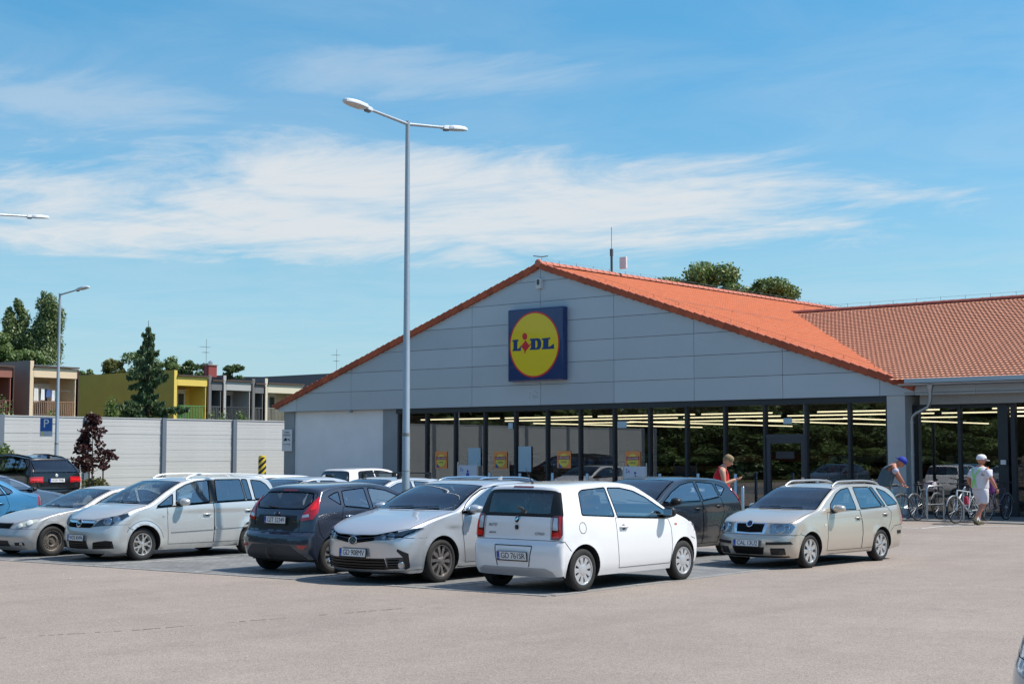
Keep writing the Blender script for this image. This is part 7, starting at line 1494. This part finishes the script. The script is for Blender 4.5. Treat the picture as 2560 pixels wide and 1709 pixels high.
for q, (ax, ay, az), tt in ((1, (.02, .11, .05), (.13, .0, 0)), (-1, (-.30, -.11, .10), (.10, 0, -.05))):
    f = Vector((.95, 0, -.02)) if q > 0 else Vector((.75, 0, -.62)); f.normalize(); a = Vector((ax, ay, az)); b = MB(); u = Vector((0, 0, 1)) if q > 0 else Vector((.62, 0, .78)); M = frame(a - f * .06 + u * (-.045 if q > 0 else -.02), f, (0, 1, 0))
    b.prism([(-.04, -.035), (.10, -.045), (.19, -.045), (.235, -.015), (.235, .02), (.19, .045), (.10, .04), (-.04, .035)], .0, .03, M); b.cbox((.05, 0, .06), (.16, .075, .07), .02, M); b.cbox((.16, 0, .045), (.12, .08, .045), .02, M); b.build('shoe', mat('khaki shoe', (.16, .15, .09), .8, var=.5, vscale=25), m1, smooth=50)
    b = MB(); b.tube([a + u * .03, a + u * .12 + (Vector((.0, 0, 0)) if q > 0 else Vector((.02, 0, .0)))], [.045, .043], 10); b.build('sock', mat('sock white', (.66, .66, .68), .9), m1)
hand(m1, (.035, .25, .92), (.25, -.1, -1), (.3, -1, 0), skin_r, .9); hand(m1, (.165, -.335, .91), (.35, -.05, -1), (-.4, 1, 0), skin_r, 1.5)
# --- stooping man with blue cap and grey-blue waistcoat beside his bicycle
m2 = empty('person', (-19.5, 39.3, 0), R(32), 1.10); m2.scale = (1.16, 1.25, 1.10); tag(m2, 'stooping man in blue cap and grey-blue waistcoat over a bicycle', 'person')
skinned('body', [[('pel', .06, 0, .95, .13), ('lh', .08, .10, .90, .095), ('lk', .12, .12, .50, .065), ('la', .05, .12, .10, .04), ('lt', .2, .12, .04, .03)], [('pel', 0, 0, 0, 0), ('rh', .08, -.10, .90, .095), ('rk', .14, -.12, .50, .065), ('ra', .1, -.12, .10, .04), ('rt', .25, -.12, .04, .03)],
                 [('pel', 0, 0, 0, 0), ('wa', .10, 0, 1.12, .15), ('ch', .19, 0, 1.33, .15), ('sh', .29, 0, 1.45, .10), ('nk', .36, 0, 1.50, .058), ('hd', .42, 0, 1.52, .05)], [('sh', 0, 0, 0, 0), ('rs', .29, -.19, 1.41, .068), ('re', .41, -.24, 1.17, .05), ('rw', .52, -.17, 1.0, .034)], [('sh', 0, 0, 0, 0), ('ls', .29, .19, 1.41, .068), ('le', .40, .25, 1.18, .05), ('lw', .5, .20, 1.01, .034)]], skin_r, m2)
skinned('waistcoat', [[('a', .03, 0, .80, (.20, .20)), ('b', .08, 0, 1.06, (.21, .21)), ('c', .17, 0, 1.30, (.20, .20)), ('d', .27, 0, 1.42, (.12, .15)), ('e', .33, 0, 1.465, .08)], [('d', 0, 0, 0, 0), ('l', .28, .15, 1.40, .09)], [('d', 0, 0, 0, 0), ('r', .28, -.15, 1.40, .09)]], mat('slate cloth', (.060, .105, .135), .9, var=.15, vscale=8, bump=.2, bscale=15), m2)
for q in (1, -1): skinned('sleeve', [[('a', .28, q * .18, 1.41, .105), ('b', .36, q * .225, 1.24, .09)]], mat('checked cotton', (.50, .48, .60), .9, var=.25, vscale=40), m2)
skinned('trousers', [[('a', .06, 0, .98, .165), ('b', .07, 0, .88, .16)], [('b', 0, 0, 0, 0), ('l0', .09, .11, .75, .11), ('l1', .12, .12, .50, .085), ('l2', .05, .12, .14, .07)], [('b', 0, 0, 0, 0), ('r0', .1, -.11, .75, .11), ('r1', .14, -.12, .50, .085), ('r2', .1, -.12, .14, .07)]], mat('dark trousers', (.02, .022, .028), .9), m2)
hc = Vector((.475, 0, 1.545)); b = MB(); head_mesh(b, hc, (.75, -.1, -.65), (.65, 0, .75), .25); hd = b.build('head', skin_r, m2, smooth=60); face_bits(hd, hc, (.75, -.1, -.65), (.65, 0, .75), .25, None)
Mh = frame(hc + Vector((.02, 0, .02)), (.80, -.05, -.6), (.05, 1, 0)); b = MB(); b.lathe([(.115, -.005), (.118, .04), (.10, .09), (.06, .128), (.001, .138)], 20, Mh @ Matrix.Diagonal((1.08, .94, 1, 1))); b.prism([(-.08, -.07), (-.15, -.06), (-.19, 0), (-.15, .06), (-.08, .07)], .0, .014, Mh); b.build('cap', mat('cap blue', (.01, .03, .30), .8), m2, smooth=40)
for q, x in ((1, .05), (-1, .10)): b = MB(); b.cbox((x + .06, q * .12, .045), (.27, .10, .09), .035); b.build('shoe', mat('black trim', (.012, .013, .014)), m2, smooth=50)
hand(m2, (.525, -.165, .985), (.5, .2, -.8), (.8, .2, .5), skin_r, 1.3); hand(m2, (.505, .195, .995), (.5, -.2, -.8), (.8, -.2, .5), skin_r, 1.3)
# --- man in a red vest looking at his phone
m3 = empty('person', (-19.43, 30.73, 0), R(30), 1.10); m3.scale = (1.14, 1.2, 1.10); tag(m3, 'man in red sleeveless vest looking down at the phone in his hands', 'person')
skinned('body', [[('pel', 0, 0, .92, .12), ('lh', 0, .09, .88, .09), ('lk', .03, .10, .50, .06), ('la', -.02, .10, .10, .038), ('lt', .12, .10, .04, .03)], [('pel', 0, 0, 0, 0), ('rh', 0, -.09, .88, .09), ('rk', .02, -.10, .50, .06), ('ra', -.03, -.10, .10, .038), ('rt', .11, -.10, .04, .03)],
                 [('pel', 0, 0, 0, 0), ('wa', -.01, 0, 1.08, .125), ('ch', -.02, 0, 1.28, .145), ('sh', .0, 0, 1.43, .10), ('nk', .05, 0, 1.51, .058), ('hd', .09, 0, 1.56, .055)], [('sh', 0, 0, 0, 0), ('rs', .02, -.195, 1.41, .072), ('re', .06, -.25, 1.12, .050), ('rw', .29, -.14, 1.22, .034)], [('sh', 0, 0, 0, 0), ('ls', .02, .195, 1.41, .072), ('le', .06, .25, 1.12, .050), ('lw', .29, .08, 1.21, .034)]], skin, m3)
skinned('vest', [[('a', .0, 0, .80, .185), ('b', -.01, 0, 1.06, .185), ('c', -.03, 0, 1.27, .20), ('d', -.02, 0, 1.40, .155), ('e', .015, 0, 1.455, .095)], [('d', 0, 0, 0, 0), ('l', .0, .115, 1.425, .085)], [('d', 0, 0, 0, 0), ('r', .0, -.115, 1.425, .085)]], mat('red cotton', (.52, .008, .018), .85, var=.12, vscale=6, bump=.2, bscale=14), m3)
skinned('shorts', [[('a', 0, 0, .96, .15), ('b', 0, 0, .86, .15)], [('b', 0, 0, 0, 0), ('l0', .02, .10, .7, .11), ('l1', .03, .10, .5, .10)], [('b', 0, 0, 0, 0), ('r0', .02, -.10, .7, .11), ('r1', .02, -.10, .5, .10)]], mat('dark shorts', (.03, .032, .04), .9), m3)
hc = Vector((.135, 0, 1.625)); fw = (.80, -.05, -.55); b = MB(); head_mesh(b, hc, fw, (.55, 0, .8), .25); hd = b.build('head', skin, m3, smooth=60); face_bits(hd, hc, fw, (.55, 0, .8), .25, None)
Mh = frame(hc, (.80, -.05, -.58), (.05, 1, 0)); b = MB(); b.lathe([(.104, .0), (.106, .04), (.10, .085), (.065, .125), (.001, .135)], 18, Mh @ Matrix.Translation((-.01, 0, .0)) @ Matrix.Diagonal((1.02, .84, 1, 1))); b.lathe([(.06, -.06), (.09, -.03), (.098, .02)], 18, Mh @ Matrix.Translation((-.03, 0, 0)) @ Matrix.Diagonal((1.0, .84, 1, 1))); b.build('hair', mat('sandy hair', (.30, .21, .11), .8, var=.3, vscale=60), m3, smooth=60)
for q in (1, -1): b = MB(); b.cbox((.05, q * .10, .04), (.27, .10, .08), .035); b.build('shoe', mat('black trim', (.012, .013, .014)), m3, smooth=50)
hand(m3, (.295, -.135, 1.225), (.85, .45, .12), (0, .2, 1), skin, .8); hand(m3, (.295, .075, 1.215), (.85, -.4, .12), (0, -.2, 1), skin, .8)
b = MB(); ph = m3.matrix_world; b.cbox((0, 0, 0), (.075, .15, .009), .003); po = b.build('mobile_phone', mat('phone black', (.012, .012, .014), .15, coat=.8)); tag(po, 'dark mobile phone in the hands of the man in red', 'phone')
po.matrix_basis = Matrix.Translation((-19.43, 30.73, 0)) @ Matrix.Rotation(R(30), 4, 'Z') @ Matrix.Diagonal((1.14, 1.2, 1.1, 1)) @ Matrix.Translation((.415, -.03, 1.27)) @ Matrix.Rotation(R(-90), 4, 'Z') @ Matrix.Rotation(R(28), 4, 'X')
# --- two people standing farther right, seen only mirrored in the shop glass
